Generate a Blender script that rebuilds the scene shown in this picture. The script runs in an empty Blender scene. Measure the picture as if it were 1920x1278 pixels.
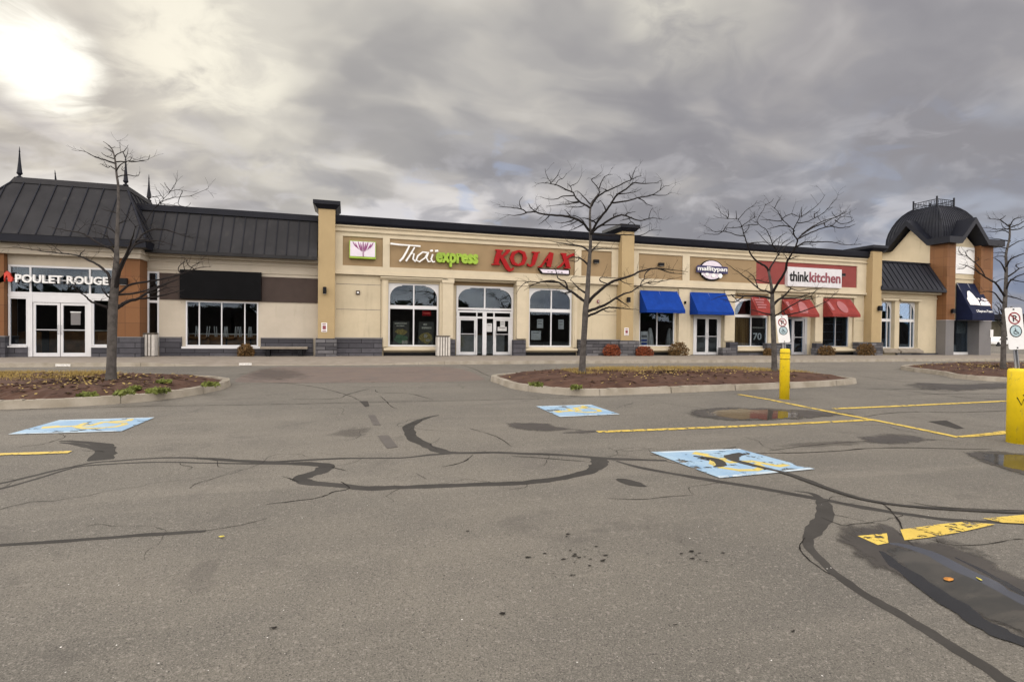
import bpy, bmesh, math, random
from mathutils import Vector, Matrix
random.seed(7)
sc = bpy.context.scene
COL = sc.collection
R_ = math.radians

# ------------------------------------------------------------------ camera
FPX = 1020.0; YAW = R_(16.8); ROLL = R_(0.6); PITCH = math.atan((625.0-639.0)/FPX)
Zv = Vector((0, 0, 1))
Fh = Vector((math.sin(YAW), math.cos(YAW), 0)); R0 = Vector((math.cos(YAW), -math.sin(YAW), 0))
Fv = (math.cos(PITCH)*Fh + math.sin(PITCH)*Zv).normalized()
U0 = R0.cross(Fv)
Rv = math.cos(ROLL)*R0 + math.sin(ROLL)*U0
Uv = -math.sin(ROLL)*R0 + math.cos(ROLL)*U0
CAM = Vector((0, 0, 1.6))
cd = bpy.data.cameras.new('camera'); cam = bpy.data.objects.new('camera', cd); COL.objects.link(cam)
cd.sensor_fit = 'HORIZONTAL'; cd.sensor_width = 36.0; cd.lens = 36.0*FPX/1920.0
cd.clip_start = 0.05; cd.clip_end = 3000
m3 = Matrix((Rv, Uv, -Fv)).transposed()
cam.matrix_world = Matrix.Translation(CAM) @ m3.to_4x4()
sc.camera = cam
sc.view_settings.view_transform = 'Standard'; sc.view_settings.look = 'None'
sc.view_settings.exposure = 0.0; sc.view_settings.gamma = 1.0
sc.cycles.max_bounces = 8; sc.cycles.transparent_max_bounces = 16; sc.cycles.use_denoising = True

# ------------------------------------------------------------------ node helper
class NB:
    def __init__(s, nt): s.nt = nt; s.n = nt.nodes; s.l = nt.links
    def add(s, t, **kw):
        n = s.n.new(t)
        for k, v in kw.items(): setattr(n, k, v)
        return n
    def put(s, sock, v):
        if hasattr(v, 'is_output'): s.l.new(v, sock)
        elif v is not None:
            if isinstance(v, (tuple, list)) and len(v) == 3 and sock.type == 'RGBA': v = (*v, 1)
            sock.default_value = v
    def math(s, op, a, b=None, c=None, clamp=False):
        n = s.add('ShaderNodeMath', operation=op, use_clamp=clamp)
        for i, v in enumerate((a, b, c)):
            if v is not None: s.put(n.inputs[i], v)
        return n.outputs[0]
    def vm(s, op, a, b=None):
        n = s.add('ShaderNodeVectorMath', operation=op)
        s.put(n.inputs[0], a)
        if b is not None: s.put(n.inputs[1], b)
        return n.outputs['Value'] if op in ('DOT_PRODUCT', 'LENGTH', 'DISTANCE') else n.outputs[0]
    def sstep(s, v, a, b, lo=0.0, hi=1.0):
        n = s.add('ShaderNodeMapRange', interpolation_type='SMOOTHSTEP')
        if a > b: a, b, lo, hi = b, a, hi, lo
        s.put(n.inputs['Value'], v)
        n.inputs['From Min'].default_value = a; n.inputs['From Max'].default_value = b
        n.inputs['To Min'].default_value = lo; n.inputs['To Max'].default_value = hi
        return n.outputs[0]
    def noise(s, vec, scale, detail=4, rough=.55, dist=0.0, out='Fac'):
        n = s.add('ShaderNodeTexNoise')
        if vec is not None: s.l.new(vec, n.inputs['Vector'])
        n.inputs['Scale'].default_value = scale; n.inputs['Detail'].default_value = detail
        n.inputs['Roughness'].default_value = rough; n.inputs['Distortion'].default_value = dist
        return n.outputs[out]
    def mix(s, f, a, b, mode='MIX'):
        n = s.add('ShaderNodeMix', data_type='RGBA', blend_type=mode)
        s.put(n.inputs[0], f); s.put(n.inputs[6], a); s.put(n.inputs[7], b)
        return n.outputs[2]
    def map(s, vec, scale=(1, 1, 1), loc=(0, 0, 0), rot=(0, 0, 0)):
        n = s.add('ShaderNodeMapping'); s.l.new(vec, n.inputs[0])
        n.inputs['Scale'].default_value = scale; n.inputs['Location'].default_value = loc; n.inputs['Rotation'].default_value = rot
        return n.outputs[0]

def pdir(px, py):
    return (Fv*FPX + Rv*(px-960) - Uv*(py-639)).normalized()

# ------------------------------------------------------------------ world: overcast sky
SUN_PX = (60, 85)
sd = pdir(*SUN_PX)
SUN_EL = math.asin(sd.z); SUN_AZ = math.atan2(sd.x, sd.y)
w = bpy.data.worlds.new('World'); sc.world = w; w.use_nodes = True
wn = NB(w.node_tree); w.node_tree.nodes.clear()
tc = wn.add('ShaderNodeTexCoord'); D = wn.vm('NORMALIZE', tc.outputs['Generated'])
sep = wn.add('ShaderNodeSeparateXYZ'); wn.l.new(D, sep.inputs[0])
dz = wn.math('MAXIMUM', sep.outputs[2], 0.0)
sky = wn.add('ShaderNodeTexSky', sky_type='NISHITA', sun_disc=False, sun_elevation=SUN_EL, sun_rotation=SUN_AZ)
sky.air_density = 1.0; sky.dust_density = 1.5
inv = wn.math('DIVIDE', 1.0, wn.math('ADD', dz, 0.34))
flat = wn.vm('MULTIPLY', D, (1, 1, 0))
cp = wn.add('ShaderNodeVectorMath', operation='SCALE'); wn.l.new(flat, cp.inputs[0]); wn.l.new(inv, cp.inputs[3])
CPv = cp.outputs[0]
CPr = wn.map(CPv, scale=(1.35, 1.85, 1), rot=(0, 0, R_(-8)), loc=(3.1, 1.7, 0.4))
warpn = wn.noise(CPr, 1.6, 4, .5, 0, 'Color')
wv = wn.vm('ADD', CPr, wn.vm('MULTIPLY', wn.vm('SUBTRACT', warpn, (.5, .5, .5)), (.55, .55, 0)))
n1 = wn.noise(wv, 1.05, 2, .45)
n2 = wn.noise(wv, 2.7, 3, .45)
n3 = wn.noise(wv, 6.0, 4, .5)
cl = wn.math('ADD', wn.math('MULTIPLY', n1, .46), wn.math('ADD', wn.math('MULTIPLY', n2, .42), wn.math('MULTIPLY', n3, .12)))
shade = wn.sstep(cl, .37, .62)
ramp = wn.add('ShaderNodeValToRGB'); wn.l.new(shade, ramp.inputs[0])
e = ramp.color_ramp.elements
e[0].position = 0.0; e[0].color = (.275, .265, .283, 1)
e[1].position = 1.0; e[1].color = (.74, .70, .66, 1)
x = e.new(.35); x.color = (.365, .352, .362, 1)
x = e.new(.68); x.color = (.51, .48, .46, 1)
cloud = ramp.outputs[0]
def spot(px, py, r0, r1, amt):
    d = wn.vm('DOT_PRODUCT', D, tuple(pdir(px, py)))
    return wn.sstep(d, math.cos(R_(r1)), math.cos(R_(r0)), 0.0, amt)
nb = wn.noise(wv, 3.0, 7, .58, .3)
nb2 = wn.noise(wv, 8.0, 5, .6, .4)
rag = wn.math('ADD', wn.math('MULTIPLY', wn.math('SUBTRACT', nb, .5), 1.5), wn.math('MULTIPLY', wn.math('SUBTRACT', nb2, .5), .7))
# broad warm brightening where the sun sits behind the cloud, thinner cloud overhead
b = wn.math('MULTIPLY', spot(170, 30, 0, 33, .80), wn.sstep(cl, .34, .58, .40, 1.0))
cloud = wn.mix(b, cloud, (.68, .645, .56))
t_ = wn.math('MULTIPLY', spot(980, -140, 4, 25, .65), wn.sstep(cl, .34, .58, .45, 1.0))
cloud = wn.mix(t_, cloud, (.60, .57, .51))
for px, py, a, bb, k in ((350, 50, 0, 7, .9), (440, 135, 0, 6.5, .8), (1330, -20, 0, 9, .9), (240, 185, 0, 7, .6)):
    f = wn.math('MULTIPLY', spot(px, py, a, bb, k), wn.sstep(nb, .38, .62))
    cloud = wn.mix(f, cloud, (.95, .90, .76))
# heavier, mauve-grey banks
cloud = wn.mix(spot(1640, 120, 3, 19, .50), cloud, (.32, .307, .325))
cloud = wn.mix(wn.math('MULTIPLY', spot(1230, 250, 2, 19, .65), wn.sstep(n2, .66, .36)), cloud, (.29, .278, .296))
cloud = wn.mix(wn.math('MULTIPLY', spot(700, 215, 1, 10, .7), wn.sstep(n2, .62, .40)), cloud, (.335, .322, .322))
cloud = wn.mix(wn.math('MULTIPLY', spot(60, 255, 1, 10, .9), wn.sstep(nb, .70, .42)), cloud, (.31, .302, .302))
# the sun's opening: ragged, soft glow
g = wn.math('ADD', spot(35, 95, 0.0, 6.2, .76), spot(125, 140, 0, 4.5, .42))
hg = wn.math('MULTIPLY', wn.math('ADD', g, wn.math('MULTIPLY', rag, 1.5)), wn.sstep(g, .0, .6))
cloud = wn.mix(wn.sstep(hg, .0, .85, 0, .8), cloud, (.84, .82, .74))
cloud = wn.mix(wn.sstep(hg, .45, 1.15), cloud, (1.15, 1.12, 1.02))
# low on the horizon: cold blue-grey on the right, bright streaks on the left
lf = wn.math('MULTIPLY', wn.sstep(dz, .26, .06), spot(1980, 560, 5, 32, .9))
cloud = wn.mix(lf, cloud, (.215, .255, .37))
lm = wn.math('MULTIPLY', wn.math('MULTIPLY', wn.sstep(dz, .36, .20), spot(1850, 300, 2, 16, .75)), wn.sstep(n2, .40, .60))
cloud = wn.mix(lm, cloud, (.40, .435, .52))
ll = wn.math('MULTIPLY', wn.math('MULTIPLY', wn.sstep(dz, .245, .175), spot(430, 370, 4, 20, .9)), wn.sstep(n2, .38, .54))
cloud = wn.mix(ll, cloud, (1.0, .98, .98))
lc = wn.math('MULTIPLY', wn.math('MULTIPLY', wn.sstep(dz, .28, .17), spot(850, 390, 5, 20, .6)), wn.sstep(n2, .36, .60))
cloud = wn.mix(lc, cloud, (.74, .71, .76))
# lumpy, smaller clouds far off
lp = wn.map(D, scale=(9, 9, 20)); nl = wn.noise(lp, 1.0, 4, .55, .5); nl2 = wn.noise(wn.map(D, scale=(9, 9, 22), loc=(5, 3, 1)), .9, 4, .5, .5)
band_ = wn.sstep(dz, .38, .22)
cloud = wn.mix(wn.math('MULTIPLY', wn.math('MULTIPLY', band_, wn.sstep(nl, .48, .66)), .55), cloud, (.64, .62, .64))
cloud = wn.mix(wn.math('MULTIPLY', wn.math('MULTIPLY', band_, wn.sstep(nl2, .50, .66)), .60), cloud, (.29, .287, .315))
# a few openings to blue sky
hole = wn.math('MULTIPLY', wn.sstep(wn.noise(CPr, 5.5, 4, .5, .4), .56, .68), wn.math('ADD', spot(890, 385, 0, 9, .42), spot(1720, 430, 0, 14, .15)))
bluesky = wn.mix(1.0, sky.outputs[0], (.085, .085, .085), 'MULTIPLY')
bluesky = wn.mix(.75, bluesky, (.42, .53, .80))
cloud = wn.mix(hole, cloud, bluesky)
# unseen sky overhead and behind the viewer is boosted to light facade and ground
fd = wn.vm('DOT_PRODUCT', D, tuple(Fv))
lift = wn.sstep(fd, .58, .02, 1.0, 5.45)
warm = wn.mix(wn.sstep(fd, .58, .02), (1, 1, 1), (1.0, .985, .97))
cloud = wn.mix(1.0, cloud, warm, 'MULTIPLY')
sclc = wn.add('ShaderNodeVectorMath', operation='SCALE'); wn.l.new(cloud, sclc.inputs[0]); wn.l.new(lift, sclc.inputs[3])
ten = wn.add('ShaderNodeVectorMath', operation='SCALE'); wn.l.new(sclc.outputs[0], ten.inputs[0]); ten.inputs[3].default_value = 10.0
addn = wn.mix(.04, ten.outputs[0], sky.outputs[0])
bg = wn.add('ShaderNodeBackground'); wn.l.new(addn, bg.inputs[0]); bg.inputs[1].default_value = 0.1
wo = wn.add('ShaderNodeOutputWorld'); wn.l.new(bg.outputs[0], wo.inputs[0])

sl = bpy.data.lights.new('sun', 'SUN'); sl.energy = 0.9; sl.angle = R_(18); sl.color = (1, .95, .86)
so = bpy.data.objects.new('sun', sl); COL.objects.link(so)
so.rotation_euler = (-sd).to_track_quat('-Z', 'Y').to_euler()

# ------------------------------------------------------------------ pixel -> place (used to survey the site from the photograph)
GP = [(-50, 0), (1.5, 0), (5.4, .11), (9.4, .27), (14, .335), (20.5, .37), (60, .45), (900, .6)]
def gz(Y):
    for (a, za), (b_, zb) in zip(GP, GP[1:]):
        if Y <= b_: return za+(zb-za)*(Y-a)/(b_-a)
    return GP[-1][1]
def ray(px, py): return Fv*FPX + Rv*(px-960) - Uv*(py-639)
def onY(px, py, Y):
    d = ray(px, py); return CAM + d*(Y/d.y)
def onX(px, py, X):
    d = ray(px, py); return CAM + d*(X/d.x)
def gnd(px, py, off=0.0):
    d = ray(px, py); z = 0.0
    for i in range(50):
        p = CAM + d*((z-1.6)/d.z); z = .5*z+.5*(gz(p.y)+off)
    return Vector((p.x, p.y, z))
def fx(px, Y=26.0, py=590): return onY(px, py, Y).x

# ------------------------------------------------------------------ materials
MAT = {}
def mat(name, col, rough=.7, var=.08, scale=3.0, bump=0.0, bscale=40.0, metal=0.0, spec=.5, stain=None, tex=None):
    m = bpy.data.materials.new(name); m.use_nodes = True; nb = NB(m.node_tree); nt = m.node_tree
    p = nt.nodes['Principled BSDF']; p.inputs['Roughness'].default_value = rough
    p.inputs['Metallic'].default_value = metal; p.inputs['Specular IOR Level'].default_value = spec
    t = nb.add('ShaderNodeTexCoord'); geo = nb.add('ShaderNodeNewGeometry'); v = geo.outputs['Position']
    c = tuple(col)
    n = nb.noise(v, scale, 5, .6)
    lo = tuple(max(0, k*(1-var)) for k in c); hi = tuple(k*(1+var) for k in c)
    o = nb.mix(nb.sstep(n, .3, .7), lo, hi)
    if stain:
        # streaky dirt with a shape of its own, running down
        sv = nb.map(v, scale=(2.2, 2.2, .35)); s_ = nb.noise(sv, 1.6, 6, .6)
        o = nb.mix(nb.sstep(s_, .56, .78, 0, stain[1]), o, stain[0])
    if tex: o = tex(nb, v, o, p)
    nb.put(p.inputs['Base Color'], o)
    if bump:
        bn = nb.add('ShaderNodeBump'); bn.inputs['Strength'].default_value = bump; bn.inputs['Distance'].default_value = .02
        nt.links.new(nb.noise(v, bscale, 4, .6), bn.inputs['Height']); nt.links.new(bn.outputs[0], p.inputs['Normal'])
    MAT[name] = m; return m
def S(r, g, b_):   # display value -> linear
    f = lambda c: (c/255/12.92) if c <= 10.3 else ((c/255+.055)/1.055)**2.4
    return (f(r), f(g), f(b_))

mat('cream', (.505, .435, .305), .85, .07, .8, .3, 70, stain=((.36, .305, .215), .6), spec=0.12)
mat('cream_trim', (.54, .47, .34), .8, .05, 1.5, .15, 90, stain=((.40, .35, .26), .3), spec=0.12)
mat('tan', (.285, .205, .115), .85, .06, 1.0, .25, 90, spec=0.12)
mat('tan_pier', (.39, .295, .16), .85, .05, 1.0, .25, 90, stain=((.33, .25, .14), .35), spec=0.12)
mat('pav_cream', (.46, .41, .33), .85, .05, 1.2, .2, 90, stain=((.33, .29, .22), .35), spec=0.12)
mat('brown_panel', (.055, .040, .034), .6, .1, 1.5, .1, 60, spec=0.12)
mat('brick_red', (.20, .105, .06), .8, .1, 2)
mat('black', (.008, .008, .009), .45, .1, 3, spec=0.12)
mat('black_sign', (.0035, .0035, .004), .35, .2, 2, .1, 30, spec=0.06)
mat('cornice', (.008, .009, .014), .4, .15, 2, spec=0.15)
mat('roof', (.022, .0215, .0225), .5, .22, .9, .08, 25, stain=((.05, .047, .043), .5), spec=0.14)
mat('roof_blue', (.016, .0175, .023), .5, .22, .9, .08, 25, spec=.14)
mat('white_frame', (.60, .60, .60), .4, .04, 2)
mat('alu', (.42, .42, .43), .35, .05, 2, metal=.4)
mat('white', (.74, .74, .72), .5, .04, 4)
mat('sign_white', (.58, .57, .575), .5, .05, 5)
mat('interior', (.05, .043, .036), .8, .2, 1, spec=0.12)
mat('interior_light', (.10, .09, .065), .8, .2, 1, spec=0.12)
mat('wood', (.18, .085, .03), .5, .25, 3, spec=0.12)
mat('chair', (.20, .16, .11), .5, .15, 5)
mat('pale', (.45, .45, .44), .5, .1, 5)
mat('blue_awning', (.004, .036, .225), .75, .12, 2.5, .12, 12, spec=0.12)
mat('red_awning', (.215, .036, .030), .75, .15, 2.5, .12, 12, spec=0.12)
mat('red_fade', (.30, .10, .10), .75, .1, 3, .1, 12)
mat('navy_awning', (.008, .012, .036), .7, .15, 2.5, .12, 12, spec=0.12)
mat('red_panel', (.23, .058, .052), .85, .07, 1, .2, 90, spec=0.12)
mat('red_letter', (.30, .006, .008), .3, .1, 3, spec=0.12)
mat('green_letter', (.24, .38, .012), .35, .15, 3)
mat('green_dark', (.09, .15, .01), .5, .15, 3)
mat('purple', (.20, .015, .13), .4, .15, 6)
mat('mauve', (.66, .60, .66), .5, .05, 4)
mat('red_orange', (.55, .035, .012), .4, .1, 3)
mat('navy_letter', (.012, .008, .07), .4, .1, 3)
mat('maroon', (.20, .035, .05), .5, .1, 3)
mat('grey_panel', (.145, .138, .135), .6, .06, 1, .05, 40, stain=((.10, .095, .09), .4))
mat('galv', (.33, .34, .36), .4, .1, 6, metal=.6)
mat('grass_green', (.12, .14, .022), .8, .3, 6)
mat('mark_black', (.01, .01, .01), .6, .1, 3, spec=0.12)
mat('mark_red', (.24, .012, .015), .5, .1, 3)
mat('orange_leaf', (.45, .18, .02), .6, .3, 20)
mat('yellow_leaf', (.5, .42, .05), .6, .3, 20)
mat('white_speck', (.65, .63, .58), .7, .2, 20)
mat('bin_body', (.10, .085, .065), .7, .1, 4)
mat('bin_slat', (.55, .52, .47), .7, .1, 6)
mat('shrub_red', (.20, .045, .012), .8, .4, 14)
mat('shrub_brown', (.115, .062, .016), .8, .4, 14)
mat('foliage', (.035, .05, .015), .8, .4, 6)
mat('bark', (.078, .070, .063), .9, .3, 9, .5, 60, spec=0.12)
mat('twig', (.020, .017, .016), .85, .2, 9, spec=0.12)
mat('water_blue', (.40, .52, .55), .3, .1, 3)

def tex_wood(nb, v, o, p):
    wv = nb.map(v, scale=(14, 14, .4)); n = nb.noise(wv, 1, 3)
    return nb.mix(nb.sstep(n, .35, .65), (.10, .05, .012), (.20, .115, .035))
mat('veneer', (.2, .1, .03), .5, tex=tex_wood, spec=0.12)

def tex_tile(nb, v, o, p):
    # large face tiles with thin joints
    br = nb.add('ShaderNodeTexBrick', offset=0.0); sp = nb.add('ShaderNodeSeparateXYZ'); nb.l.new(v, sp.inputs[0])
    cb = nb.add('ShaderNodeCombineXYZ'); nb.l.new(nb.math('ADD', sp.outputs[0], sp.outputs[1]), cb.inputs[0]); nb.l.new(sp.outputs[2], cb.inputs[1])
    nb.l.new(cb.outputs[0], br.inputs['Vector'])
    br.inputs['Scale'].default_value = 1; br.inputs['Brick Width'].default_value = .62; br.inputs['Row Height'].default_value = .62
    br.inputs['Mortar Size'].default_value = .008; br.inputs['Mortar'].default_value = (.10, .05, .028, 1)
    br.inputs['Color1'].default_value = (.195, .094, .042, 1); br.inputs['Color2'].default_value = (.165, .079, .036, 1)
    n = nb.noise(nb.map(v, scale=(1, 1, .25)), 1.3, 5, .6)
    return nb.mix(nb.sstep(n, .55, .75, 0, .5), br.outputs[0], (.22, .078, .032))
mat('brown_tile', (.22, .1, .04), .65, .08, tex=tex_tile, spec=0.12)

def tex_stone(c1, c2, mort, bw, rh):
    def f(nb, v, o, p):
        br = nb.add('ShaderNodeTexBrick', offset=.5); sp = nb.add('ShaderNodeSeparateXYZ'); nb.l.new(v, sp.inputs[0])
        cb = nb.add('ShaderNodeCombineXYZ'); nb.l.new(nb.math('ADD', sp.outputs[0], sp.outputs[1]), cb.inputs[0])
        nb.l.new(nb.math('ADD', sp.outputs[2], .02), cb.inputs[1]); nb.l.new(cb.outputs[0], br.inputs['Vector'])
        br.inputs['Scale'].default_value = 1; br.inputs['Brick Width'].default_value = bw; br.inputs['Row Height'].default_value = rh
        br.inputs['Mortar Size'].default_value = .012; br.inputs['Bias'].default_value = -.1
        br.inputs['Color1'].default_value = (*c1, 1); br.inputs['Color2'].default_value = (*c2, 1); br.inputs['Mortar'].default_value = (*mort, 1)
        bn = nb.add('ShaderNodeBump'); bn.inputs['Strength'].default_value = .8; bn.inputs['Distance'].default_value = .02
        h = nb.math('ADD', nb.math('MULTIPLY', br.outputs['Fac'], -1.0), nb.noise(v, 18, 5, .65))
        nb.l.new(h, bn.inputs['Height']); nb.l.new(bn.outputs[0], p.inputs['Normal'])
        n = nb.noise(v, 4, 5, .6)
        return nb.mix(nb.sstep(n, .35, .7, 0, .5), br.outputs[0], tuple(k*.55 for k in c1))
    return f
mat('stone', (.1, .1, .1), .8, tex=tex_stone((.165, .16, .165), (.040, .039, .045), (.012, .012, .013), .68, .16), spec=0.12)
mat('slate', (.1, .1, .1), .8, tex=tex_stone((.092, .09, .10), (.048, .047, .054), (.014, .014, .015), 1.1, .22), spec=0.12)

def glassmat(name, tint, refl=1.0):
    m = bpy.data.materials.new(name); m.use_nodes = True; nt = m.node_tree; nt.nodes.clear(); nb = NB(nt)
    tr = nb.add('ShaderNodeBsdfTransparent'); tr.inputs[0].default_value = (*tint, 1)
    gl = nb.add('ShaderNodeBsdfGlossy'); gl.inputs['Roughness'].default_value = .015; gl.inputs[0].default_value = (.74, .86, 1, 1)
    geo = nb.add('ShaderNodeNewGeometry'); bn = nb.add('ShaderNodeBump'); bn.inputs['Strength'].default_value = .03; bn.inputs['Distance'].default_value = .05
    nb.l.new(nb.noise(geo.outputs['Position'], .9, 2), bn.inputs['Height']); nb.l.new(bn.outputs[0], gl.inputs['Normal'])
    fr = nb.add('ShaderNodeFresnel'); fr.inputs[0].default_value = 1.5
    f = nb.math('MULTIPLY', fr.outputs[0], refl, clamp=True)
    mx = nb.add('ShaderNodeMixShader'); nb.l.new(f, mx.inputs[0]); nb.l.new(tr.outputs[0], mx.inputs[1]); nb.l.new(gl.outputs[0], mx.inputs[2])
    o = nb.add('ShaderNodeOutputMaterial'); nb.l.new(mx.outputs[0], o.inputs[0]); MAT[name] = m
glassmat('glass', (.80, .83, .84), .85)
glassmat('glass_dark', (.25, .27, .28), 1.25)

# ground materials
def asphalt():
    m = bpy.data.materials.new('asphalt'); m.use_nodes = True; nb = NB(m.node_tree); p = m.node_tree.nodes['Principled BSDF']
    geo = nb.add('ShaderNodeNewGeometry'); v = geo.outputs['Position']
    big = nb.noise(v, .22, 5, .6, .4); mid = nb.noise(v, 1.3, 6, .65, .3); fine = nb.noise(v, 95, 2, .6); fine2 = nb.noise(v, 38, 3, .7)
    huge = nb.noise(nb.map(v, scale=(.5, 1, 1)), .16, 4, .55, .8)
    c = nb.mix(nb.sstep(big, .32, .68), (.114, .106, .088), (.156, .144, .118)); c = nb.mix(nb.sstep(huge, .44, .60, 0, .5), c, (.190, .172, .138)); c = nb.mix(nb.sstep(huge, .46, .34, 0, .45), c, (.094, .089, .078))
    c = nb.mix(nb.sstep(mid, .40, .72, 0, .5), c, (.105, .098, .084))
    wornv = nb.map(v, scale=(.18, 1.1, 1), rot=(0, 0, .06)); worn = nb.noise(wornv, 1.1, 6, .6, .2)
    c = nb.mix(nb.sstep(worn, .52, .70, 0, .55), c, (.202, .184, .150))
    patch = nb.noise(v, .55, 4, .6, .6)
    c = nb.mix(nb.sstep(patch, .62, .72, 0, .35), c, (.105, .093, .083))
    c = nb.mix(nb.sstep(fine, .48, .66, 0, .62), c, (.050, .045, .039))
    grit = nb.noise(v, 150, 2, .6); c = nb.mix(nb.sstep(grit, .52, .68, 0, .55), c, (.30, .275, .235))
    c = nb.mix(nb.sstep(fine2, .54, .72, 0, .55), c, (.30, .272, .232))
    blot = nb.noise(v, .8, 6, .7, 1.0); c = nb.mix(nb.sstep(blot, .56, .70, 0, .42), c, (.082, .074, .064))
    vo = nb.add('ShaderNodeTexVoronoi'); nb.l.new(v, vo.inputs['Vector']); vo.inputs['Scale'].default_value = 60
    spk = nb.sstep(vo.outputs['Distance'], .16, .08); rnd = nb.add('ShaderNodeSeparateColor'); nb.l.new(vo.outputs['Color'], rnd.inputs[0])
    c = nb.mix(nb.math('MULTIPLY', spk, nb.sstep(rnd.outputs[0], .93, .95)), c, (.62, .58, .52))
    c = nb.mix(nb.math('MULTIPLY', nb.sstep(vo.outputs['Distance'], .30, .18), nb.sstep(rnd.outputs[1], .90, .93)), c, (.03, .028, .026))
    nb.put(p.inputs['Base Color'], c); p.inputs['Roughness'].default_value = .88; p.inputs['Specular IOR Level'].default_value = .25
    h = nb.math('ADD', nb.math('MULTIPLY', fine2, .6), nb.math('ADD', nb.math('MULTIPLY', fine, .25), nb.math('MULTIPLY', mid, 1.2)))
    bn = nb.add('ShaderNodeBump'); bn.inputs['Strength'].default_value = .85; bn.inputs['Distance'].default_value = .018
    nb.l.new(h, bn.inputs['Height']); nb.l.new(bn.outputs[0], p.inputs['Normal']); MAT['asphalt'] = m
asphalt()
def wornpaint(name, col, thr=.62, dark=(.5, .5, .5), soft=.08, rough=.7, scale=5.0, cut=True, spec=.3):
    m = bpy.data.materials.new(name); m.use_nodes = True; nb = NB(m.node_tree); nt = m.node_tree; p = nt.nodes['Principled BSDF']
    geo = nb.add('ShaderNodeNewGeometry'); v = geo.outputs['Position']
    n = nb.noise(v, 2.2, 5, .6); c = nb.mix(nb.sstep(n, .35, .7), col, tuple(a*b_ for a, b_ in zip(col, dark)))
    f = nb.noise(v, 70, 2); c = nb.mix(nb.sstep(f, .55, .75, 0, .3), c, tuple(k*.45 for k in col))
    nb.put(p.inputs['Base Color'], c); p.inputs['Roughness'].default_value = rough; p.inputs['Specular IOR Level'].default_value = spec
    if cut:
        a = nb.noise(v, scale, 8, .72, .3); nb.l.new(nb.sstep(a, thr+soft, thr), p.inputs['Alpha'])
    MAT[name] = m
wornpaint('paint_yellow', (.60, .44, .085), .53, (.85, .82, .8), soft=.06, scale=11)
wornpaint('paint_blue', (.22, .345, .475), .545, (1.4, 1.25, 1.1), scale=3.2, soft=.05)
wornpaint('paint_symbol', (.58, .46, .12), .55, (.85, .85, .9), scale=5)
wornpaint('paint_white', (.50, .58, .62), .54, (.9, .9, .9))
wornpaint('tar', (.046, .043, .0385), .9, (1.3, 1.3, 1.3), cut=False, rough=.9, spec=.08)
wornpaint('crack', (.020, .018, .016), .9, (1.3, 1.3, 1.3), cut=False, rough=.95, spec=.05)
def stainmat(name, col, k, rough, spec, scale, amt, tint=1.3):
    m = bpy.data.materials.new(name); m.use_nodes = True; nb = NB(m.node_tree); nt = m.node_tree; p = nt.nodes['Principled BSDF']
    geo = nb.add('ShaderNodeNewGeometry'); v = geo.outputs['Position']; at = nb.add('ShaderNodeAttribute', attribute_name='fade')
    c = nb.mix(nb.sstep(nb.noise(v, 2.2, 5, .6), .35, .7), col, tuple(q*tint for q in col)); c = nb.mix(nb.sstep(nb.noise(v, 60, 3, .6), .5, .75, 0, .4), c, tuple(q*.5 for q in col))
    nb.put(p.inputs['Base Color'], c); p.inputs['Roughness'].default_value = rough; p.inputs['Specular IOR Level'].default_value = spec
    f = nb.math('ADD', nb.math('MULTIPLY', at.outputs['Fac'], k), nb.math('MULTIPLY', nb.math('SUBTRACT', nb.noise(v, scale, 7, .68, .4), .5), 1.9))
    nb.l.new(nb.sstep(f, .12, .62, 0, amt), p.inputs['Alpha']); MAT[name] = m
wornpaint('puddle_dark', (.010, .010, .0105), .66, (1.4, 1.4, 1.4), soft=.1, scale=6, rough=.25, spec=.4)  # near-black gloss for the dark bands in the puddle
wornpaint('sky_sheen', (.038, .041, .050), .64, (1.3, 1.3, 1.3), soft=.12, scale=4, rough=.10, spec=.9)  # blue-grey sky reflection painted into the base colour
stainmat('damp', (.060, .054, .049), 1.5, .6, .3, 3.0, .75)
stainmat('wet', (.048, .043, .037), 2.0, .5, .3, 3.2, .95)
stainmat('stain', (.075, .066, .058), 1.0, .85, .2, 2.6, .34)
wornpaint('old_patch', (.085, .076, .067), .56, (1.2, 1.2, 1.2), soft=.2, scale=4)
wornpaint('concrete', (.25, .218, .176), .9, (.8, .79, .77), cut=False, rough=.9)
wornpaint('curb', (.34, .305, .245), .9, (.72, .70, .66), cut=False, rough=.9)
wornpaint('paver_red', (.150, .117, .096), .60, (.85, .9, .95), soft=.2, scale=1.2, rough=.85)
wornpaint('mulch', (.082, .042, .026), .9, (.55, .5, .5), cut=False, rough=.95)
wornpaint('dry_grass', (.34, .25, .085), .9, (.8, .75, .6), cut=False, rough=.9)
def tex_post(nb, v, o, p):
    sc_ = nb.noise(nb.map(v, scale=(9, 9, 1.2)), 4, 6, .7); o = nb.mix(nb.sstep(sc_, .56, .70, 0, .5), o, (.40, .31, .07))
    d_ = nb.noise(v, 22, 5, .7); o = nb.mix(nb.sstep(d_, .60, .70, 0, .7), o, (.13, .10, .05))
    return o
mat('yellow_post', (.70, .51, .008), .5, .06, 6, spec=.35, tex=tex_post)
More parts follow.
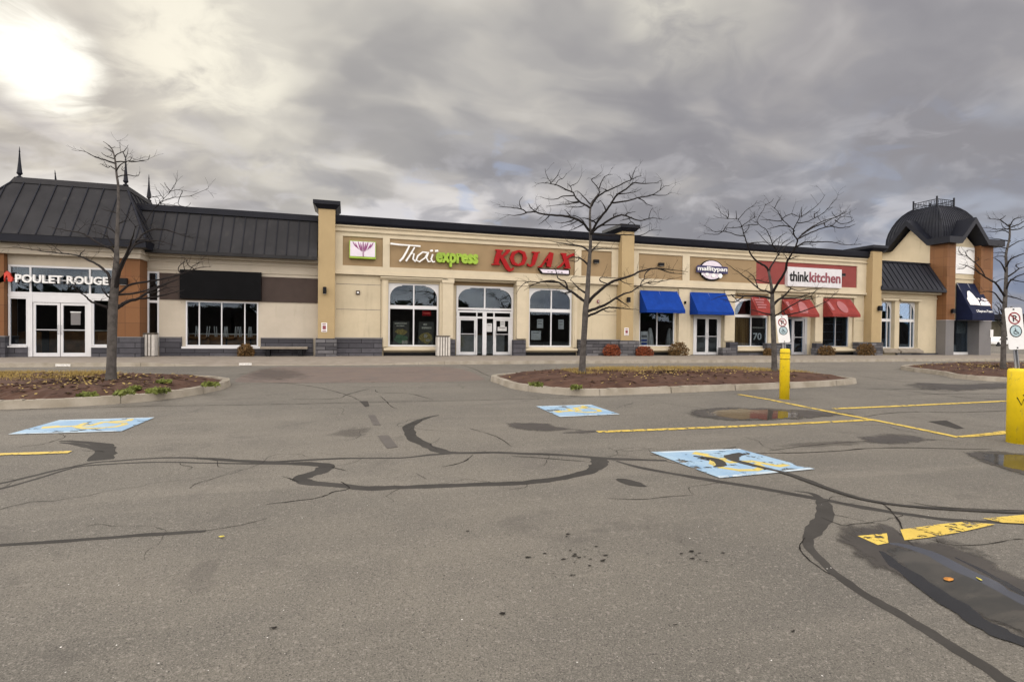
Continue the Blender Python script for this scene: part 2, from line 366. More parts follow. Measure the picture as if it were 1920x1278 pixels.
def water():
    m = bpy.data.materials.new('puddle_water'); m.use_nodes = True; nb = NB(m.node_tree); p = m.node_tree.nodes['Principled BSDF']
    geo = nb.add('ShaderNodeNewGeometry'); v = geo.outputs['Position']; at = nb.add('ShaderNodeAttribute', attribute_name='fade')
    s_ = nb.noise(nb.map(v, scale=(1, 2.2, 1), rot=(0, 0, .5)), 1.6, 5, .6, .6)
    nb.put(p.inputs['Base Color'], nb.mix(nb.sstep(s_, .42, .62), (.036, .034, .028), (.062, .056, .045)))
    p.inputs['Roughness'].default_value = .07; p.inputs['IOR'].default_value = 1.33
    f = nb.math('ADD', nb.math('MULTIPLY', at.outputs['Fac'], 2.4), nb.math('MULTIPLY', nb.math('SUBTRACT', nb.noise(v, 4.5, 7, .65, .5), .5), 3.0))
    nb.l.new(nb.sstep(f, .35, .55), p.inputs['Alpha'])
    bn = nb.add('ShaderNodeBump'); bn.inputs['Strength'].default_value = .06; bn.inputs['Distance'].default_value = .02
    nb.l.new(nb.noise(v, 3, 3), bn.inputs['Height']); nb.l.new(bn.outputs[0], p.inputs['Normal'])
    MAT['puddle_water'] = m
water()

# ------------------------------------------------------------------ mesh builder
class MB:
    def __init__(s): s.v = []; s.f = []
    def vert(s, p): s.v.append(Vector(p)); return len(s.v)-1
    def poly(s, pts): s.f.append([s.vert(p) for p in pts]); return s
    def box(s, x0, x1, y0, y1, z0, z1):
        b = [s.vert(p) for p in ((x0, y0, z0), (x1, y0, z0), (x1, y1, z0), (x0, y1, z0), (x0, y0, z1), (x1, y0, z1), (x1, y1, z1), (x0, y1, z1))]
        for q in ((0, 3, 2, 1), (4, 5, 6, 7), (0, 1, 5, 4), (1, 2, 6, 5), (2, 3, 7, 6), (3, 0, 4, 7)): s.f.append([b[i] for i in q])
        return s
    def hexa(s, lo, hi):     # two quads (bottom/top loops of equal length)
        n = len(lo); a = [s.vert(p) for p in lo]; c = [s.vert(p) for p in hi]
        s.f.append(a[::-1]); s.f.append(c)
        for i in range(n): j = (i+1) % n; s.f.append([a[i], a[j], c[j], c[i]])
        return s
    def prismY(s, pts, y0, y1):   # xz outline extruded along Y
        return s.hexa([(x, y0, z) for x, z in pts], [(x, y1, z) for x, z in pts])
    def prismX(s, pts, x0, x1):
        return s.hexa([(x0, y, z) for y, z in pts], [(x1, y, z) for y, z in pts])
    def prismZ(s, pts, z0, z1):
        return s.hexa([(x, y, z0) for x, y in pts], [(x, y, z1) for x, y in pts])
    def tube(s, pts, rad, n=6, caps=True):
        pts = [Vector(p) for p in pts]; rings = []
        up = Vector((.13, .21, .97))
        for i, p in enumerate(pts):
            t = (pts[min(i+1, len(pts)-1)]-pts[max(i-1, 0)])
            if t.length < 1e-7: t = Vector((0, 0, 1))
            t.normalize(); a = t.cross(up)
            if a.length < .15: a = t.cross(Vector((1, 0, 0)))
            a.normalize(); b_ = t.cross(a); r = rad[i] if isinstance(rad, (list, tuple)) else rad
            rings.append([s.vert(p+a*(r*math.cos(2*math.pi*k/n))+b_*(r*math.sin(2*math.pi*k/n))) for k in range(n)])
        for q, r2 in zip(rings, rings[1:]):
            for k in range(n): s.f.append([q[k], q[(k+1) % n], r2[(k+1) % n], r2[k]])
        if caps: s.f.append(rings[0][::-1]); s.f.append(rings[-1])
        return s
    def lathe(s, prof, c, n=24):
        rings = [[s.vert((c[0]+r*math.cos(2*math.pi*k/n), c[1]+r*math.sin(2*math.pi*k/n), c[2]+z)) for k in range(n)] for r, z in prof]
        for q, r2 in zip(rings, rings[1:]):
            for k in range(n): s.f.append([q[k], q[(k+1) % n], r2[(k+1) % n], r2[k]])
        s.f.append(rings[0][::-1]); s.f.append(rings[-1]); return s
    def build(s, name, m, parent=None, smooth=False, bevel=0, fix=True):
        o_ = Vector((0, 0, 0)); q = parent
        while q is not None: o_ += q.location; q = q.parent
        me = bpy.data.meshes.new(name); me.from_pydata([tuple(p-o_) for p in s.v], [], s.f)
        if fix:
            bm = bmesh.new(); bm.from_mesh(me); bmesh.ops.recalc_face_normals(bm, faces=bm.faces); bm.to_mesh(me); bm.free()
        me.materials.append(MAT[m] if isinstance(m, str) else m)
        if smooth:
            for p in me.polygons: p.use_smooth = True
        o = bpy.data.objects.new(name, me); COL.objects.link(o)
        if parent: o.parent = parent
        if bevel:
            bv = o.modifiers.new('bevel', 'BEVEL'); bv.width = bevel; bv.segments = 2; bv.limit_method = 'ANGLE'
        return o
def tag(o, label, cat, group=None):
    o['label'] = label; o['category'] = cat
    if group: o['group'] = group
    return o
def thing(name, label, cat, loc, group=None):
    o = bpy.data.objects.new(name, None); COL.objects.link(o); o.location = loc; o.empty_display_size = .2
    return tag(o, label, cat, group)
def struct(o, kind='structure'): o['kind'] = kind; return o
def copytree(o, parent=None):
    c = o.copy(); COL.objects.link(c); c.parent = parent
    for ch in list(o.children): copytree(ch, c)
    return c
def dup(o, loc, label, rz=None):
    c = copytree(o); c.location = loc; c['label'] = label
    if rz is not None: c.rotation_euler = (0, 0, rz)
    return c

def textmesh(body, name, m, parent, x0, x1, z0, z1, Y, depth=.05, bold=0.0, shear=0.0, spacing=1.0):
    cu = bpy.data.curves.new(name, 'FONT'); cu.body = body; cu.size = 1; cu.extrude = .5; cu.offset = bold; cu.shear = shear; cu.space_character = spacing
    cu.resolution_u = 3
    to = bpy.data.objects.new('tmp', cu); COL.objects.link(to)
    dg = bpy.context.evaluated_depsgraph_get(); me = bpy.data.meshes.new_from_object(to.evaluated_get(dg))
    bpy.data.objects.remove(to)
    xs = [v.co.x for v in me.vertices]; ys = [v.co.y for v in me.vertices]
    ax, bx, ay, by = min(xs), max(xs), min(ys), max(ys)
    o_ = Vector((0, 0, 0)); q = parent
    while q is not None: o_ += q.location; q = q.parent
    for v in me.vertices:
        u = (v.co.x-ax)/(bx-ax); t = (v.co.y-ay)/(by-ay)
        v.co = Vector((x0+(x1-x0)*u, Y-depth*(v.co.z+.5), z0+(z1-z0)*t))-o_
    me.materials.clear(); me.materials.append(MAT[m])
    o = bpy.data.objects.new(name, me); COL.objects.link(o); o.parent = parent
    return o
def strokes(mb, lines, Y, depth, X0=None):
    """each line: list of (px,py,width_px) on the vertical plane Y -> solid ribbons"""
    for i, ln in enumerate(lines):
        y = Y-.0025*i
        pp = [onY(a, b_, Y) for a, b_, w_ in ln]; sc_ = (onY(ln[0][0]+1, ln[0][1], Y)-onY(ln[0][0], ln[0][1], Y)).length
        L = []; Rr = []
        for k, p in enumerate(pp):
            t = pp[min(k+1, len(pp)-1)]-pp[max(k-1, 0)]; n_ = Vector((-t.z, 0, t.x)).normalized()*(ln[k][2]*sc_*.5)
            L.append((p.x+n_.x, p.z+n_.z)); Rr.append((p.x-n_.x, p.z-n_.z))
        for k in range(len(pp)-1):
            mb.prismY([L[k], L[k+1], Rr[k+1], Rr[k]], y-depth, y)

def wall_holes(mb, x0, x1, z0, z1, holes, yf, yb):
    xs = sorted({x0, x1, *[h[0] for h in holes], *[h[1] for h in holes]}); zs = sorted({z0, z1, *[h[2] for h in holes], *[h[3] for h in holes]})
    xs = [x for x in xs if x0 <= x <= x1]; zs = [z for z in zs if z0 <= z <= z1]
    for a, b_ in zip(xs, xs[1:]):
        for c, d in zip(zs, zs[1:]):
            mx, mz = (a+b_)/2, (c+d)/2
            if any(h[0] < mx < h[1] and h[2] < mz < h[3] for h in holes): continue
            mb.poly([(a, yf, c), (b_, yf, c), (b_, yf, d), (a, yf, d)])
    for h in holes:
        a, b_, c, d = max(h[0], x0), min(h[1], x1), max(h[2], z0), min(h[3], z1)
        mb.poly([(a, yf, c), (a, yf, d), (a, yb, d), (a, yb, c)]); mb.poly([(b_, yf, c), (b_, yf, d), (b_, yb, d), (b_, yb, c)])
        mb.poly([(a, yf, d), (b_, yf, d), (b_, yb, d), (a, yb, d)]); mb.poly([(a, yf, c), (b_, yf, c), (b_, yb, c), (a, yb, c)])
    mb.poly([(x0, yf, z1), (x1, yf, z1), (x1, yb, z1), (x0, yb, z1)]); mb.poly([(x0, yf, z0), (x1, yf, z0), (x1, yb, z0), (x0, yb, z0)])
    mb.poly([(x0, yf, z0), (x0, yf, z1), (x0, yb, z1), (x0, yb, z0)]); mb.poly([(x1, yf, z0), (x1, yf, z1), (x1, yb, z1), (x1, yb, z0)])

def window(parent, x0, x1, z0, z1, Y, vert=(), horiz=(), fr=.06, arch=None, m='white_frame', name='window', glass='glass', dep=.08, thick=None):
    """frame mesh with its glass (and arch spandrels) as sub-parts; vert: x of mullions, horiz: (z, thickness) of transoms"""
    mb = MB()
    mb.box(x0, x0+fr, Y-dep, Y, z0, z1); mb.box(x1-fr, x1, Y-dep, Y, z0, z1)
    mb.box(x0+fr, x1-fr, Y-dep, Y, z1-fr, z1); mb.box(x0+fr, x1-fr, Y-dep, Y, z0, z0+fr)
    hz = sorted(horiz)
    for z, t in hz: mb.box(x0+fr, x1-fr, Y-dep+.003, Y-.003, z-t/2, z+t/2)
    for v in vert:
        xv, za, zb = v if isinstance(v, tuple) else (v, z0+fr, z1-fr)
        mb.box(xv-fr*.4, xv+fr*.4, Y-dep+.006, Y-.006, za, zb)
    o = mb.build(name, m, parent)
    MB().box(x0+fr*.5, x1-fr*.5, Y-dep*.45, Y-dep*.45+.012, z0+fr*.5, z1-fr*.5).build('pane', glass, o)
    if arch:
        # rounded upper corners: white spandrels
        za, rx = arch; N = 10
        for sgn, xe in ((1, x0+fr), (-1, x1-fr)):
            pts = [(xe, z1-fr), (xe, za)] + [(xe+sgn*rx*(1-math.cos(t)), za+(z1-fr*1.6-za)*math.sin(t)) for t in [math.pi/2*k/N for k in range(1, N+1)]] + [(xe+sgn*rx, z1-fr)]
            MB().prismY(pts, Y-dep+.012, Y-dep*.6).build('spandrel', m, o)
    return o
def door(parent, x0, x1, z0, z1, Y, hinge=1, m='white_frame', st=.09, bar=True, closer=None):
    mb = MB(); dep = .05
    mb.box(x0, x0+st, Y-dep, Y, z0, z1); mb.box(x1-st, x1, Y-dep, Y, z0, z1)
    mb.box(x0+st, x1-st, Y-dep, Y, z1-st*1.1, z1); mb.box(x0+st, x1-st, Y-dep, Y, z0, z0+st*1.7)
    o = mb.build('door', m, parent)
    MB().box(x0+st*.6, x1-st*.6, Y-.03, Y-.018, z0+st, z1-st*.6).build('pane', 'glass', o)
    if bar: MB().box(x0+st, x1-st, Y-.075, Y-.04, z0+1.02, z0+1.06).build('push_bar', 'alu', o)
    hx = x1-st*.5 if hinge > 0 else x0+st*.5
    MB().tube([(hx, Y-.05, z0+.88), (hx, Y-.12, z0+.9), (hx, Y-.12, z0+1.2), (hx, Y-.05, z0+1.22)], .014, 6).build('handle', 'alu', o)
    return o

# ------------------------------------------------------------------ ground
def ground_sheet(name, m, x0, x1, ys, xs=None, off=0.0):
    mb = MB(); xs = xs or [x0, x1]
    for a, b_ in zip(ys, ys[1:]):
        for c, d in zip(xs, xs[1:]):
            mb.poly([(c, a, gz(a)+off), (d, a, gz(a)+off), (d, b_, gz(b_)+off), (c, b_, gz(b_)+off)])
    return mb.build(name, m, fix=False)
GY = [-60, -20, 0, 1.5, 5.4, 9.4, 14, 20.5, 60, 150, 400, 900]
struct(ground_sheet('parking_lot', 'asphalt', -300, 900, GY))

def on_ground(pts, off):
    return [(p[0], p[1], gz(p[1])+off) for p in pts]
def flatpatch(name, pts, m, off=.004, kind='structure', res=.35):
    """a polygon of ground (world xy) triangulated finely enough to follow the slope"""
    bm = bmesh.new(); vs = [bm.verts.new((x, y, 0)) for x, y in pts]; bm.faces.new(vs)
    for yb in GP:
        if min(p[1] for p in pts) < yb[0] < max(p[1] for p in pts):
            bmesh.ops.bisect_plane(bm, geom=bm.verts[:]+bm.edges[:]+bm.faces[:], plane_co=(0, yb[0], 0), plane_no=(0, 1, 0))
    bmesh.ops.triangulate(bm, faces=bm.faces)
    for v in bm.verts: v.co.z = gz(v.co.y)+off*.5
    me = bpy.data.meshes.new(name); bm.to_mesh(me); bm.free()
    for p in me.polygons:
        if p.normal.z < 0: p.flip()
    me.materials.append(MAT[m]); o = bpy.data.objects.new(name, me); COL.objects.link(o)
    if kind: o['kind'] = kind
    return o
def G2(pts): return [tuple(gnd(*p)[:2]) for p in pts]
def smoothpoly(pts, n=4, closed=True, jit=0.0):
    out = []; N = len(pts)
    for i in range(N if closed else N-1):
        p0, p1, p2, p3 = (Vector(pts[(i-1) % N] if closed else pts[max(i-1, 0)]), Vector(pts[i]), Vector(pts[(i+1) % N]), Vector(pts[(i+2) % N] if closed else pts[min(i+2, N-1)]))
        for k in range(n):
            t = k/n
            q = .5*((2*p1)+(p2-p0)*t+(2*p0-5*p1+4*p2-p3)*t*t+(3*p1-p0-3*p2+p3)*t**3)
            out.append(tuple(q+Vector([random.uniform(-jit, jit) for _ in q])))
    if not closed: out.append(tuple(pts[-1]))
    return out
def ribbon(name, px, width, m='tar', off=.004, wob=.12, n=4, kind='structure'):
    """seam given in photo pixels; width in metres (number or list)"""
    P = [Vector(p) for p in G2(px)]
    W = width if isinstance(width, (list, tuple)) else [width]*len(P)
    pts = smoothpoly([(p.x, p.y, w_) for p, w_ in zip(P, W)], n, closed=False)
    # densify long pieces so the sheet follows the slope
    dense = []
    for a, b_ in zip(pts, pts[1:]):
        k = max(1, int((Vector(b_[:2])-Vector(a[:2])).length/.07))
        for j in range(k): t = j/k; dense.append([a[c]*(1-t)+b_[c]*t for c in range(3)])
    dense.append(list(pts[-1])); mb = MB(); prev = None
    ph = random.uniform(0, 50)
    for i, d in enumerate(dense):
        t = Vector(dense[min(i+1, len(dense)-1)][:2])-Vector(dense[max(i-1, 0)][:2])
        if t.length < 1e-6: continue
        t.normalize(); nn = Vector((-t.y, t.x)); h = max(d[2], .004)/2
        ha = h*(1+wob*math.sin(i*1.3+ph)+wob*random.uniform(-1, 1)); hb = h*(1+wob*math.sin(i*.9+ph*2)+wob*random.uniform(-1, 1))
        jx = Vector((random.uniform(-1, 1), random.uniform(-1, 1)))*h*wob*.8
        a = Vector(d[:2])+jx+nn*ha; c = Vector(d[:2])+jx-nn*hb
        cur = (mb.vert((a.x, a.y, gz(a.y)+off*.5)), mb.vert((c.x, c.y, gz(c.y)+off*.5)))
        if prev: mb.f.append([prev[0], prev[1], cur[1], cur[0]])
        prev = cur
    o = mb.build(name, m)
    for p in o.data.polygons:
        if p.normal.z < 0: p.flip()
    if kind: o['kind'] = kind
    return o

def softpatch(name, px, m, off, jit=.02, n=4, M=6):
    """stain whose strength falls off to its own ragged rim (vertex value 'fade')"""
    P = smoothpoly(G2(px), n, jit=jit); c = Vector((sum(p[0] for p in P)/len(P), sum(p[1] for p in P)/len(P))); mb = MB(); val = []; R = []
    for k in range(M):
        r = []
        for p in P:
            q = Vector(p).lerp(c, k/M); r.append(mb.vert((q.x, q.y, gz(q.y)+off*.5))); val.append(k/M)
        R.append(r)
    for a, b_ in zip(R, R[1:]):
        for i in range(len(P)): j = (i+1) % len(P); mb.f.append([a[i], a[j], b_[j], b_[i]])
    cv = mb.vert((c.x, c.y, gz(c.y)+off*.5)); val.append(1.0)
    for i in range(len(P)): mb.f.append([R[-1][i], R[-1][(i+1) % len(P)], cv])
    o = mb.build(name, m, fix=False); at = o.data.attributes.new('fade', 'FLOAT', 'POINT')
    for i, v in enumerate(val): at.data[i].value = v
    for p in o.data.polygons:
        if p.normal.z < 0: p.flip()
    o['kind'] = 'structure'; return o
# brick-coloured crossing strip between the islands
flatpatch('crosswalk_paving', smoothpoly(G2([(520, 688), (700, 688.5), (842, 688), (905, 707), (880, 714), (700, 717), (500, 717), (440, 712)]), 3), 'paver_red', .003)

# sealed seams (off differs per seam so that crossings never share a plane)
SE = [
 ([(-120, 925), (0, 906), (60, 892), (120, 878), (175, 867), (215, 864), (300, 858), (380, 859), (440, 863), (500, 866), (560, 863), (640, 859), (750, 858), (810, 852), (850, 849)], [.05, .07, .07, .06, .05, .06, .06, .09, .12, .13, .09, .07, .06, .08, .1]),
 ([(-120, 938), (0, 916), (70, 897), (140, 876), (200, 870), (300, 866), (400, 868), (500, 869), (575, 868.5), (610, 873), (605, 882), (578, 890), (563, 897), (578, 904), (640, 910), (700, 915), (780, 912), (860, 909), (960, 906), (1040, 898), (1092, 887), (1118, 877), (1124, 866), (1127, 858)], [.05, .06, .05, .05, .05, .05, .05, .08, .16, .22, .22, .2, .19, .17, .15, .15, .14, .14, .15, .16, .16, .2, .24, .25]),
 ([(188, 862), (196, 848), (198, 838), (185, 832), (150, 828), (112, 826)], [.28, .26, .24, .17, .1, .05]),
 ([(190, 846), (170, 838), (140, 832), (112, 829)], [.06, .12, .1, .03]),
 ([(823, 778), (800, 783), (776, 793), (766, 803), (772, 818), (796, 833), (826, 845), (860, 849), (920, 848), (980, 850), (1060, 853), (1120, 858), (1180, 861), (1250, 863)], [.05, .1, .17, .2, .2, .2, .19, .12, .1, .11, .1, .12, .12, .08]),
 ([(1155, 864), (1200, 876), (1280, 891), (1380, 907), (1460, 921), (1540, 936), (1620, 951), (1700, 964), (1780, 974), (1850, 978), (1990, 984)], [.05, .09, .11, .12, .12, .13, .12, .1, .1, .07, .06]),
 ([(1392, 851), (1372, 857), (1384, 866), (1440, 880), (1480, 890), (1530, 908), (1580, 926), (1640, 941), (1700, 949), (1800, 957), (1920, 962), (2010, 965)], [.12, .2, .16, .1, .1, .1, .09, .07, .06, .06, .06, .06]),
 ([(1490, 920), (1522, 925), (1540, 938), (1548, 955), (1538, 980), (1518, 1003), (1516, 1022), (1535, 1046), (1575, 1082), (1625, 1117), (1690, 1152), (1760, 1196), (1840, 1246), (1900, 1285), (1990, 1345)], [.02, .06, .13, .17, .17, .12, .08, .085, .085, .095, .1, .1, .1, .11, .12]),
 ([(-160, 1033), (0, 1022), (130, 1013), (260, 1003), (330, 999), (386, 995)], [.06, .06, .065, .07, .075, .05]),
 ([(1300, 856), (1340, 862), (1352, 872), (1338, 877)], [.05, .16, .15, .02]),
 ([(1620, 872), (1500, 890), (1430, 880)], [.0, .0, .0]),
]
for i, (px, wd) in enumerate(SE[:-1]): ribbon('tar_seam', px, [w_*.82 for w_ in wd], 'tar', .0214+.0002*i if i in (6, 9) else .0020+.0002*i, .12)
CR = [
 ([(-60, 769), (100, 766), (300, 761), (480, 758.5), (690, 754), (920, 749.5), (1130, 744), (1390, 738.5)], .03),
 ([(548, 748), (630, 747), (650, 740), (675, 733), (692, 729)], .035), ([(704, 731), (712, 736), (760, 737), (790, 743), (812, 749.5)], .035),
 ([(512, 716), (590, 725), (650, 740), (676, 752)], .03), ([(440, 722), (520, 718), (700, 717)], .03), ([(712, 742), (722, 750), (734, 762), (745, 766)], .025),
 ([(860, 682), (890, 692), (906, 700), (930, 710), (938, 716)], .04), ([(880, 690), (960, 689), (1030, 688.5)], .03), ([(1025, 689), (1050, 695), (1075, 699)], .03),
 ([(640, 903), (655, 915), (625, 922), (612, 928), (590, 934), (545, 940), (500, 945)], .022), ([(560, 903), (546, 898), (530, 893)], .02),
 ([(622, 875), (636, 879), (650, 882)], .02), ([(886, 853), (872, 864), (850, 871), (830, 875)], .022), ([(780, 887), (800, 898)], .014), ([(960, 855), (1000, 857), (1060, 862), (1110, 866)], .02),
 ([(1140, 934), (1200, 936), (1250, 931), (1300, 928)], .014), ([(1380, 838), (1330, 845), (1280, 853), (1220, 853)], .03),
 ([(1395, 850), (1480, 849), (1560, 846), (1620, 841), (1700, 839), (1790, 841), (1860, 842)], .035), ([(1620, 782), (1660, 775), (1720, 772), (1800, 773), (1890, 770), (2000, 770)], .03),
 ([(1440, 845), (1520, 835), (1600, 828), (1680, 826), (1760, 824), (1800, 829)], .02),
 ([(1500, 720), (1600, 727), (1700, 733), (1780, 742), (1850, 748), (1980, 749)], .035), ([(1540, 697), (1600, 703), (1680, 714), (1760, 722), (1850, 727), (2000, 728)], .035),
 ([(1600, 695), (1680, 697), (1760, 695), (1840, 693)], .035), ([(1490, 690), (1560, 686), (1640, 688), (1740, 687)], .03), ([(1170, 686), (1290, 690), (1340, 692)], .03),
 ([(1620, 690), (1700, 691.5), (1780, 694)], .03), ([(1640, 728), (1720, 730), (1800, 728), (1900, 727)], .07), ([(1700, 740), (1800, 738), (1920, 739)], .03),
 ([(1510, 1008), (1500, 1022), (1503, 1035), (1520, 1052), (1545, 1070), (1560, 1078)], .014), ([(1540, 970), (1580, 985), (1602, 982), (1640, 980), (1660, 985)], .012),
 ([(1755, 1010), (1770, 1030), (1810, 1055), (1850, 1075), (1860, 1088)], .012), ([(1740, 1010), (1790, 1022), (1850, 1020), (1895, 1012), (1930, 1010)], .014), ([(1700, 940), (1760, 950), (1850, 955), (1960, 958)], .02),
 ([(1640, 938), (1660, 948), (1672, 960), (1690, 985), (1695, 1010)], .02), ([(386, 995), (420, 990), (470, 980), (500, 972)], .010),
 ([(900, 690), (1000, 680), (1200, 682)], .02), ([(600, 727), (700, 726), (740, 725)], .02), ([(1270, 845), (1310, 852), (1330, 865)], .02), ([(880, 803), (930, 818), (960, 838)], .02),
]
for i, (px, wd) in enumerate(CR): ribbon('pavement_crack', px, [wd*.35]+[wd*.62]*(len(px)-2)+[wd*.25], 'crack', .0048+.00012*i, .45, 5)
# patches of old repairs, stains
PT = [([(675, 752), (688, 752), (693, 761), (684, 763)], 'tar'), ([(689, 778), (704, 778), (712, 797), (699, 797)], 'old_patch'), ([(708, 817), (728, 816), (745, 838), (725, 841)], 'old_patch'),
      ([(1155, 899), (1172, 898), (1200, 905), (1212, 912), (1180, 909)], 'tar'), ([(1740, 790), (1775, 788), (1808, 803), (1795, 804)], 'tar'), ([(1640, 806), (1670, 803), (1730, 800), (1755, 803), (1700, 808)], 'damp')]
for i, (px, m_) in enumerate(PT): flatpatch('repair_patch', smoothpoly(G2(px), 1 if len(px) == 4 else 3, jit=.012), m_, .0093+.0002*i)
ST = [([(605, 818), (640, 804), (668, 797), (700, 803), (690, 820), (640, 823)], 'stain'), ([(925, 793), (960, 791), (1020, 792), (1055, 800), (1100, 806), (1050, 811), (980, 809), (945, 803)], 'damp'),
      ([(1040, 812), (1120, 806), (1110, 812)], 'damp'), ([(1600, 820), (1660, 812), (1720, 816), (1760, 826), (1700, 834), (1630, 831)], 'damp'), ([(1440, 836), (1560, 826), (1650, 826), (1640, 836), (1500, 840)], 'stain'),
      ([(1170, 700), (1240, 690), (1330, 692), (1300, 698)], 'stain'), ([(470, 690), (560, 690), (590, 712), (440, 716)], 'stain'), ([(1690, 716), (1800, 720), (1900, 716), (1980, 722), (1800, 735), (1700, 730)], 'damp')]
for i, (px, m_) in enumerate(ST): softpatch('dark_stain', px, m_, .0108+.0002*i)

# puddles: damp rim, wet ground, open water
PU = [
 ([(1268, 773), (1290, 766), (1340, 763), (1420, 764), (1500, 767), (1560, 771), (1610, 777), (1560, 784), (1460, 789), (1380, 790), (1310, 785)],
  [(1310, 770), (1360, 766), (1420, 766), (1480, 769), (1505, 776), (1500, 785), (1440, 788), (1375, 786.5), (1325, 780)]),
 ([(1786, 843), (1850, 845), (1920, 848), (2010, 852), (2010, 912), (1920, 893), (1860, 876), (1820, 860)],
  [(1830, 850), (1900, 852), (2000, 856), (2000, 900), (1920, 886), (1870, 872), (1838, 860)]),
 ([(1560, 985), (1640, 978), (1668, 986), (1700, 1010), (1770, 1003), (1810, 1018), (1880, 1050), (1930, 1085), (2060, 1140), (2060, 1260), (1920, 1212), (1860, 1192), (1800, 1152), (1740, 1112), (1660, 1077), (1600, 1052), (1575, 1020)],
  [(1640, 1020), (1690, 1018), (1750, 1038), (1800, 1058), (1850, 1085), (1920, 1120), (2040, 1170), (2040, 1232), (1910, 1200), (1835, 1156), (1765, 1115), (1700, 1083), (1660, 1052)]),
]
for i, (a, b_) in enumerate(PU):
    softpatch('wet_asphalt', a, 'wet', .0130+.0002*i, .012, 6)
    softpatch('puddle_water', b_, 'puddle_water', .0138+.0002*i, .01, 6)
for k_, (px, wd, m_) in enumerate((([(1652, 1034), (1682, 1062), (1740, 1102), (1800, 1143), (1860, 1180), (1920, 1205), (2040, 1246)], [.04, .12, .17, .19, .18, .16, .12], 'puddle_dark'),
        ([(1668, 1020), (1720, 1030), (1790, 1062), (1850, 1092), (1920, 1128), (2030, 1180)], [.05, .14, .17, .16, .14, .12], 'sky_sheen'), ([(1790, 1046), (1840, 1070), (1880, 1092), (1930, 1120), (2030, 1168)], [.02, .05, .07, .07, .06], 'puddle_dark'))):
    ribbon('puddle_band', px, [w_*.75 for w_ in wd], m_, .0144+.0002*k_, .16)  # dark bands, plus one strip with the sky reflection painted in
def hair(mb, x, y, a, L, wd, rr):
    n = max(4, int(L/.06)); pl = None
    for i in range(n+1):
        a += rr.uniform(-.5, .5)*(1 if rr.random() > .12 else 2.2); x += math.cos(a)*L/n; y += math.sin(a)*L/n
        h_ = wd*(.35+rr.random())*(1-.7*i/n)/2; nx, ny = -math.sin(a)*h_, math.cos(a)*h_; z = gz(y)+.0031
        cur = (mb.vert((x+nx, y+ny, z)), mb.vert((x-nx, y-ny, z)))
        if pl: mb.f.append([pl[1], pl[0], cur[0], cur[1]])
        pl = cur
        if rr.random() < .03 and L > .5: hair(mb, x, y, a+rr.choice((-1, 1))*rr.uniform(.5, 1.2), L*rr.uniform(.2, .4), wd*.7, rr)
rr = random.Random(21); mb = MB()
for px_, wd_ in SE[:-1]:        # fine cracks feathering off the sealed seams
    Q_ = [Vector(q) for q in G2(px_)]
    for a_, b_ in zip(Q_, Q_[1:]):
        L_ = (b_-a_).length
        for _ in range(int(L_*.7+rr.random())):
            q = a_.lerp(b_, rr.random()); d_ = math.atan2(b_.y-a_.y, b_.x-a_.x)
            hair(mb, q.x, q.y, d_+rr.choice((-1, 1))*rr.uniform(.15, .9)+rr.choice((0, math.pi)), rr.uniform(.2, .8), rr.uniform(.003, .007)*(1+.06*q.y), rr)
for _ in range(52):             # and loose ones all over the lot
    y_ = rr.uniform(4.2, 20); x_ = rr.uniform(-.8*y_-1, 1.15*y_+2)
    hair(mb, x_, y_, rr.choice((0, math.pi/2, .4))+rr.uniform(-.3, .3), rr.uniform(.4, 2.6), rr.uniform(.003, .006)*(1+.12*y_), rr)
o = mb.build('hairline_cracks', 'crack', fix=False); o['kind'] = 'structure'
# small broken spots in the surface
for i in range(46):
    if i < 26: px, py = random.gauss(1085, 45), random.gauss(1045, 14)
    elif i < 38: px, py = random.gauss(1340, 45), random.gauss(1040, 12)
    else: px, py = random.uniform(500, 1600), random.uniform(960, 1200)
    c = gnd(px, py); r = random.uniform(.003, .011)*(1.6 if i % 9 == 0 else 1)
    pts = [(c.x+r*random.uniform(.5, 1.4)*(1.8*math.cos(t)), c.y+r*random.uniform(.5, 1.4)*math.sin(t)) for t in [k*math.pi/4 for k in range(8)]]
    flatpatch('broken_spot', pts, 'crack', .0146+.00003*i)
def flake(name, px, py, r, m, off): 
    c = gnd(px, py); a = random.uniform(0, 6)
    mb = MB(); pts = []
    for k in range(7):
        t = k/7*2*math.pi; q = Vector((math.cos(t)*r*random.uniform(.7, 1.1), math.sin(t)*r*.5*random.uniform(.7, 1.1)))
        pts.append((c.x+q.x*math.cos(a)-q.y*math.sin(a), c.y+q.x*math.sin(a)+q.y*math.cos(a), gz(c.y)+off+random.uniform(0, .006)))
    cc = mb.vert((c.x, c.y, gz(c.y)+off+.008)); ids = [mb.vert(p) for p in pts]
    for k in range(7): mb.f.append([cc, ids[k], ids[(k+1) % 7]])
    return mb.build(name, m)
LV = [(1778, 1088, .045, 'orange_leaf', 'orange brown fallen leaf floating in the biggest puddle'), (1836, 1088, .025, 'yellow_leaf', 'pale yellow fallen leaf in the biggest puddle beside the orange one'), (415, 1008, .03, 'yellow_leaf', 'dull yellow leaf on the asphalt by the end of the short tar strip')]
for px, py, r, m_, lb in LV: tag(flake('fallen_leaf', px, py, r, m_, .010), lb, 'leaf')
rs = random.Random(3)
lit = MB()
for i in range(60):
    px, py = rs.uniform(0, 1800), rs.uniform(880, 1270)
    c = gnd(px, py); r = rs.uniform(.0015, .0055); z = gz(c.y)+.002
    a = [lit.vert((c.x+r*math.cos(t+i)*rs.uniform(.6, 1.3), c.y+r*math.sin(t+i)*rs.uniform(.6, 1.3), z)) for t in (0, 1.3, 2.5, 3.7, 5)]
    top = lit.vert((c.x, c.y, z+r*.6))
    for k in range(5): lit.f.append([a[k], a[(k+1) % 5], top])
o = lit.build('gravel', 'white_speck'); o['kind'] = 'stuff'
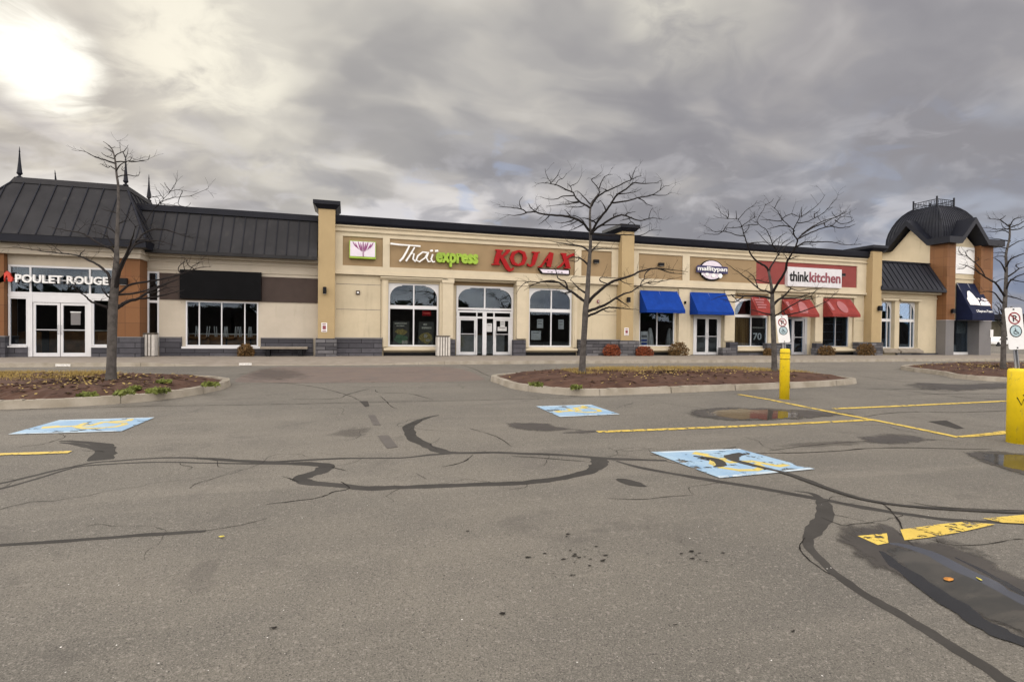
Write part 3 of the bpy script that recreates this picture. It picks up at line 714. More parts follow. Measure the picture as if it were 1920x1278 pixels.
tag(o, 'pale grit scattered over the asphalt', 'grit')

# painted lines
def pline(px, wd, label, off=.036, group=None):
    o = ribbon('painted_line', px, wd, 'paint_yellow', off, .05, 5, kind=None); return tag(o, label, 'painted line', group)
pline([(1120, 810), (1300, 803), (1480, 795), (1640, 787)], .11, 'long yellow stall line running from the open asphalt to the bollard row', .0162)
pline([(1385, 739.5), (1480, 757), (1560, 773), (1640, 788), (1720, 804), (1792, 819)], .12, 'yellow line crossing the stall ends past the short bollard', .0165)
pline([(1562, 766.5), (1650, 763), (1760, 758), (1890, 752), (1990, 748)], .11, 'yellow stall line behind the bigger bollard', .0168)
pline([(1788, 820), (1840, 816), (1900, 809), (1960, 801)], [.07, .12, .15, .14], 'short yellow line ending at the foot of the bigger bollard', .0171)
pline([(-160, 860), (0, 852.5), (60, 850.5), (131, 848)], .10, 'yellow stall line at the left edge below the blue square', .0174)
def pquad(px, label, off):
    o = flatpatch('painted_line', G2(px), 'paint_yellow', off, kind=None); return tag(o, label, 'painted line')
pquad([(1608, 1006), (1640, 1003), (1663, 1001), (1666, 1019), (1646, 1023)], 'broken yellow paint fragment at the puddle tip', .0177)
pquad([(1688, 994), (1760, 984), (1810, 979), (1866, 984), (1805, 998), (1740, 1009), (1696, 1014)], 'middle piece of the broken yellow line beside the big puddle', .0180)
pquad([(1842, 973), (1920, 966), (2060, 955), (2060, 975), (1930, 983), (1880, 981)], 'outer piece of the broken yellow line running off past the big puddle', .0183)

# accessible stall squares: blue ground + worn yellow wheelchair
def stall(px, label, off, flip):
    c = [Vector(p) for p in G2(px)]         # a: far-left, b: far-right, c: near-right, d: near-left
    root = thing('accessible_stall_marking', label, 'painted marking', (0, 0, 0))
    me = flatpatch('blue_square', [tuple(v) for v in c], 'paint_blue', off, kind=None); me.parent = root
    def uv(u, v): return tuple((c[3]*(1-u)+c[2]*u)*(1-v)+(c[0]*(1-u)+c[1]*u)*v)
    # white edging
    for k, (a, b_) in enumerate((((0, 0), (1, 0)), ((0, 1), (1, 1)))):
        vv = b_[1]; s_ = .05 if vv == 0 else -.05
        e_ = flatpatch('edge_line', [uv(0, vv), uv(1, vv), uv(1, vv+s_), uv(0, vv+s_)], 'paint_white', off+.0002, kind=None); e_.parent = root
    def seg(pts, wd, n_):
        mb = MB()
        for i, (a, b_) in enumerate(zip(pts, pts[1:])):
            if flip: a = (1-a[1], a[0]); b_ = (1-b_[1], b_[0])
            A, B = Vector(uv(*a)), Vector(uv(*b_)); t = (B-A).normalized()*wd*.35; nn = Vector((-t.y, t.x)).normalized()*wd/2
            q = [A-t+nn, B+t+nn, B+t-nn, A-t-nn]
            mb.poly([(p.x, p.y, gz(p.y)+off*.5+.0003+.00005*(i+n_)) for p in q])
        return mb
    s1 = seg([(.42, .86), (.45, .80)], .14, 0); s1.v += []; s2 = seg([(.44, .74), (.47, .46), (.70, .44), (.78, .20), (.88, .22)], .085, 2)
    s3 = seg([(.46, .60), (.64, .59)], .075, 8)
    s4 = seg([(.37, .56), (.27, .44), (.25, .30), (.33, .17), (.47, .13), (.60, .19), (.66, .33)], .08, 10)
    mb = MB()
    for s_ in (s1, s2, s3, s4):
        k = len(mb.v); mb.v += s_.v; mb.f += [[i+k for i in f] for f in s_.f]
    o = mb.build('wheelchair_symbol', 'paint_symbol', root)
    for p in o.data.polygons:
        if p.normal.z < 0: p.flip()
    return root
stall([(112, 788), (290, 783), (228, 809), (15, 815)], 'pale blue wheelchair square in front of the single big tree island', .0186, True)
stall([(1005, 762), (1108, 759), (1162, 777), (1050, 782)], 'small blue wheelchair square in front of the long tree island', .0188, True)
stall([(1220, 848), (1385, 842), (1528, 880), (1350, 897)], 'blue wheelchair square crossed by black tar seams', .0190, False)

# ------------------------------------------------------------------ sidewalk
SWY = 20.9; SWZ = .5
mb = MB()
YB = 31.0
def sw_front(x):   # front edge height: dropped at the crossing
    if -4.6 < x < .8: return gz(SWY)+.012
    if -6.6 < x <= -4.6: return gz(SWY)+.012+(SWZ-gz(SWY)-.012)*((-4.6-x)/2)
    if .8 <= x < 3.6: return gz(SWY)+.012+(SWZ-gz(SWY)-.012)*((x-.8)/2.8)
    return SWZ
xs = [-60, -20, -12, -9, -6.6, -5.6, -4.6, -2, .8, 1.7, 2.6, 3.6, 6, 12, 20, 30, 44, 46.5]
for a, b_ in zip(xs, xs[1:]):
    fa, fb = sw_front(a), sw_front(b_)
    mb.poly([(a, SWY+.16, fa), (b_, SWY+.16, fb), (b_, SWY+1.6, SWZ), (a, SWY+1.6, SWZ)])
    mb.poly([(a, SWY+1.6, SWZ), (b_, SWY+1.6, SWZ), (b_, YB, SWZ), (a, YB, SWZ)])
mb.poly([(46.5, SWY+.16, SWZ), (46.5, YB, SWZ), (46.5, YB, .3), (46.5, SWY+.16, .3)])
struct(mb.build('sidewalk', 'concrete'))
mb = MB()
for a, b_ in zip(xs, xs[1:]):
    k = max(1, int((b_-a)/2.0))
    for j in range(k):
        u0, u1 = a+(b_-a)*j/k, a+(b_-a)*(j+1)/k-.012; z0, z1 = sw_front(u0), sw_front(u1); g0 = gz(SWY)-.05
        mb.hexa([(u0, SWY, g0), (u1, SWY, g0), (u1, SWY+.16, g0), (u0, SWY+.16, g0)], [(u0, SWY+.02, z0+.004), (u1, SWY+.02, z1+.004), (u1, SWY+.16, z1+.004), (u0, SWY+.16, z0+.004)])
struct(mb.build('sidewalk_kerb', 'curb'))
for px in (118, 460):
    c = onY(px, 683, SWY); tag(MB().box(c.x-.2, c.x+.2, SWY-.012, SWY+.03, gz(SWY)+.02, gz(SWY)+.1).build('kerb_drain', 'white_speck'), 'small pale drain opening in the pavement kerb %s' % ('below the red lettered shop' if px < 200 else 'before the low dark-roofed wing'), 'drain')

# ------------------------------------------------------------------ tree islands
def island(outline, label, grass_fn, name='tree_island', tufts=()):
    P = smoothpoly(outline, 5)
    cx = sum(p[0] for p in P)/len(P); cy = sum(p[1] for p in P)/len(P)
    root = thing(name, label, 'traffic island', (cx, cy, gz(cy)))
    if sum(P[i-1][0]*P[i][1]-P[i][0]*P[i-1][1] for i in range(len(P))) < 0: P = P[::-1]
    N = len(P)
    def inset(d):
        out = []
        for i in range(N):
            t = (Vector(P[(i+1) % N])-Vector(P[i-1])).normalized(); out.append(Vector(P[i])+Vector((-t.y, t.x))*d)
        return out
    O0, O1, O2 = inset(0), inset(.025), inset(.17)
    mb = MB(); acc = 0
    for i in range(N):
        j = (i+1) % N; zs = [gz(p.y) for p in (O0[i], O0[j])]
        jt = random.uniform(-.006, .006)
        a0, b0 = O0[i], O0[j]; a1, b1 = O1[i], O1[j]; a2, b2 = O2[i], O2[j]
        acc += (b0-a0).length
        if acc > 1.6: acc = 0; b0 = b0.lerp(a0, .06); b1 = b1.lerp(a1, .06); b2 = b2.lerp(a2, .06)
        h0, h1 = .14+jt, .14+jt
        mb.poly([(*a0, zs[0]-.03), (*b0, zs[1]-.03), (*b1, zs[1]+h1), (*a1, zs[0]+h0)])
        mb.poly([(*a1, zs[0]+h0), (*b1, zs[1]+h1), (*b2, zs[1]+h1), (*a2, zs[0]+h0)])
        mb.poly([(*a2, zs[0]+h0), (*b2, zs[1]+h1), (*b2, zs[1]-.03), (*a2, zs[0]-.03)])
    mb.build('kerb', 'curb', root)
    M = 9; rings = []
    mb = MB(); rr = random.Random(11)
    for k in range(M+1):
        t = k/M; ring = []
        for i in range(N):
            q = O2[i].lerp(Vector((cx, cy)), t*.97)
            if k: q += Vector((rr.uniform(-.03, .03), rr.uniform(-.03, .03)))
            d = (O2[i]-q).length; hh = .10+.20*(1-math.exp(-d/.7))
            ring.append(mb.vert((q.x, q.y, gz(q.y)+hh+(rr.uniform(-.02, .02) if k else 0))))
        rings.append(ring)
    for a, b_ in zip(rings, rings[1:]):
        for i in range(N): j = (i+1) % N; mb.f.append([a[i], a[j], b_[j], b_[i]])
    mb.f.append(rings[-1])
    for _ in range(int(420)):      # bark chips
        i = rr.randrange(N); t = rr.random()**.6; q = O2[i].lerp(Vector((cx, cy)), t*.95); d = (O2[i]-q).length; z = gz(q.y)+.10+.20*(1-math.exp(-d/.7))+.012
        a = rr.uniform(0, 6.3); l = rr.uniform(.03, .09); ww = l*.4; ca, sa = math.cos(a), math.sin(a); tz = rr.uniform(-.02, .03)
        mb.poly([(q.x-l*ca-ww*sa, q.y-l*sa+ww*ca, z), (q.x+l*ca-ww*sa, q.y+l*sa+ww*ca, z+tz), (q.x+l*ca+ww*sa, q.y+l*sa-ww*ca, z+tz), (q.x-l*ca+ww*sa, q.y-l*sa-ww*ca, z)])
    mb.build('mulch_bed', 'mulch', root, smooth=False)
    mb = MB()
    for _ in range(520):
        i = rr.randrange(N); t = rr.random()**.7; q = O2[i].lerp(Vector((cx, cy)), t*.95); d = (O2[i]-q).length; z = gz(q.y)+.10+.20*(1-math.exp(-d/.7))+.02
        u = Vector((rr.uniform(-1, 1), rr.uniform(-1, 1), rr.uniform(-.4, .4))).normalized()*rr.uniform(.02, .045); v = Vector((-u.y, u.x, rr.uniform(-.01, .02)))*.55; c_ = Vector((q.x, q.y, z))
        mb.poly([c_-u, c_+v, c_+u, c_-v])
    lt = mb.build('leaf_litter', 'dry_grass', root, fix=False); lt['kind'] = 'stuff'
    def height(q):
        d = min((Vector(q)-o).length for o in O2); return gz(q[1])+.10+.20*(1-math.exp(-d/.7))
    return root, height, O2
isl = {}
isl['mid'] = island(G2([(936, 720), (958, 728), (1000, 735), (1060, 740.5), (1110, 742), (1200, 739), (1300, 735), (1400, 731), (1500, 727), (1570, 723), (1607, 718)])+[(13.75, 12.6), (13.3, 13.8), (12.2, 15.0), (10.5, 15.6), (8, 15.8), (6.0, 15.6), (4.6, 15.0), (3.7, 14.2)], 'long kerbed mulch island that carries two bare trees', None)
isl['left'] = island(G2([(-260, 778), (-100, 772), (0, 768), (100, 764), (190, 759), (280, 752), (350, 743), (400, 734), (430, 725)])+[(-2.75, 14.4), (-3.5, 15.2), (-5, 15.7), (-7, 15.9), (-9.5, 15.9), (-10.6, 14.5)], 'kerbed mulch island with yellow grass and a single big tree', None)
isl['right'] = island(G2([(1762, 703), (1790, 709), (1850, 714), (1920, 717), (2010, 720), (2100, 722)])+[(28.5, 12.4), (28.5, 16), (26, 17), (23, 17), (21, 16.2), (20.1, 15)], 'reddish mulch island behind the leaning no parking sign', None)
# dry grass on the far sides, small green plants
def grass(name, height, region, n, label, hmin=.04, hmax=.12, seed=1, m='dry_grass'):
    rr = random.Random(seed); mb = MB(); k = 0
    while k < n:
        q = region(rr)
        if q is None or (math.sin(q[0]*3.1+seed)+math.sin(q[1]*4.3+q[0]*1.7)+rr.uniform(-.9, .9)) < -.55: continue
        k += 1; z = height(q)-.01; h = rr.uniform(hmin, hmax); a = rr.uniform(0, 6.28); wd = .006; lean = Vector((rr.uniform(-1, 1), rr.uniform(-1, 1)))*h*.7
        ca, sa = math.cos(a)*wd, math.sin(a)*wd
        mb.f.append([mb.vert((q[0]-ca, q[1]-sa, z)), mb.vert((q[0]+ca, q[1]+sa, z)), mb.vert((q[0]+lean.x, q[1]+lean.y, z+h))])
    o = mb.build(name, m, fix=False); o['kind'] = 'stuff'; tag(o, label, 'grass'); return o
def reg_mid(rr):
    x = rr.uniform(5.6, 13.2); f = 14.0-.22*max(0, x-9.5)-.55*max(0, 7.2-x); y = rr.gauss(f, .55)
    return (x, y) if 12.6 < y < 15.3 and y < 15.35-.5*max(0, x-11.5) else None
grass('dry_grass', isl['mid'][1], reg_mid, 9000, 'yellowish dry grass along the far side of the long tree island', seed=4)
def reg_left(rr):
    x = rr.uniform(-10.2, -5.2); f = 14.2+.1*(x+5.2); y = rr.gauss(f, .75)
    return (x, y) if 12.4 < y < 15.6 else None
grass('dry_grass', isl['left'][1], reg_left, 10000, 'yellowish dry grass along the far side of the single tree island', seed=5)

def leafy(name, c, r, h, n, m, label, seed, cat='plant', group=None, leaf=.05, spread=1.0):
    rr = random.Random(seed); mb = MB()
    for i in range(n):
        a = rr.uniform(0, 6.28); t = rr.random()**.5; ph = rr.uniform(0, 1)
        p = Vector((c[0]+r*t*math.cos(a)*spread, c[1]+r*t*math.sin(a), c[2]+h*ph*(1-.5*t*t)))
        d = Vector((rr.uniform(-1, 1), rr.uniform(-1, 1), rr.uniform(-.2, 1))).normalized(); e_ = d.cross(Vector((rr.uniform(-1, 1), rr.uniform(-1, 1), .3))).normalized(); l = leaf*rr.uniform(.6, 1.4)
        mb.poly([p-d*l, p+e_*l*.4, p+d*l, p-e_*l*.4])
    o = mb.build(name, m, fix=False); return tag(o, label, cat, group)
k = 0
for px, py, r, lb in ((232, 733, .22, 'largest bright green tuft in the mulch right of the big trunk'), (292, 731, .2, 'second bright green tuft towards the island tip'), (163, 729, .2, 'yellow green tuft left of the big trunk'), (252, 722, .14, 'small yellowish tuft behind the bright green ones'), (308, 713, .18, 'yellowish tuft at the far edge of the single tree island'), (305, 724, .16, 'small yellow tuft just behind the second bright green one'), (1005, 720, .2, 'green tuft near the narrow tip of the long island'), (1080, 720, .16, 'bright green tuft in front of the thin trunk'), (395, 716, .2, 'fresh green tuft at the tip of the single tree island')):
    c = gnd(px, py, .26); h_ = isl['left'][1] if px < 500 else isl['mid'][1]
    leafy('ground_plant', (c.x, c.y, h_((c.x, c.y))), r*.75, .07, 110, 'grass_green', lb, 20+k, 'plant'); k += 1

# ================================================================== BUILDINGS
def interior(parent, x0, x1, y0, y1, z0, z1, parts=(), m='interior'):
    mb = MB(); t = .05
    mb.poly([(x0, y1, z0), (x1, y1, z0), (x1, y1, z1), (x0, y1, z1)]); mb.poly([(x0, y0, z0), (x1, y0, z0), (x1, y1, z0), (x0, y1, z0)])
    mb.poly([(x0, y0, z1), (x1, y0, z1), (x1, y1, z1), (x0, y1, z1)]); mb.poly([(x0, y0, z0), (x0, y1, z0), (x0, y1, z1), (x0, y0, z1)]); mb.poly([(x1, y0, z0), (x1, y1, z0), (x1, y1, z1), (x1, y0, z1)])
    for xp in parts: mb.box(xp-t, xp+t, y0+.02, y1-.02, z0+.01, z1-.01)
    return mb.build('interior', m, parent, fix=False)

# ------------------------------------------------------------------ long cream block
YM, YBAND, YBK = 26.05, 25.93, 38.0
CT, CB, FR, PT_, PB_, BB = 6.84, 6.45, 6.18, 5.95, 4.62, 4.25
X0M, X1M = -1.0, 31.2
main = thing('shop_building', 'long cream shop block with black cornice and tan sign panels', 'building', (15, YM, .5))
def H(a, b_, z0, z1, Y=YM): return (fx(a, Y), fx(b_, Y), z0, z1)
h_w1 = H(728, 823, .92, 3.92); h_d1 = H(850, 966, .5, 4.12); h_w2 = H(991.5, 1073, .92, 3.92)
h_w3 = H(1199, 1270, .98, 4.0); h_d2 = H(1295, 1357, .5, 4.0); h_w4 = H(1378, 1441, .98, 4.05); h_d3 = H(1464, 1527, .5, 4.05); h_w5 = H(1543, 1601, .98, 3.98)
mb = MB(); wall_holes(mb, X0M, X1M, .5, BB, [h_w1, h_d1, h_w2, h_w3, h_d2, h_w4, h_d3, h_w5], YM, YM+.45); mb.build('lower_wall', 'cream', main, fix=False)
pan = [H(642, 717, PB_, PT_, YBAND), H(730, 1077, PB_, PT_, YBAND), H(1089, 1146, PB_, PT_, YBAND), H(1196.5, 1279, PB_, PT_, YBAND), H(1292, 1417.5, PB_, PT_, YBAND), H(1418.5, 1606, PB_, PT_, YBAND)]
pan[4] = (pan[4][0], (pan[4][1]+pan[5][0])/2, PB_, PT_); pan[5] = (pan[4][1], pan[5][1], PB_, PT_)
mb = MB(); wall_holes(mb, X0M, X1M, BB, CB, [*pan[:4], (pan[4][0], pan[5][1], PB_, PT_)], YBAND, YBAND+.06); mb.build('sign_band', 'cream_trim', main, fix=False)
for i, p in enumerate(pan): MB().box(p[0]-(.05 if i != 5 else -.002), p[1]+(.05 if i != 4 else -.002), YBAND+.06, YBAND+.11, p[2]-.05, p[3]+.05).build('sign_panel', 'red_panel' if i == 5 else 'tan', main)
mb = MB()
mb.box(X0M, X1M, YBAND-.05, YBAND-.001, FR-.05, FR+.02); mb.box(X0M, X1M, YBAND-.09, YBAND-.0512, FR-.015, FR+.02)
mb.box(X0M, X1M, YBAND-.06, YBAND-.001, BB-.03, BB+.10); mb.box(X0M, X1M, YBAND-.08, YBAND-.001, CB-.08, CB-.003)
mb.build('moulding', 'cream_trim', main)
mb = MB(); mb.prismX([(YBAND-.12, CB), (YBAND-.20, CB+.10), (YBAND-.24, CT-.04), (YBAND-.24, CT), (YBAND+.5, CT), (YBAND+.5, CB)], X0M, X1M); mb.build('cornice', 'cornice', main)
MB().box(X0M, X1M, YBAND+.51, YBK, 6.0, 6.2).build('roof', 'roof', main)
mb = MB(); mb.box(X0M, X1M, YBK, YBK+.3, .5, 6.2); mb.box(X0M-.01, X0M+.28, YM+.46, YBK-.01, .5, 5.99); mb.box(X1M-.28, X1M+.01, YM+.46, YBK-.01, .5, 5.99); mb.build('rear_wall', 'cream', main)
interior(main, X0M+.3, X1M-.3, YM+.46, 31.5, .512, 4.3, (h_w2[1]+.5, h_w3[1]+.25, h_d3[0]-.3))
# stone plinths between the openings (they stop short of doors), darker under the windows
YS = 25.80
for a, b_, ztop, pr in ((628.5, 717, 1.28, 0), (838, 854, 1.28, .05), (963, 986, 1.28, .05), (1086, 1164, 1.28, .16), (1188, 1197, 1.28, .16), (1353, 1378, .93, .16), (1367, 1382, 1.24, .10), (1437, 1463, 1.2, .12), (1528, 1542, .92, .16), (1529.5, 1541, 1.22, .1), (1606, 1632, 1.24, .16)):
    mb = MB(); xa, xb = fx(a, YS), fx(b_, YS)
    mb.box(xa, xb, YS-pr, YM-.003, .5, ztop); mb.build('stone_plinth', 'stone' if pr > .1 else 'slate', main)
    if a in (628.5, 1086, 1606): MB().box(xa-.02, xb+.02, YS-pr-.04, YM-.005, ztop+.002, ztop+.06).build('plinth_cap', 'grey_panel', main)
for h in (h_w1, h_w2, h_w3, h_w4, h_w5):
    e_ = .22 if h in (h_w1, h_w2) else .04
    MB().prismX([(YM-.24, .84), (YM-.24, .76), (YM-.003, .66), (YM-.003, .90)], h[0]-e_, h[1]+e_).build('window_sill', 'cream_trim', main)
    if h in (h_w1, h_w2, h_w3, h_w5): MB().box(h[0]-e_+.02, h[1]+e_-.02, YM-.06, YM-.004, .5, .655).build('under_sill', 'black', main)
    else: MB().box(h[0]+.01, h[1]-.01, YM-.16, YM-.004, .5, .655).build('stone_plinth', 'slate', main)
# casings with projecting heads round the large windows, pilaster strips between bays
for h, ex in ((h_w1, .30), (h_w2, .24)):
    mb = MB()
    mb.box(h[0]-ex, h[0]-.02, YM-.10, YM-.002, .91, 4.02); mb.box(h[1]+.02, h[1]+ex, YM-.10, YM-.002, .91, 4.02)
    mb.box(h[0]-ex+.05, h[0]-.09, YM-.14, YM-.1012, .92, 3.98); mb.box(h[1]+.09, h[1]+ex-.05, YM-.14, YM-.1012, .92, 3.98)
    mb.prismX([(YM-.12, 4.022), (YM-.24, 4.13), (YM-.24, 4.17), (YM-.002, 4.17), (YM-.002, 4.022)], h[0]-ex-.08, h[1]+ex+.08)
    mb.build('window_casing', 'cream_trim', main)
for a, b_ in ((829, 848.5), (968, 986.5)):
    xa, xb = fx(a), fx(b_); MB().box(xa, xb, YM-.20, YM-.002, 1.34, 3.979).box(xa-.04, xb+.04, YM-.24, YM-.002, 3.98, 4.19).build('pier', 'cream_trim', main)
for a, b_ in ((1272, 1294), (1358, 1377), (1528, 1542)):
    xa, xb = fx(a), fx(b_); MB().box(xa, xb, YM-.10, YM-.002, 1.30 if a != 1272 else .5, 4.14).build('pier', 'cream_trim', main)
# reveals strips (thin joints in the render)
mb = MB()
for z in (3.77, 2.62):
    mb.box(fx(630), fx(714), YM-.006, YM-.0005, z, z+.018)
for z in (2.62,):
    mb.box(fx(1092), fx(1160), YM-.006, YM-.0005, z, z+.016); mb.box(fx(1606), fx(1634), YM-.006, YM-.0005, z, z+.016)
mb.box(fx(714)-.01, fx(714), YM-.0065, YM-.0007, 1.3, 4.2)
mb.build('wall_joint', 'stone', main)
# arched windows
YW = YM+.16
def xw(px): return fx(px, YW)
for h, mp in ((h_w1, 775.3), (h_w2, 1032.5)):
    window(main, h[0]+.01, h[1]-.01, h[2]+.01, h[3]-.01, YW, vert=(xw(mp),), horiz=((2.79, .17),), fr=.075, arch=(3.25, .55), glass='glass')
# main entrance: arched fanlight, two doors and a dark centre
YD = YM+.40
dx = lambda px: fx(px, YD)
ex0, ex1 = dx(855), dx(961.5)
ent = window(main, ex0, ex1, 2.62, 3.93, YD, vert=((dx(908), 2.75, 3.86),), horiz=((2.80, .10),), fr=.09, arch=(3.25, .6), name='fanlight')
mb = MB()
for px, ww in ((858, .14), (893.5, .05), (908, .20), (925.5, .06), (958.5, .14)):
    mb.box(dx(px)-ww/2, dx(px)+ww/2, YD-.10, YD, .512, 2.615)
mb.box(ex0, ex1, YD-.09, YD-.004, 2.33, 2.42); mb.build('entrance_frame', 'white_frame', main)
for a, b_ in ((860, 892.5), (926.5, 956.5)):
    MB().box(dx(a), dx(b_), YD-.05, YD-.04, 2.425, 2.612).build('transom_pane', 'glass', main)
door(main, dx(860), dx(892.3), .515, 2.328, YD, 1); door(main, dx(927), dx(956.3), .515, 2.328, YD, -1)
for a, b_ in ((894.5, 904.8), (911.3, 924)): MB().box(dx(a), dx(b_), YD-.05, YD-.04, .52, 2.612).build('side_pane', 'glass', main)
MB().box(h_d1[0]+.003, h_d1[1]-.003, YD-.02, YD+.03, 3.935, 4.115).build('entrance_head', 'tan', main)
for xa, xb in ((h_d1[0]+.004, ex0-.004), (ex1+.004, h_d1[1]-.004)): MB().box(xa, xb, YD-.02, YD+.03, .513, 3.93).build('entrance_side', 'cream_trim', main)
# right-hand shop windows and doors
window(main, h_w3[0]+.04, xw(1263), h_w3[2]+.01, 3.05, YW, vert=(xw(1231),), fr=.05)
MB().box(xw(1263)+.01, h_w3[1]-.004, YW-.08, YW, h_w3[2]+.01, 3.05).build('window_casing', 'cream_trim', main)
MB().box(h_w3[0]+.004, h_w3[1]-.004, YW-.05, YW, 3.06, 3.995).build('window_head', 'cream', main)
YD2 = YM+.30; d2 = lambda px: fx(px, YD2)
mb = MB(); mb.box(d2(1299), d2(1303), YD2-.09, YD2, .512, 2.75); mb.box(d2(1347), d2(1351.5), YD2-.09, YD2, .512, 2.75); mb.box(d2(1303), d2(1347), YD2-.09, YD2, 2.64, 2.75); mb.build('door_frame', 'white_frame', main)
door(main, d2(1303.3), d2(1325), .515, 2.635, YD2, 1); door(main, d2(1325.4), d2(1346.8), .515, 2.635, YD2, -1)
MB().box(h_d2[0]+.004, h_d2[1]-.004, YD2-.05, YD2, 2.755, 3.995).build('window_head', 'cream', main)
for xa, xb in ((d2(1351.5)+.003, h_d2[1]-.004), (h_d2[0]+.004, d2(1299)-.003)): MB().box(xa, xb, YD2-.06, YD2, .512, 2.75).build('window_casing', 'cream_trim', main)
wn4 = window(main, h_w4[0]+.01, xw(1437), h_w4[2]+.01, 3.72, YW, vert=(xw(1407),), horiz=((2.75, .16),), fr=.05, arch=(3.0, .85))
MB().box(xw(1437)+.01, h_w4[1]-.004, YW-.08, YW, h_w4[2]+.01, 3.72).build('window_casing', 'cream_trim', main)
MB().box(h_w4[0]+.004, h_w4[1]-.004, YW-.06, YW, 3.73, 4.045).build('window_head', 'tan', main)
MB().box(xw(1380), xw(1405.5), YW+.05, YW+.08, 1.05, 2.66).build('wood_screen', 'veneer', main)
d3 = lambda px: fx(px, YD2)
mb = MB(); mb.box(d3(1466), d3(1470), YD2-.09, YD2, .512, 2.75); mb.box(d3(1483), d3(1486), YD2-.09, YD2, .512, 2.75); mb.box(d3(1507), d3(1512), YD2-.09, YD2, .512, 2.75); mb.box(d3(1470), d3(1483), YD2-.085, YD2-.003, 2.64, 2.75); mb.box(d3(1486), d3(1507), YD2-.085, YD2-.003, 2.64, 2.75); mb.box(d3(1470), d3(1483), YD2-.085, YD2-.003, 1.15, 1.22); mb.build('door_frame', 'alu', main)
door(main, d3(1486.2), d3(1506.8), .515, 2.635, YD2, -1, m='alu'); MB().box(d3(1470), d3(1483), YD2-.05, YD2-.04, .52, 2.64).build('side_pane', 'glass', main)
MB().box(h_d3[0]+.004, h_d3[1]-.004, YD2-.05, YD2, 2.755, 4.045).build('window_head', 'cream', main)
mb = MB(); mb.box(d3(1512)+.004, h_d3[1]-.004, YD2-.06, YD2, .512, 2.75); mb.build('window_casing', 'cream_trim', main)
window(main, h_w5[0]+.02, xw(1589), h_w5[2]+.01, 3.0, YW, vert=(xw(1565),), fr=.05, m='alu')
MB().box(xw(1589)+.01, h_w5[1]-.004, YW-.08, YW, h_w5[2]+.01, 3.0).build('window_casing', 'cream_trim', main)
MB().box(h_w5[0]+.004, h_w5[1]-.004, YW-.05, YW, 3.01, 3.975).build('window_head', 'cream', main)
mb = MB(); mb.box(fx(1540), fx(1604), YM-.12, YM-.002, 4.0, 4.1); mb.build('window_casing', 'cream_trim', main)

# ochre piers with dark caps: parts of the block
def pier(x0, x1, y0, y1, ztop, capback, base=True):
    o = MB().box(x0, x1, y0, y1, 1.30 if base else .5, ztop).build('ochre_pier', 'tan_pier', main)
    mb = MB(); lo = [(x0-.04, y0-.04), (x1+.04, y0-.04), (x1+.04, capback), (x0-.04, capback)]; hi = [(x0-.2, y0-.2), (x1+.2, y0-.2), (x1+.2, capback+.15), (x0-.2, capback+.15)]
    mb.hexa([(*p, ztop) for p in lo], [(*p, ztop+.17) for p in hi]); mb.box(x0-.22, x1+.22, y0-.22, capback+.17, ztop+.172, ztop+.34); mb.build('pier_cap', 'cornice', o)
    if base:
        MB().box(x0-.09, x1+.09, y0-.09, y1-.02, .5, 1.30-.002).build('stone_base', 'stone', o)
YP = 25.52
pier(fx(596, YP), fx(627.5, YP), YP, 27.4, 7.02, 27.0)
pier(fx(1165, YP), fx(1187.5, YP), YP, 27.0, 6.98, 27.3)
pier(fx(1634.5, YP), fx(1652, YP), YP, 27.6, 6.86, 28.6)

# ------------------------------------------------------------------ low wing with a dark standing-seam roof (left)
def seam_roof(parent, x0, x1, ye, ze, yt, zt, sp, th=.10, cap=.22, m='roof'):
    """single slope from eave (ye,ze) up to (yt,zt) with raised seams"""
    MB().prismX([(ye, ze), (ye, ze-.14), (ye+.10, ze-.14), (yt+.30, zt-.02), (yt, zt)], x0, x1).build('roof', m, parent)
    n = Vector((0, -(zt-ze), yt-ye)).normalized(); mb = MB(); x = x0+.12
    while x < x1-.05:
        a = Vector((x, ye+.01, ze+.01)); b_ = Vector((x, yt, zt)); off = Vector((0, n.y, n.z))*.035; hw = Vector((.014, 0, 0))
        mb.hexa([a-hw-off*.3, a+hw-off*.3, b_+hw-off*.3, b_-hw-off*.3], [a-hw+off, a+hw+off, b_+hw+off, b_-hw+off]); x += sp
    mb.build('standing_seams', 'cornice', parent)
    MB().box(x0, x1, yt-.10, yt+.5, zt-.04, zt+cap).build('ridge_cap', 'cornice', parent)
YL = 26.12
lw = thing('shop_building', 'low wing with dark sloped metal roof and blank black sign', 'building', (-5, YL, .5))
XL0, XL1 = -8.6, -1.0
fl = lambda px: fx(px, YL)
hc = (fl(275), fl(298.5), .92, 4.04); hwn = (fl(348), fl(484.5), .91, 2.85)
mb = MB(); wall_holes(mb, XL0, XL1, .5, 4.84, [hc, hwn], YL, YL+.4); mb.build('wall', 'pav_cream', lw, fix=False)
window(lw, hc[0]+.005, hc[1]-.005, hc[2]+.005, hc[3]-.005, YL+.10, horiz=((2.78, .10),), fr=.07)
window(lw, hwn[0]+.005, hwn[1]-.005, hwn[2]+.005, hwn[3]-.005, YL+.08, vert=(fl(373.5), fl(415.5), fl(459)), fr=.055)
MB().box(hwn[0]-.12, hwn[1]+.1, YL-.14, YL-.002, .82, .905).build('window_sill', 'white_frame', lw)
for xa, xb, zz in ((fl(300), hwn[0]-.13, 1.26), (hwn[0]-.129, hwn[1]+.109, .817), (hwn[1]+.11, XL1-.5, 1.26)):
    MB().box(xa, xb, YL-.10, YL-.002, .5, zz).build('slate_plinth', 'slate', lw)
    if zz > 1: MB().box(xa, xb, YL-.13, YL-.003, 1.262, 1.31).build('plinth_cap', 'grey_panel', lw)
MB().box(fl(299.5), XL1-.3, YL-.05, YL-.002, 2.88, 3.98).build('brown_panel', 'brown_panel', lw)
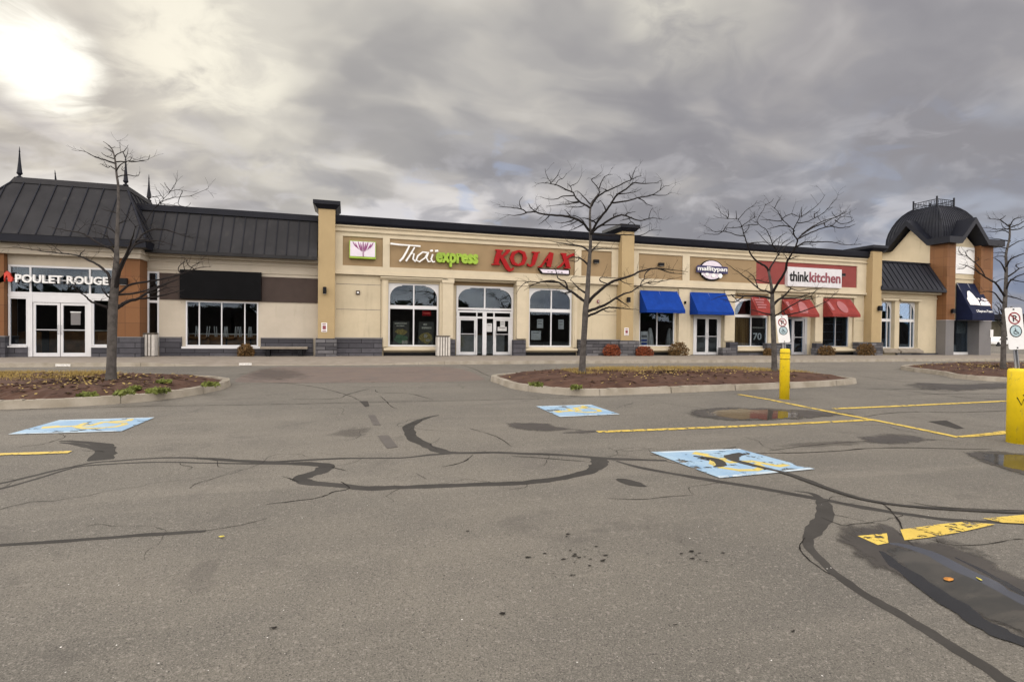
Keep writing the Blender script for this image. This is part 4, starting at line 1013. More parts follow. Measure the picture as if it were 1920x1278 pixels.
mb = MB(); mb.box(XL0+.3, XL1-.3, YL-.05, YL-.003, 4.47, 4.53); mb.box(XL0+.3, XL1-.3, YL-.28, YL-.002, 4.64, 4.76); mb.box(XL0+.3, XL1-.3, YL-.05, YL-.003, 4.12, 4.15); mb.build('moulding', 'pav_cream', lw)
seam_roof(lw, -8.85, XL1-.32, 25.40, 4.87, 26.45, 6.65, .44)
mb = MB(); mb.box(XL0, XL1-.3, 26.96, 36, 6.4, 6.55); mb.box(XL0, XL1-.3, 36, 36.3, .5, 6.5); mb.build('rear_wall', 'cream', lw)
interior(lw, XL0+.02, XL1-.32, YL+.41, 31.5, .512, 4.4)
sg = MB().box(fl(340), fl(491), YL-.26, YL-.052, 2.93, 4.14).build('blank_sign', 'black_sign'); tag(sg, 'large blank black sign box above the wide window with stacked chairs', 'sign')

# ------------------------------------------------------------------ corner pavilion with mansard roof (left)
YA = 25.25
pv = thing('shop_building', 'corner restaurant with mansard roof, spires and brown pillars', 'building', (-11, YA, .5))
fa = lambda px: fx(px, YA)
XR = fa(262); XP = fa(218); XQ0, XQ1 = fa(-66), fa(7.5)
for a, b_ in ((XP, XR), (XQ0, XQ1)):
    MB().box(a, b_, YA, YL, 1.29, 4.42).build('brown_pillar', 'brown_tile', pv)
    MB().box(a-.05, b_+.05, YA-.05, YL-.004, .5, 1.27).build('pillar_base', 'slate', pv)
    MB().box(a-.07, b_+.07, YA-.07, YL-.005, 1.271, 1.31).build('base_cap', 'grey_panel', pv)
YF = 25.55; ff = lambda px: fx(px, YF)
s0, s1, m1, m2 = XQ1+.02, XP-.02, ff(59), ff(170)
window(pv, s0, s1, 2.93, 4.03, YF, vert=(m1, m2), fr=.075, name='transom_window')
mb = MB(); mb.box(s0, m1-.07, YF-.09, YF, 2.80, 2.925); mb.box(m2+.07, s1, YF-.09, YF, 2.80, 2.925); mb.box(m1+.07, m2-.07, YF-.09, YF, 2.62, 2.925); mb.box(m1-.069, m1+.069, YF-.10, YF, .512, 2.926); mb.box(m2-.069, m2+.069, YF-.10, YF, .512, 2.926); mb.build('shop_front_frame', 'white_frame', pv)
window(pv, s0, m1-.075, .93, 2.795, YF, fr=.06); window(pv, m2+.075, s1, .93, 2.795, YF, fr=.06)
mm = ff(114.5)
dl = door(pv, m1+.08, mm-.012, .515, 2.61, YF-.01, 1, st=.085); door(pv, mm+.012, m2-.08, .515, 2.61, YF-.01, -1, st=.085)
for xa, xb in ((s0, m1-.075), (m2+.075, s1)): MB().box(xa, xb, YF-.16, YF, .5, .87).build('slate_plinth', 'slate', pv); MB().box(xa, xb, YF-.2, YF+.01, .872, .92).build('window_sill', 'white_frame', pv)
MB().box(XQ1, XP, YF-.06, YF+.25, 4.035, 4.42).build('shop_front_head', 'pav_cream', pv)
EX0, EX1, EY0, EY1 = fa(-80)-.3, XR+.42, 24.55, 31.2
mb = MB(); mb.box(XQ0-.1, XR+.06, YA-.14, YL-.01, 4.425, 4.62); mb.box(XQ0-.14, XR+.12, YA-.22, YL-.02, 4.621, 4.80); mb.build('cornice_beam', 'pav_cream', pv)
# mansard: flared eave, battened slopes, flat top with upstand
mb = MB(); mb.box(EX0, EX1, EY0, EY1, 4.802, 5.08); mb.build('eave_fascia', 'cornice', pv)
TX0, TX1, TY0, TY1, TZ = onY(22, 333, 26.1).x, onY(240, 348, 26.1).x, 26.1, 29.1, 7.32
lo = [(EX0-.02, EY0-.02), (EX1+.02, EY0-.02), (EX1+.02, EY1), (EX0-.02, EY1)]; hi = [(TX0, TY0), (TX1, TY0), (TX1, TY1), (TX0, TY1)]
MB().hexa([(*p, 5.082) for p in lo], [(*p, TZ) for p in hi]).build('mansard_roof', 'roof', pv)
mb = MB()
def batten(a, b_, nrm):
    hw = Vector(nrm).cross(b_-a).normalized()*.016; n = Vector(nrm).normalized()*.035
    mb.hexa([a-hw-n*.3, a+hw-n*.3, b_+hw-n*.3, b_-hw-n*.3], [a-hw+n, a+hw+n, b_+hw+n, b_-hw+n])
run = TY0-EY0; rise = TZ-5.08
x = EX0+.35
while x < EX1:
    t = 1.0
    if x < TX0: t = (x-EX0)/(TX0-EX0)
    if x > TX1: t = (EX1-x)/(EX1-TX1)
    if t > .06: batten(Vector((x, EY0, 5.09)), Vector((x, EY0+run*t, 5.09+rise*t)), (0, -rise, run))
    x += .535
y = EY0+.5
while y < EY1-.3:
    t = min(1, (y-EY0)/(TY0-EY0))
    if t > .06: batten(Vector((EX1, y, 5.09)), Vector((EX1+(TX1-EX1)*t, y, 5.09+rise*t)), (rise, 0, EX1-TX1))
    y += .535
for c, d in ((lo[1], hi[1]), (lo[0], hi[0])): mb.tube([(*c, 5.09), (*d, TZ)], .045, 6)
mb.build('standing_seams', 'cornice', pv)
MB().hexa([(TX0-.05, TY0-.05, TZ-.02), (TX1+.05, TY0-.05, TZ-.02), (TX1+.05, TY1, TZ-.02), (TX0-.05, TY1, TZ-.02)], [(TX0+.06, TY0+.06, TZ+.22), (TX1-.06, TY0+.06, TZ+.22), (TX1-.06, TY1-.06, TZ+.22), (TX0+.06, TY1-.06, TZ+.22)]).build('roof_upstand', 'roof', pv)
for x, y, h, ln in ((TX0+.18, TY0+.15, 1.0, 0), (TX1-.12, TY0+.12, 1.05, 0), (TX1-.12, TY1-.15, 1.0, 0), (TX0+.25, TY1-.15, .85, -.07)):
    mb = MB(); mb.lathe([(.10, .205), (.10, .25), (.04, .28), (.05, .32), (.09, .36), (.10, .40), (.085, .43), (.045, .43+h*.4), (.02, .43+h*.78), (.03, .43+h*.8), (.02, .43+h*.85), (.006, .43+h)], (x, y, TZ), 12)
    if ln:
        for v in mb.v: v.x += ln*max(0, v.z-TZ-.3)
    mb.build('spire', 'cornice', pv, smooth=True)
mb = MB(); mb.box(XQ0, XR-.05, 36, 36.3, .5, 5.0); mb.box(XQ0, XQ0+.2, 27.3, 36, .5, 4.79); mb.build('rear_wall', 'cream', pv)
interior(pv, XQ0+.22, XR-.45, YF+.26, 31.5, .512, 4.42)

# ------------------------------------------------------------------ right wing
YRW = 26.1
rw = thing('shop_building', 'narrow cream wing with dark lean-to roof beside the tower', 'building', (34, YRW, .5))
fr_ = lambda px: fx(px, YRW)
TXL = 36.9
XR0, XR1 = 31.25, TXL-.01
zt = onY(1690, 566, YRW+.2).z; zb = onY(1690, 652.5, YRW+.2).z
ha = (fr_(1653.5), fr_(1678), zb, zt); hb = (fr_(1686.5), fr_(1722), zb, zt)
mb = MB(); wall_holes(mb, XR0, XR1, .5, 4.75, [ha, hb], YRW, YRW+.5); mb.build('wall', 'cream', rw, fix=False)
YR2 = YRW+.32
window(rw, ha[0]+.01, ha[1]-.01, zb+.01, zt-.01, YR2, vert=(fx(1661.5, YR2),), horiz=((2.70, .18),), fr=.06, arch=(3.1, .4))
window(rw, hb[0]+.01, hb[1]-.01, zb+.01, zt-.01, YR2, vert=(fx(1706, YR2),), horiz=((2.70, .18),), fr=.06, arch=(3.1, .4))
for h in (ha, hb):
    MB().prismX([(YRW-.30, zb-.16), (YRW-.30, zb-.28), (YRW-.003, zb-.3), (YRW-.003, zb-.02)], h[0]-.1, h[1]+.12).build('window_sill', 'concrete', rw)
    MB().box(h[0]-.08, h[1]+.1, YRW-.16, YRW-.003, zt+.05, zt+.16).build('window_head', 'cream_trim', rw)
mb = MB(); mb.box(fr_(1680), XR1-.02, YRW-.16, YRW-.004, .5, zb-.305); mb.build('stone_plinth', 'stone', rw)
mb = MB(); mb.box(XR0, XR1, YRW-.06, YRW-.002, 4.12, 4.18); mb.box(XR0, XR1, YRW-.30, YRW-.002, 4.40, 4.52); mb.build('moulding', 'cream_trim', rw)
seam_roof(rw, XR0+.1, XR1-.03, 25.45, 4.66, 26.62, 6.47, .42, cap=.05, m='roof_blue')
mb = MB(); mb.box(XR0, XR1, 36, 36.3, .5, 6.4); mb.box(XR0, XR1, 27.13, 36, 6.25, 6.4); mb.build('rear_wall', 'cream', rw)
interior(rw, XR0+.1, XR1-.1, YRW+.51, 31.5, .512, 4.4, m='interior_light')

# ------------------------------------------------------------------ corner tower
TX, TXR, TY, TYR = TXL, 41.1, 25.5, 30.4
tw = thing('tower_building', 'corner tower with black domed roof, gables and brown tiled pillars', 'building', (39, 28, .5))
ft = lambda px: fx(px, TY)
xa, xb = TX+.76, 39.95
YT2 = TY+.42
ZB = 2.74; ZE = 7.72
for a, b_, yb in ((TX, xa, 26.6), (xb, TXR, 26.6)):
    MB().box(a, b_, TY, yb, ZB+.03, ZE).build('brown_pillar', 'brown_tile', tw)
    MB().box(a+.012, b_-.012, TY+.012, yb-.012, .5, ZB).build('pillar_base', 'grey_panel', tw)
    MB().box(a-.02, b_+.02, TY-.02, yb-.02, ZB+.001, ZB+.029).build('base_cap', 'alu', tw)
cx_, cy_ = (TX+TXR)/2, (TY+TYR)/2
# front infill wall with gable, left infill wall with gable
AP = 8.62
pts = [(xa, 2.9), (xb, 2.9), (xb, 7.55), (xb, ZE), ((xa+xb)/2, AP), (xa, ZE)]
MB().prismY(pts, YT2, YT2+.3).build('front_gable_wall', 'cream', tw)
yl0, yl1 = 26.61, 29.29
MB().prismX([(yl0, .5), (TYR, .5), (TYR, ZE), (yl1, ZE), ((yl0+yl1)/2, 9.0), (yl0, ZE)], TX+.10, TX+.4).build('side_gable_wall', 'cream', tw)
MB().prismX([(yl0, .5), (TYR, .5), (TYR, ZE), (yl1, ZE), ((yl0+yl1)/2, 9.0), (yl0, ZE)], TXR-.4, TXR-.1).build('side_gable_wall', 'cream', tw)
MB().box(TX+.71, TXR-.71, TYR-.4, TYR-.05, .5, ZE-.01).build('rear_wall', 'cream', tw)
MB().box(xa+.03, xb-.03, YT2-.05, YT2-.002, onY(1815, 514, YT2).z, onY(1815, 464, YT2).z).build('blank_white_panel', 'white', tw)
mb = MB(); mb.box(xa+.01, xb-.01, YT2-.07, YT2-.003, 5.50, 5.56); mb.build('moulding', 'cream_trim', tw)
# glazed entrance below the navy awning
YTD = TY+.75; td = lambda px: fx(px, YTD)
window(tw, xa+.02, td(1829.5), .6, 2.86, YTD, vert=(td(1827),), fr=.07, name='shop_window')
MB().box(xa+.02, td(1829.5), YTD-.10, YTD+.02, .5, .597).build('threshold', 'white_frame', tw)
MB().box(td(1829.5)+.02, xb-.004, YTD-.12, YTD+.02, .5, 2.87).build('side_panel', 'grey_panel', tw)
interior(tw, TX+.75, TXR-.75, YTD+.05, 29.9, .512, 3.2, m='interior_light')
# fascia bands: eave corners and gable rakes, extruded back into the dome
def band(pts, t): return pts+[(a, z-t) for a, z in pts[::-1]]
ov = .42; T_ = .40
mid = (xa+xb)/2; fl_ = xa+.02; fr2 = xb+.0
frontpts = [(TX-ov, 8.08), (fl_-.05, 8.08), (mid, 9.42), (fr2+.05, 8.08), (TXR+ov, 8.08)]
for (a, b_) in zip(frontpts, frontpts[1:]):
    MB().prismY([a, b_, (b_[0], b_[1]-T_), (a[0], a[1]-T_)], TY-ov, TY+1.9 if abs(a[1]-b_[1]) > .1 else TY+.6).build('gable_fascia', 'cornice', tw)
ymid = (yl0+yl1)/2
sidepts = [(TY-ov+.003, 8.075), (yl0-.1, 8.075), (ymid, 9.62), (yl1+.1, 8.075), (TYR+ov, 8.075)]
for sx in (-1, 1):
    xo = TX-ov if sx < 0 else TXR+ov-1.8
    for (a, b_) in zip(sidepts, sidepts[1:]):
        long_ = abs(a[1]-b_[1]) > .1
        x0_, x1_ = ((TX-ov+.003, TX+(1.9 if long_ else .6)) if sx < 0 else (TXR-(1.9 if long_ else .6), TXR+ov-.003))
        MB().prismX([a, b_, (b_[0], b_[1]-T_), (a[0], a[1]-T_)], x0_, x1_).build('gable_fascia', 'cornice', tw)
# domed roof: four curved sides meeting at hips, ribbed
prof = [(1.0, 7.75), (1.0, 8.2), (.985, 8.6), (.945, 9.0), (.87, 9.45), (.775, 9.85), (.66, 10.2), (.53, 10.46), (.43, 10.60)]
hx, hy = (TXR-TX)/2-.22, (TYR-TY)/2-.52
rings = [[(cx_-hx*s_, cy_-hy*s_, z), (cx_+hx*s_, cy_-hy*s_, z), (cx_+hx*s_, cy_+hy*s_, z), (cx_-hx*s_, cy_+hy*s_, z)] for s_, z in prof]
mb = MB()
for a, b_ in zip(rings, rings[1:]):
    for i in range(4): mb.poly([a[i], a[(i+1) % 4], b_[(i+1) % 4], b_[i]])
mb.poly(rings[-1]); mb.build('dome_roof', 'roof_blue', tw)
mb = MB(); NR = 17
for side in range(4):
    for k in range(1, NR):
        u = k/NR*2-1; pts = []
        for s_, z in prof:
            e_ = u*(.55+.45*s_) ; 
            if abs(e_) > 1: break
            w_ = e_*s_ if True else e_
            w_ = u*max(s_, .36)**.8
            if abs(w_) > s_: w_ = math.copysign(s_, w_)
            if side == 0: p = (cx_+hx*w_, cy_-hy*s_-.01, z)
            elif side == 1: p = (cx_+hx*s_+.01, cy_+hy*w_, z)
            elif side == 2: p = (cx_+hx*w_, cy_+hy*s_+.01, z)
            else: p = (cx_-hx*s_-.01, cy_+hy*w_, z)
            pts.append(p)
        mb.tube(pts, .022, 5)
for i in range(4): mb.tube([r[i] for r in rings], .05, 6)
mb.build('dome_ribs', 'cornice', tw)
# crest railing
q = .80; zt_ = 10.60; cs = [(cx_-q, cy_-q), (cx_+q, cy_-q), (cx_+q, cy_+q), (cx_-q, cy_+q)]
mb = MB()
for x, y in cs: mb.box(x-.04, x+.04, y-.04, y+.04, zt_, zt_+.62)
for i in range(4):
    a, b_ = Vector((*cs[i], zt_)), Vector((*cs[(i+1) % 4], zt_))
    for zz, r in ((.10, .022), (.42, .026)): mb.tube([a+Vector((0, 0, zz)), b_+Vector((0, 0, zz))], r, 5)
    for k in range(1, 9):
        p = a.lerp(b_, k/9); mb.tube([p+Vector((0, 0, .1)), p+Vector((0, 0, .42))], .012, 4)
    for k in range(0, 9, 2):
        p = a.lerp(b_, (k+.5)/9); q2 = [p+Vector((0, 0, .26))+.07*(math.cos(t)*(b_-a).normalized()+math.sin(t)*Zv) for t in [j*math.pi/4 for j in range(9)]]; mb.tube(q2, .010, 4)
mb.build('crest_railing', 'cornice', tw)

# ================================================================== SIGNS
YG = YBAND+.055
def zpx(px, py, Y): return onY(px, py, Y).z
def plate(px0, py0, px1, py1, Y, t, m, name, parent=None):
    a, b_ = onY(px0, py0, Y), onY(px1, py1, Y)
    return MB().box(min(a.x, b_.x), max(a.x, b_.x), Y-t, Y, min(a.z, b_.z), max(a.z, b_.z)).build(name, m, parent)
# lotus box
a, b_ = onY(655, 452, YG), onY(704, 487, YG)
r = thing('lotus_sign', 'square white light box sign with purple lotus drawing', 'sign', (a.x, YG, b_.z))
MB().box(a.x, b_.x, YG-.24, YG-.003, b_.z, a.z).build('box', 'green_letter', r)
MB().box(a.x+.04, b_.x-.03, YG-.252, YG-.2402, b_.z+.09, a.z-.03).build('face', 'mauve', r)
mb = MB(); cx0, cz0 = (a.x+b_.x)/2+.02, b_.z+.33; yy = YG-.2545
for i in range(9):
    u = (i-4)/4; x0_, x1_ = cx0+.20*u, cx0+.46*u; z0_, z1_ = cz0-.04+.16*abs(u)**1.6, cz0+(.50 if i % 2 == 0 else .42)-.06*abs(u); L = []; Q = []
    for k in range(7):
        t = k/6; w_ = .030*math.sin(math.pi*min(1, t*.9+.1)); bx = x0_+(x1_-x0_)*(t**(.55 if abs(u) > .6 else 1)); c = Vector((bx, z0_+(z1_-z0_)*t)); L.append(c+Vector((w_, 0))); Q.append(c-Vector((w_, 0)))
    y = yy-.0022*i
    for k in range(6): mb.prismY([tuple(L[k]), tuple(L[k+1]), tuple(Q[k+1]), tuple(Q[k])], y-.0008, y)
mb.prismY([(cx0-.012, cz0-.24), (cx0+.03, cz0-.24), (cx0+.012, cz0+.02), (cx0-.012, cz0+.02)], yy-.03, yy-.018)
mb.build('lotus', 'purple', r)
# white script + green lettering
r = thing('script_sign', 'shop sign reading Thaï express in white script and green letters', 'sign', tuple(onY(730, 500, YG)))
mb = MB()
strokes(mb, [[(732, 457, 3.33), (748, 459, 2.96), (770, 460.5, 2.22), (788, 462, 2.96)], [(768, 460, 2.59), (762, 472, 3.33), (755, 484, 3.70), (749, 490, 3.33)], [(777, 464, 2.59), (770, 476, 2.96), (761, 490, 3.33)], [(764, 484, 1.85), (772, 475, 2.22), (776, 476, 2.59), (774, 486, 2.96), (779, 491, 2.59)],
             [(801, 474, 2.59), (792, 473, 2.59), (783, 480, 2.96), (780, 488, 2.96), (786, 491, 2.59), (796, 484, 2.22), (802, 474, 2.59)], [(803, 473, 2.59), (799, 484, 2.96), (803, 491, 2.59), (808, 490, 1.85)], [(811, 477, 2.59), (808, 486, 2.96), (811, 491.5, 2.59), (815, 491, 2.22)], [(806, 471, 3.33), (811, 470, 3.70)], [(815, 471, 3.33), (821, 470.5, 3.70)]], YG-.13, .09)
mb.build('script_letters', 'white', r)
p0, p1 = onY(816, 500, YG), onY(895, 478, YG)
textmesh('express', 'green_letters', 'green_letter', r, p0.x, p1.x, onY(816, 496, YG).z-.10, onY(816, 473.5, YG).z, YG-.003, .20, .045, 0, .98)
# red letters
r = thing('letter_sign', 'big red serif letters reading KOJAX with a white tag below', 'sign', tuple(onY(922, 500, YG)))
K = lambda l: [(820+a/3.995, 400+b_/3.995, c/3.995) for a, b_, c in l]
LT = [
 [K([(432, 276, 9), (460, 280, 12), (488, 283, 9)]), K([(462, 280, 34), (446, 330, 36), (436, 375, 34)]), K([(404, 384, 8), (432, 380, 14), (466, 384, 9)]), K([(536, 280, 14), (510, 300, 22), (478, 330, 14)]), K([(466, 318, 24), (492, 356, 32), (520, 408, 32), (538, 428, 24), (556, 424, 14), (566, 408, 8)]), K([(506, 279, 7), (540, 278, 9)])],
 [K([(604, 283, 14), (566, 300, 26), (552, 338, 30), (566, 376, 26), (600, 390, 14), (636, 376, 26), (652, 338, 30), (642, 300, 26), (604, 283, 14)])],
 [K([(704, 293, 9), (732, 298, 12), (762, 294, 8)]), K([(736, 298, 30), (724, 340, 32), (712, 380, 26), (694, 396, 14), (676, 390, 12), (670, 378, 9)])],
 [K([(842, 298, 12), (812, 340, 12), (784, 384, 12), (760, 402, 8)]), K([(850, 296, 30), (838, 350, 34), (828, 402, 32)]), K([(806, 366, 9), (836, 362, 9)]), K([(748, 402, 7), (782, 401, 9)])],
 [K([(920, 304, 9), (960, 306, 10)]), K([(938, 304, 26), (958, 352, 34), (974, 408, 30)]), K([(1018, 310, 20), (984, 320, 16), (958, 352, 12), (916, 396, 12), (892, 408, 8)]), K([(944, 410, 8), (990, 411, 9)])]]
for i, ln in enumerate(LT):
    mb = MB(); strokes(mb, ln, YG-.05, .14); mb.build('letter', 'red_letter', r)
mb = MB(); a, b_ = onY(1008, 503, YG), onY(1066, 516, YG)
mb.prismY([(a.x, a.z), (b_.x, a.z-.02), (b_.x, b_.z), (a.x+.18, b_.z), (a.x, b_.z+.22)], YG-.16, YG-.003); tg = mb.build('tag_plate', 'mark_black', r)
mb.v = [Vector((v.x, v.y, v.z)) for v in mb.v]
m2_ = MB(); m2_.prismY([(a.x+.05, a.z-.05), (b_.x-.06, a.z-.06), (b_.x-.06, b_.z+.05), (a.x+.22, b_.z+.05), (a.x+.06, b_.z+.24)], YG-.175, YG-.1602); m2_.build('tag_face', 'mauve', r)
mb = MB(); wq = (b_.x-a.x-.42)/7
for i in range(7): mb.box(a.x+.28+wq*i, a.x+.28+wq*i+wq*.6, YG-.1785, YG-.1755, b_.z+.13, a.z-.15-.03*(i % 3))
mb.build('tag_print', 'grey_panel', r)
# round emblem sign with navy band
r = thing('emblem_sign', 'oval emblem sign with white letters on a navy band', 'sign', tuple(onY(1330, 520, YG)))
E_ = lambda x, y: onY(1280+x/16, 480+y/16, YG)
def ell(c, rx, rz, n=24): return [(c[0]+rx*math.cos(2*math.pi*k/n), c[1]+rz*math.sin(2*math.pi*k/n)) for k in range(n)]
c = E_(840, 440); e1 = E_(480, 440); top = E_(840, 120); bot = E_(870, 750)
rx = abs(c.x-e1.x); rz = (top.z-bot.z)/2; cc = (c.x, (top.z+bot.z)/2)
MB().prismY(ell(cc, rx, rz), YG-.10, YG-.003).build('disc', 'mark_black', r)
MB().prismY(ell((cc[0], cc[1]+.02), rx-.06, rz-.07), YG-.112, YG-.1002).build('disc_face', 'mauve', r)
A_, B_ = E_(370, 290), E_(1300, 530)
dz_ = E_(370, 290).z-E_(1300, 290).z
mb = MB(); z0_, z1_ = E_(370, 490).z, A_.z; mb.prismY([(A_.x, z0_), (B_.x, z0_-.02), (B_.x, z1_), (A_.x+.1, z1_+.03), (A_.x, z1_-.06)], YG-.15, YG-.1122); mb.build('band', 'navy_letter', r)
textmesh('mallitypan', 'band_letters', 'white', r, A_.x+.06, B_.x-.06, z0_+.03, z1_-.02, YG-.1503, .03, .022, .05)
for x, y, w_ in ((690, 555, .10), (880, 590, .12), (1080, 600, .14), (545, 550, .05)):
    q = E_(x, y); MB().prismY(ell((q.x, q.z), w_, w_*.95, 12), YG-.15, YG-.1125).build('white_shape', 'white', r)
# two-tone kitchen shop sign
a, b_ = onY(1472, 500, YG), onY(1572, 540, YG)
z1_ = onY(1472, 500.5, YG).z; z0_ = onY(1472, 536.5, YG).z
r = thing('kitchen_sign', 'white box sign reading thinkkitchen on the dull red panel', 'sign', (a.x, YG, z0_))
MB().box(a.x, b_.x, YG-.22, YG-.003, z0_, z1_).build('box', 'sign_white', r)
xm = onY(1517, 520, YG-.22).x
textmesh('think', 'black_letters', 'mark_black', r, a.x+.12, xm-.02, z0_+.28, z1_-.24, YG-.2203, .02, .022)
textmesh('kitchen', 'maroon_letters', 'maroon', r, xm+.02, b_.x-.10, z0_+.28, z1_-.24, YG-.2203, .02, .022)
# red hen mark + white letters over the restaurant transom
YPS = YF-.20
r = thing('restaurant_sign', 'white letters reading POULET ROUGE beside a red bird mark', 'sign', tuple(onY(0, 530, YPS)))
p0, p1 = onY(31, 530, YPS), onY(205, 537, YPS)
textmesh('POULET ROUGE', 'white_letters', 'white', r, p0.x, p1.x, onY(31, 529.5, YPS).z, onY(31, 514, YPS).z, YPS, .10, .030, 0, 1.02)
mb = MB(); Q = lambda x, y: (onY(x/6.39, 480+y/6.39, YPS).x, onY(x/6.39, 480+y/6.39, YPS).z)
mb.prismY([Q(100, 180), Q(135, 205), Q(140, 232), Q(166, 262), Q(164, 296), Q(142, 312), Q(112, 305), Q(108, 262), Q(104, 236), Q(92, 240), Q(72, 270), Q(66, 308), Q(0, 330), Q(-14, 318), Q(0, 280), Q(48, 236), Q(70, 205)], YPS-.1, YPS); mb.build('bird_mark', 'red_orange', r)
mb = MB()
mb.box(onY(2, 530, YPS).x, onY(206, 530, YPS).x, YPS+.004, YPS+.035, p0.z+.12, p0.z+.16); mb.build('mounting_rail', 'alu', r)
# house number on the glass
ndx = onY(80, 568, YF-.05); n1 = onY(100, 568, YF-.05)
r = thing('door_number', 'small white number lettering on the left restaurant door glass', 'sign', tuple(ndx)); textmesh('304A', 'number', 'white', r, ndx.x, n1.x, onY(80, 572, YF-.05).z, onY(80, 566.5, YF-.05).z, YF-.034, .004, .015)

# ================================================================== AWNINGS
def awning(px0, px1, pytop, pybot, mtl, label, proj=.75, Y=None, val=.16, deco=None, name='awning', group=None):
    Yw = (Y or YM)-.105
    xa_, xb_ = onY(px0, pytop, Yw).x, onY(px1, pytop, Yw).x
    zt = onY((px0+px1)/2, pytop, Yw).z; zb_ = onY((px0+px1)/2, pybot, Yw-proj).z
    root = thing(name, label, 'awning', ((xa_+xb_)/2, Yw, zb_), group)
    mb = MB(); N = 18
    for i in range(N):      # slightly sagging cloth between frame bars
        u0, u1 = i/N, (i+1)/N; sg_ = lambda u: -.045*abs(math.sin(u*math.pi*2))-.008*math.sin(u*41+px0)
        x0, x1 = xa_+(xb_-xa_)*u0, xa_+(xb_-xa_)*u1
        for v in range(4):
            q = lambda x, u, t: (x, Yw-proj*t, zt+(zb_+val-zt)*t+sg_(u)*math.sin(t*math.pi))
            mb.poly([q(x0, u0, (v+1)/4), q(x1, u1, (v+1)/4), q(x1, u1, v/4), q(x0, u0, v/4)])
    mb.build('cloth', mtl, root, fix=False)
    mb = MB()
    for x in (xa_, xb_): mb.poly([(x, Yw, zt), (x, Yw, zb_), (x, Yw-proj, zb_), (x, Yw-proj, zb_+val)])
    mb.poly([(xa_, Yw-proj, zb_), (xb_, Yw-proj, zb_), (xb_, Yw-proj, zb_+val), (xa_, Yw-proj, zb_+val)]); mb.build('valance', mtl, root, fix=False)
    mb = MB()
    for x in (xa_+.03, xb_-.03, (xa_+xb_)/2): mb.tube([(x, Yw-.01, zt-.03), (x, Yw-proj+.03, zb_+val-.03), (x, Yw-proj+.03, zb_+.02), (x, Yw-.01, zb_+.02)], .014, 5)
    mb.tube([(xa_+.03, Yw-proj+.03, zb_+.015), (xb_-.03, Yw-proj+.03, zb_+.015)], .014, 5); mb.build('frame', 'galv', root)
    P = lambda u, t, off=.012: (xa_+(xb_-xa_)*u, Yw-proj*t-off, zt+(zb_+val-zt)*t+off+.004)
    return root, P
awning(1199.5, 1270.5, 545.5, 586, 'blue_awning', 'bright blue awning over the shop window beside the ochre pier', group='blue awnings')
awning(1293.5, 1360.5, 548.5, 589.5, 'blue_awning', 'bright blue awning over the double glass door', group='blue awnings')
r, P = awning(1408, 1438, 556, 591, 'red_awning', 'faded red awning with pale stripes beside the slim trunk', .6)
for i in range(4):
    t = .2+.16*i
    MB().poly([P(.12, t+.06), P(.72-.1*(i % 2), t+.06), P(.72-.1*(i % 2), t-.03), P(.12, t-.03)]).build('pale_stripe', 'red_fade', r, fix=False)
for px0, px1, lb, sd_ in ((1466, 1519, 'red awning with pale patches over the glass door', 1), (1543.5, 1595, 'red awning with one pale oval over the last shop window', 2)):
    r, P = awning(px0, px1, 560, 593.5, 'red_awning', lb, .7, group='red awnings')
    mb = MB()
    el = [(.50+.16*math.cos(t), .55+.38*math.sin(t)) for t in [k*2*math.pi/16 for k in range(16)]] if sd_ == 2 else [(.34, .95), (.44, .40), (.55, .12), (.68, .3), (.70, .6), (.62, .95)]
    MB().poly([P(*q) for q in el]).build('pale_patch', 'red_fade', r, fix=False); MB().poly([P(.04, .25), P(.14, .22), P(.16, .75), (P(.05, .8))]).build('pale_patch', 'red_fade', r, fix=False)
# navy awning on the tower
r, P = awning(1793.5, 1834, 531, 599.5, 'navy_awning', 'tall navy awning with white food drawing on the tower', 1.0, YT2+.03, .42)
N_ = lambda x, y: P((x-105)/385., max(0.03, min(.97, (y-85)/420.)), .014)
for nm, ply in (('drawing', [(140, 390), (135, 310), (165, 280), (185, 240), (210, 205), (250, 195), (280, 235), (300, 290), (322, 310), (318, 395)]), ('drawing', [(330, 395), (335, 350), (372, 330), (420, 345), (470, 330), (500, 345), (502, 395)]), ('drawing', [(325, 300), (350, 288), (362, 312), (340, 320)]), ('drawing', [(380, 310), (415, 285), (440, 300), (470, 300), (495, 320), (440, 330)])):
    MB().poly([N_(*q) for q in ply]).build(nm, 'white', r, fix=False)
mb = MB(); rr = random.Random(5)
for i in range(22):
    x, y = rr.uniform(150, 490), rr.uniform(300, 385); l = rr.uniform(8, 26); P2 = lambda x, y: P((x-105)/385., (y-85)/420., .0165+.0003*i)
    mb.poly([P2(x, y), P2(x+l, y+rr.uniform(-6, 6)), P2(x+l, y+7), P2(x, y+6)])
mb.build('drawing_lines', 'purple', r, fix=False)
# script line on the awning: text on the sloping cloth
cu = bpy.data.curves.new('script', 'FONT'); cu.body = "L'Equi-au-Team"; cu.shear = .25; cu.offset = .02; to = bpy.data.objects.new('t', cu); COL.objects.link(to)
me = bpy.data.meshes.new_from_object(to.evaluated_get(bpy.context.evaluated_depsgraph_get())); bpy.data.objects.remove(to)
xs_ = [v.co.x for v in me.vertices]; ys_ = [v.co.y for v in me.vertices]
for v in me.vertices:
    u = (v.co.x-min(xs_))/(max(xs_)-min(xs_)); t = (v.co.y-min(ys_))/(max(ys_)-min(ys_)); v.co = Vector(P(.22+.74*u, .985-.10*t, .016))-r.location
me.materials.clear(); me.materials.append(MAT['white']); o = bpy.data.objects.new('script_line', me); COL.objects.link(o); o.parent = r

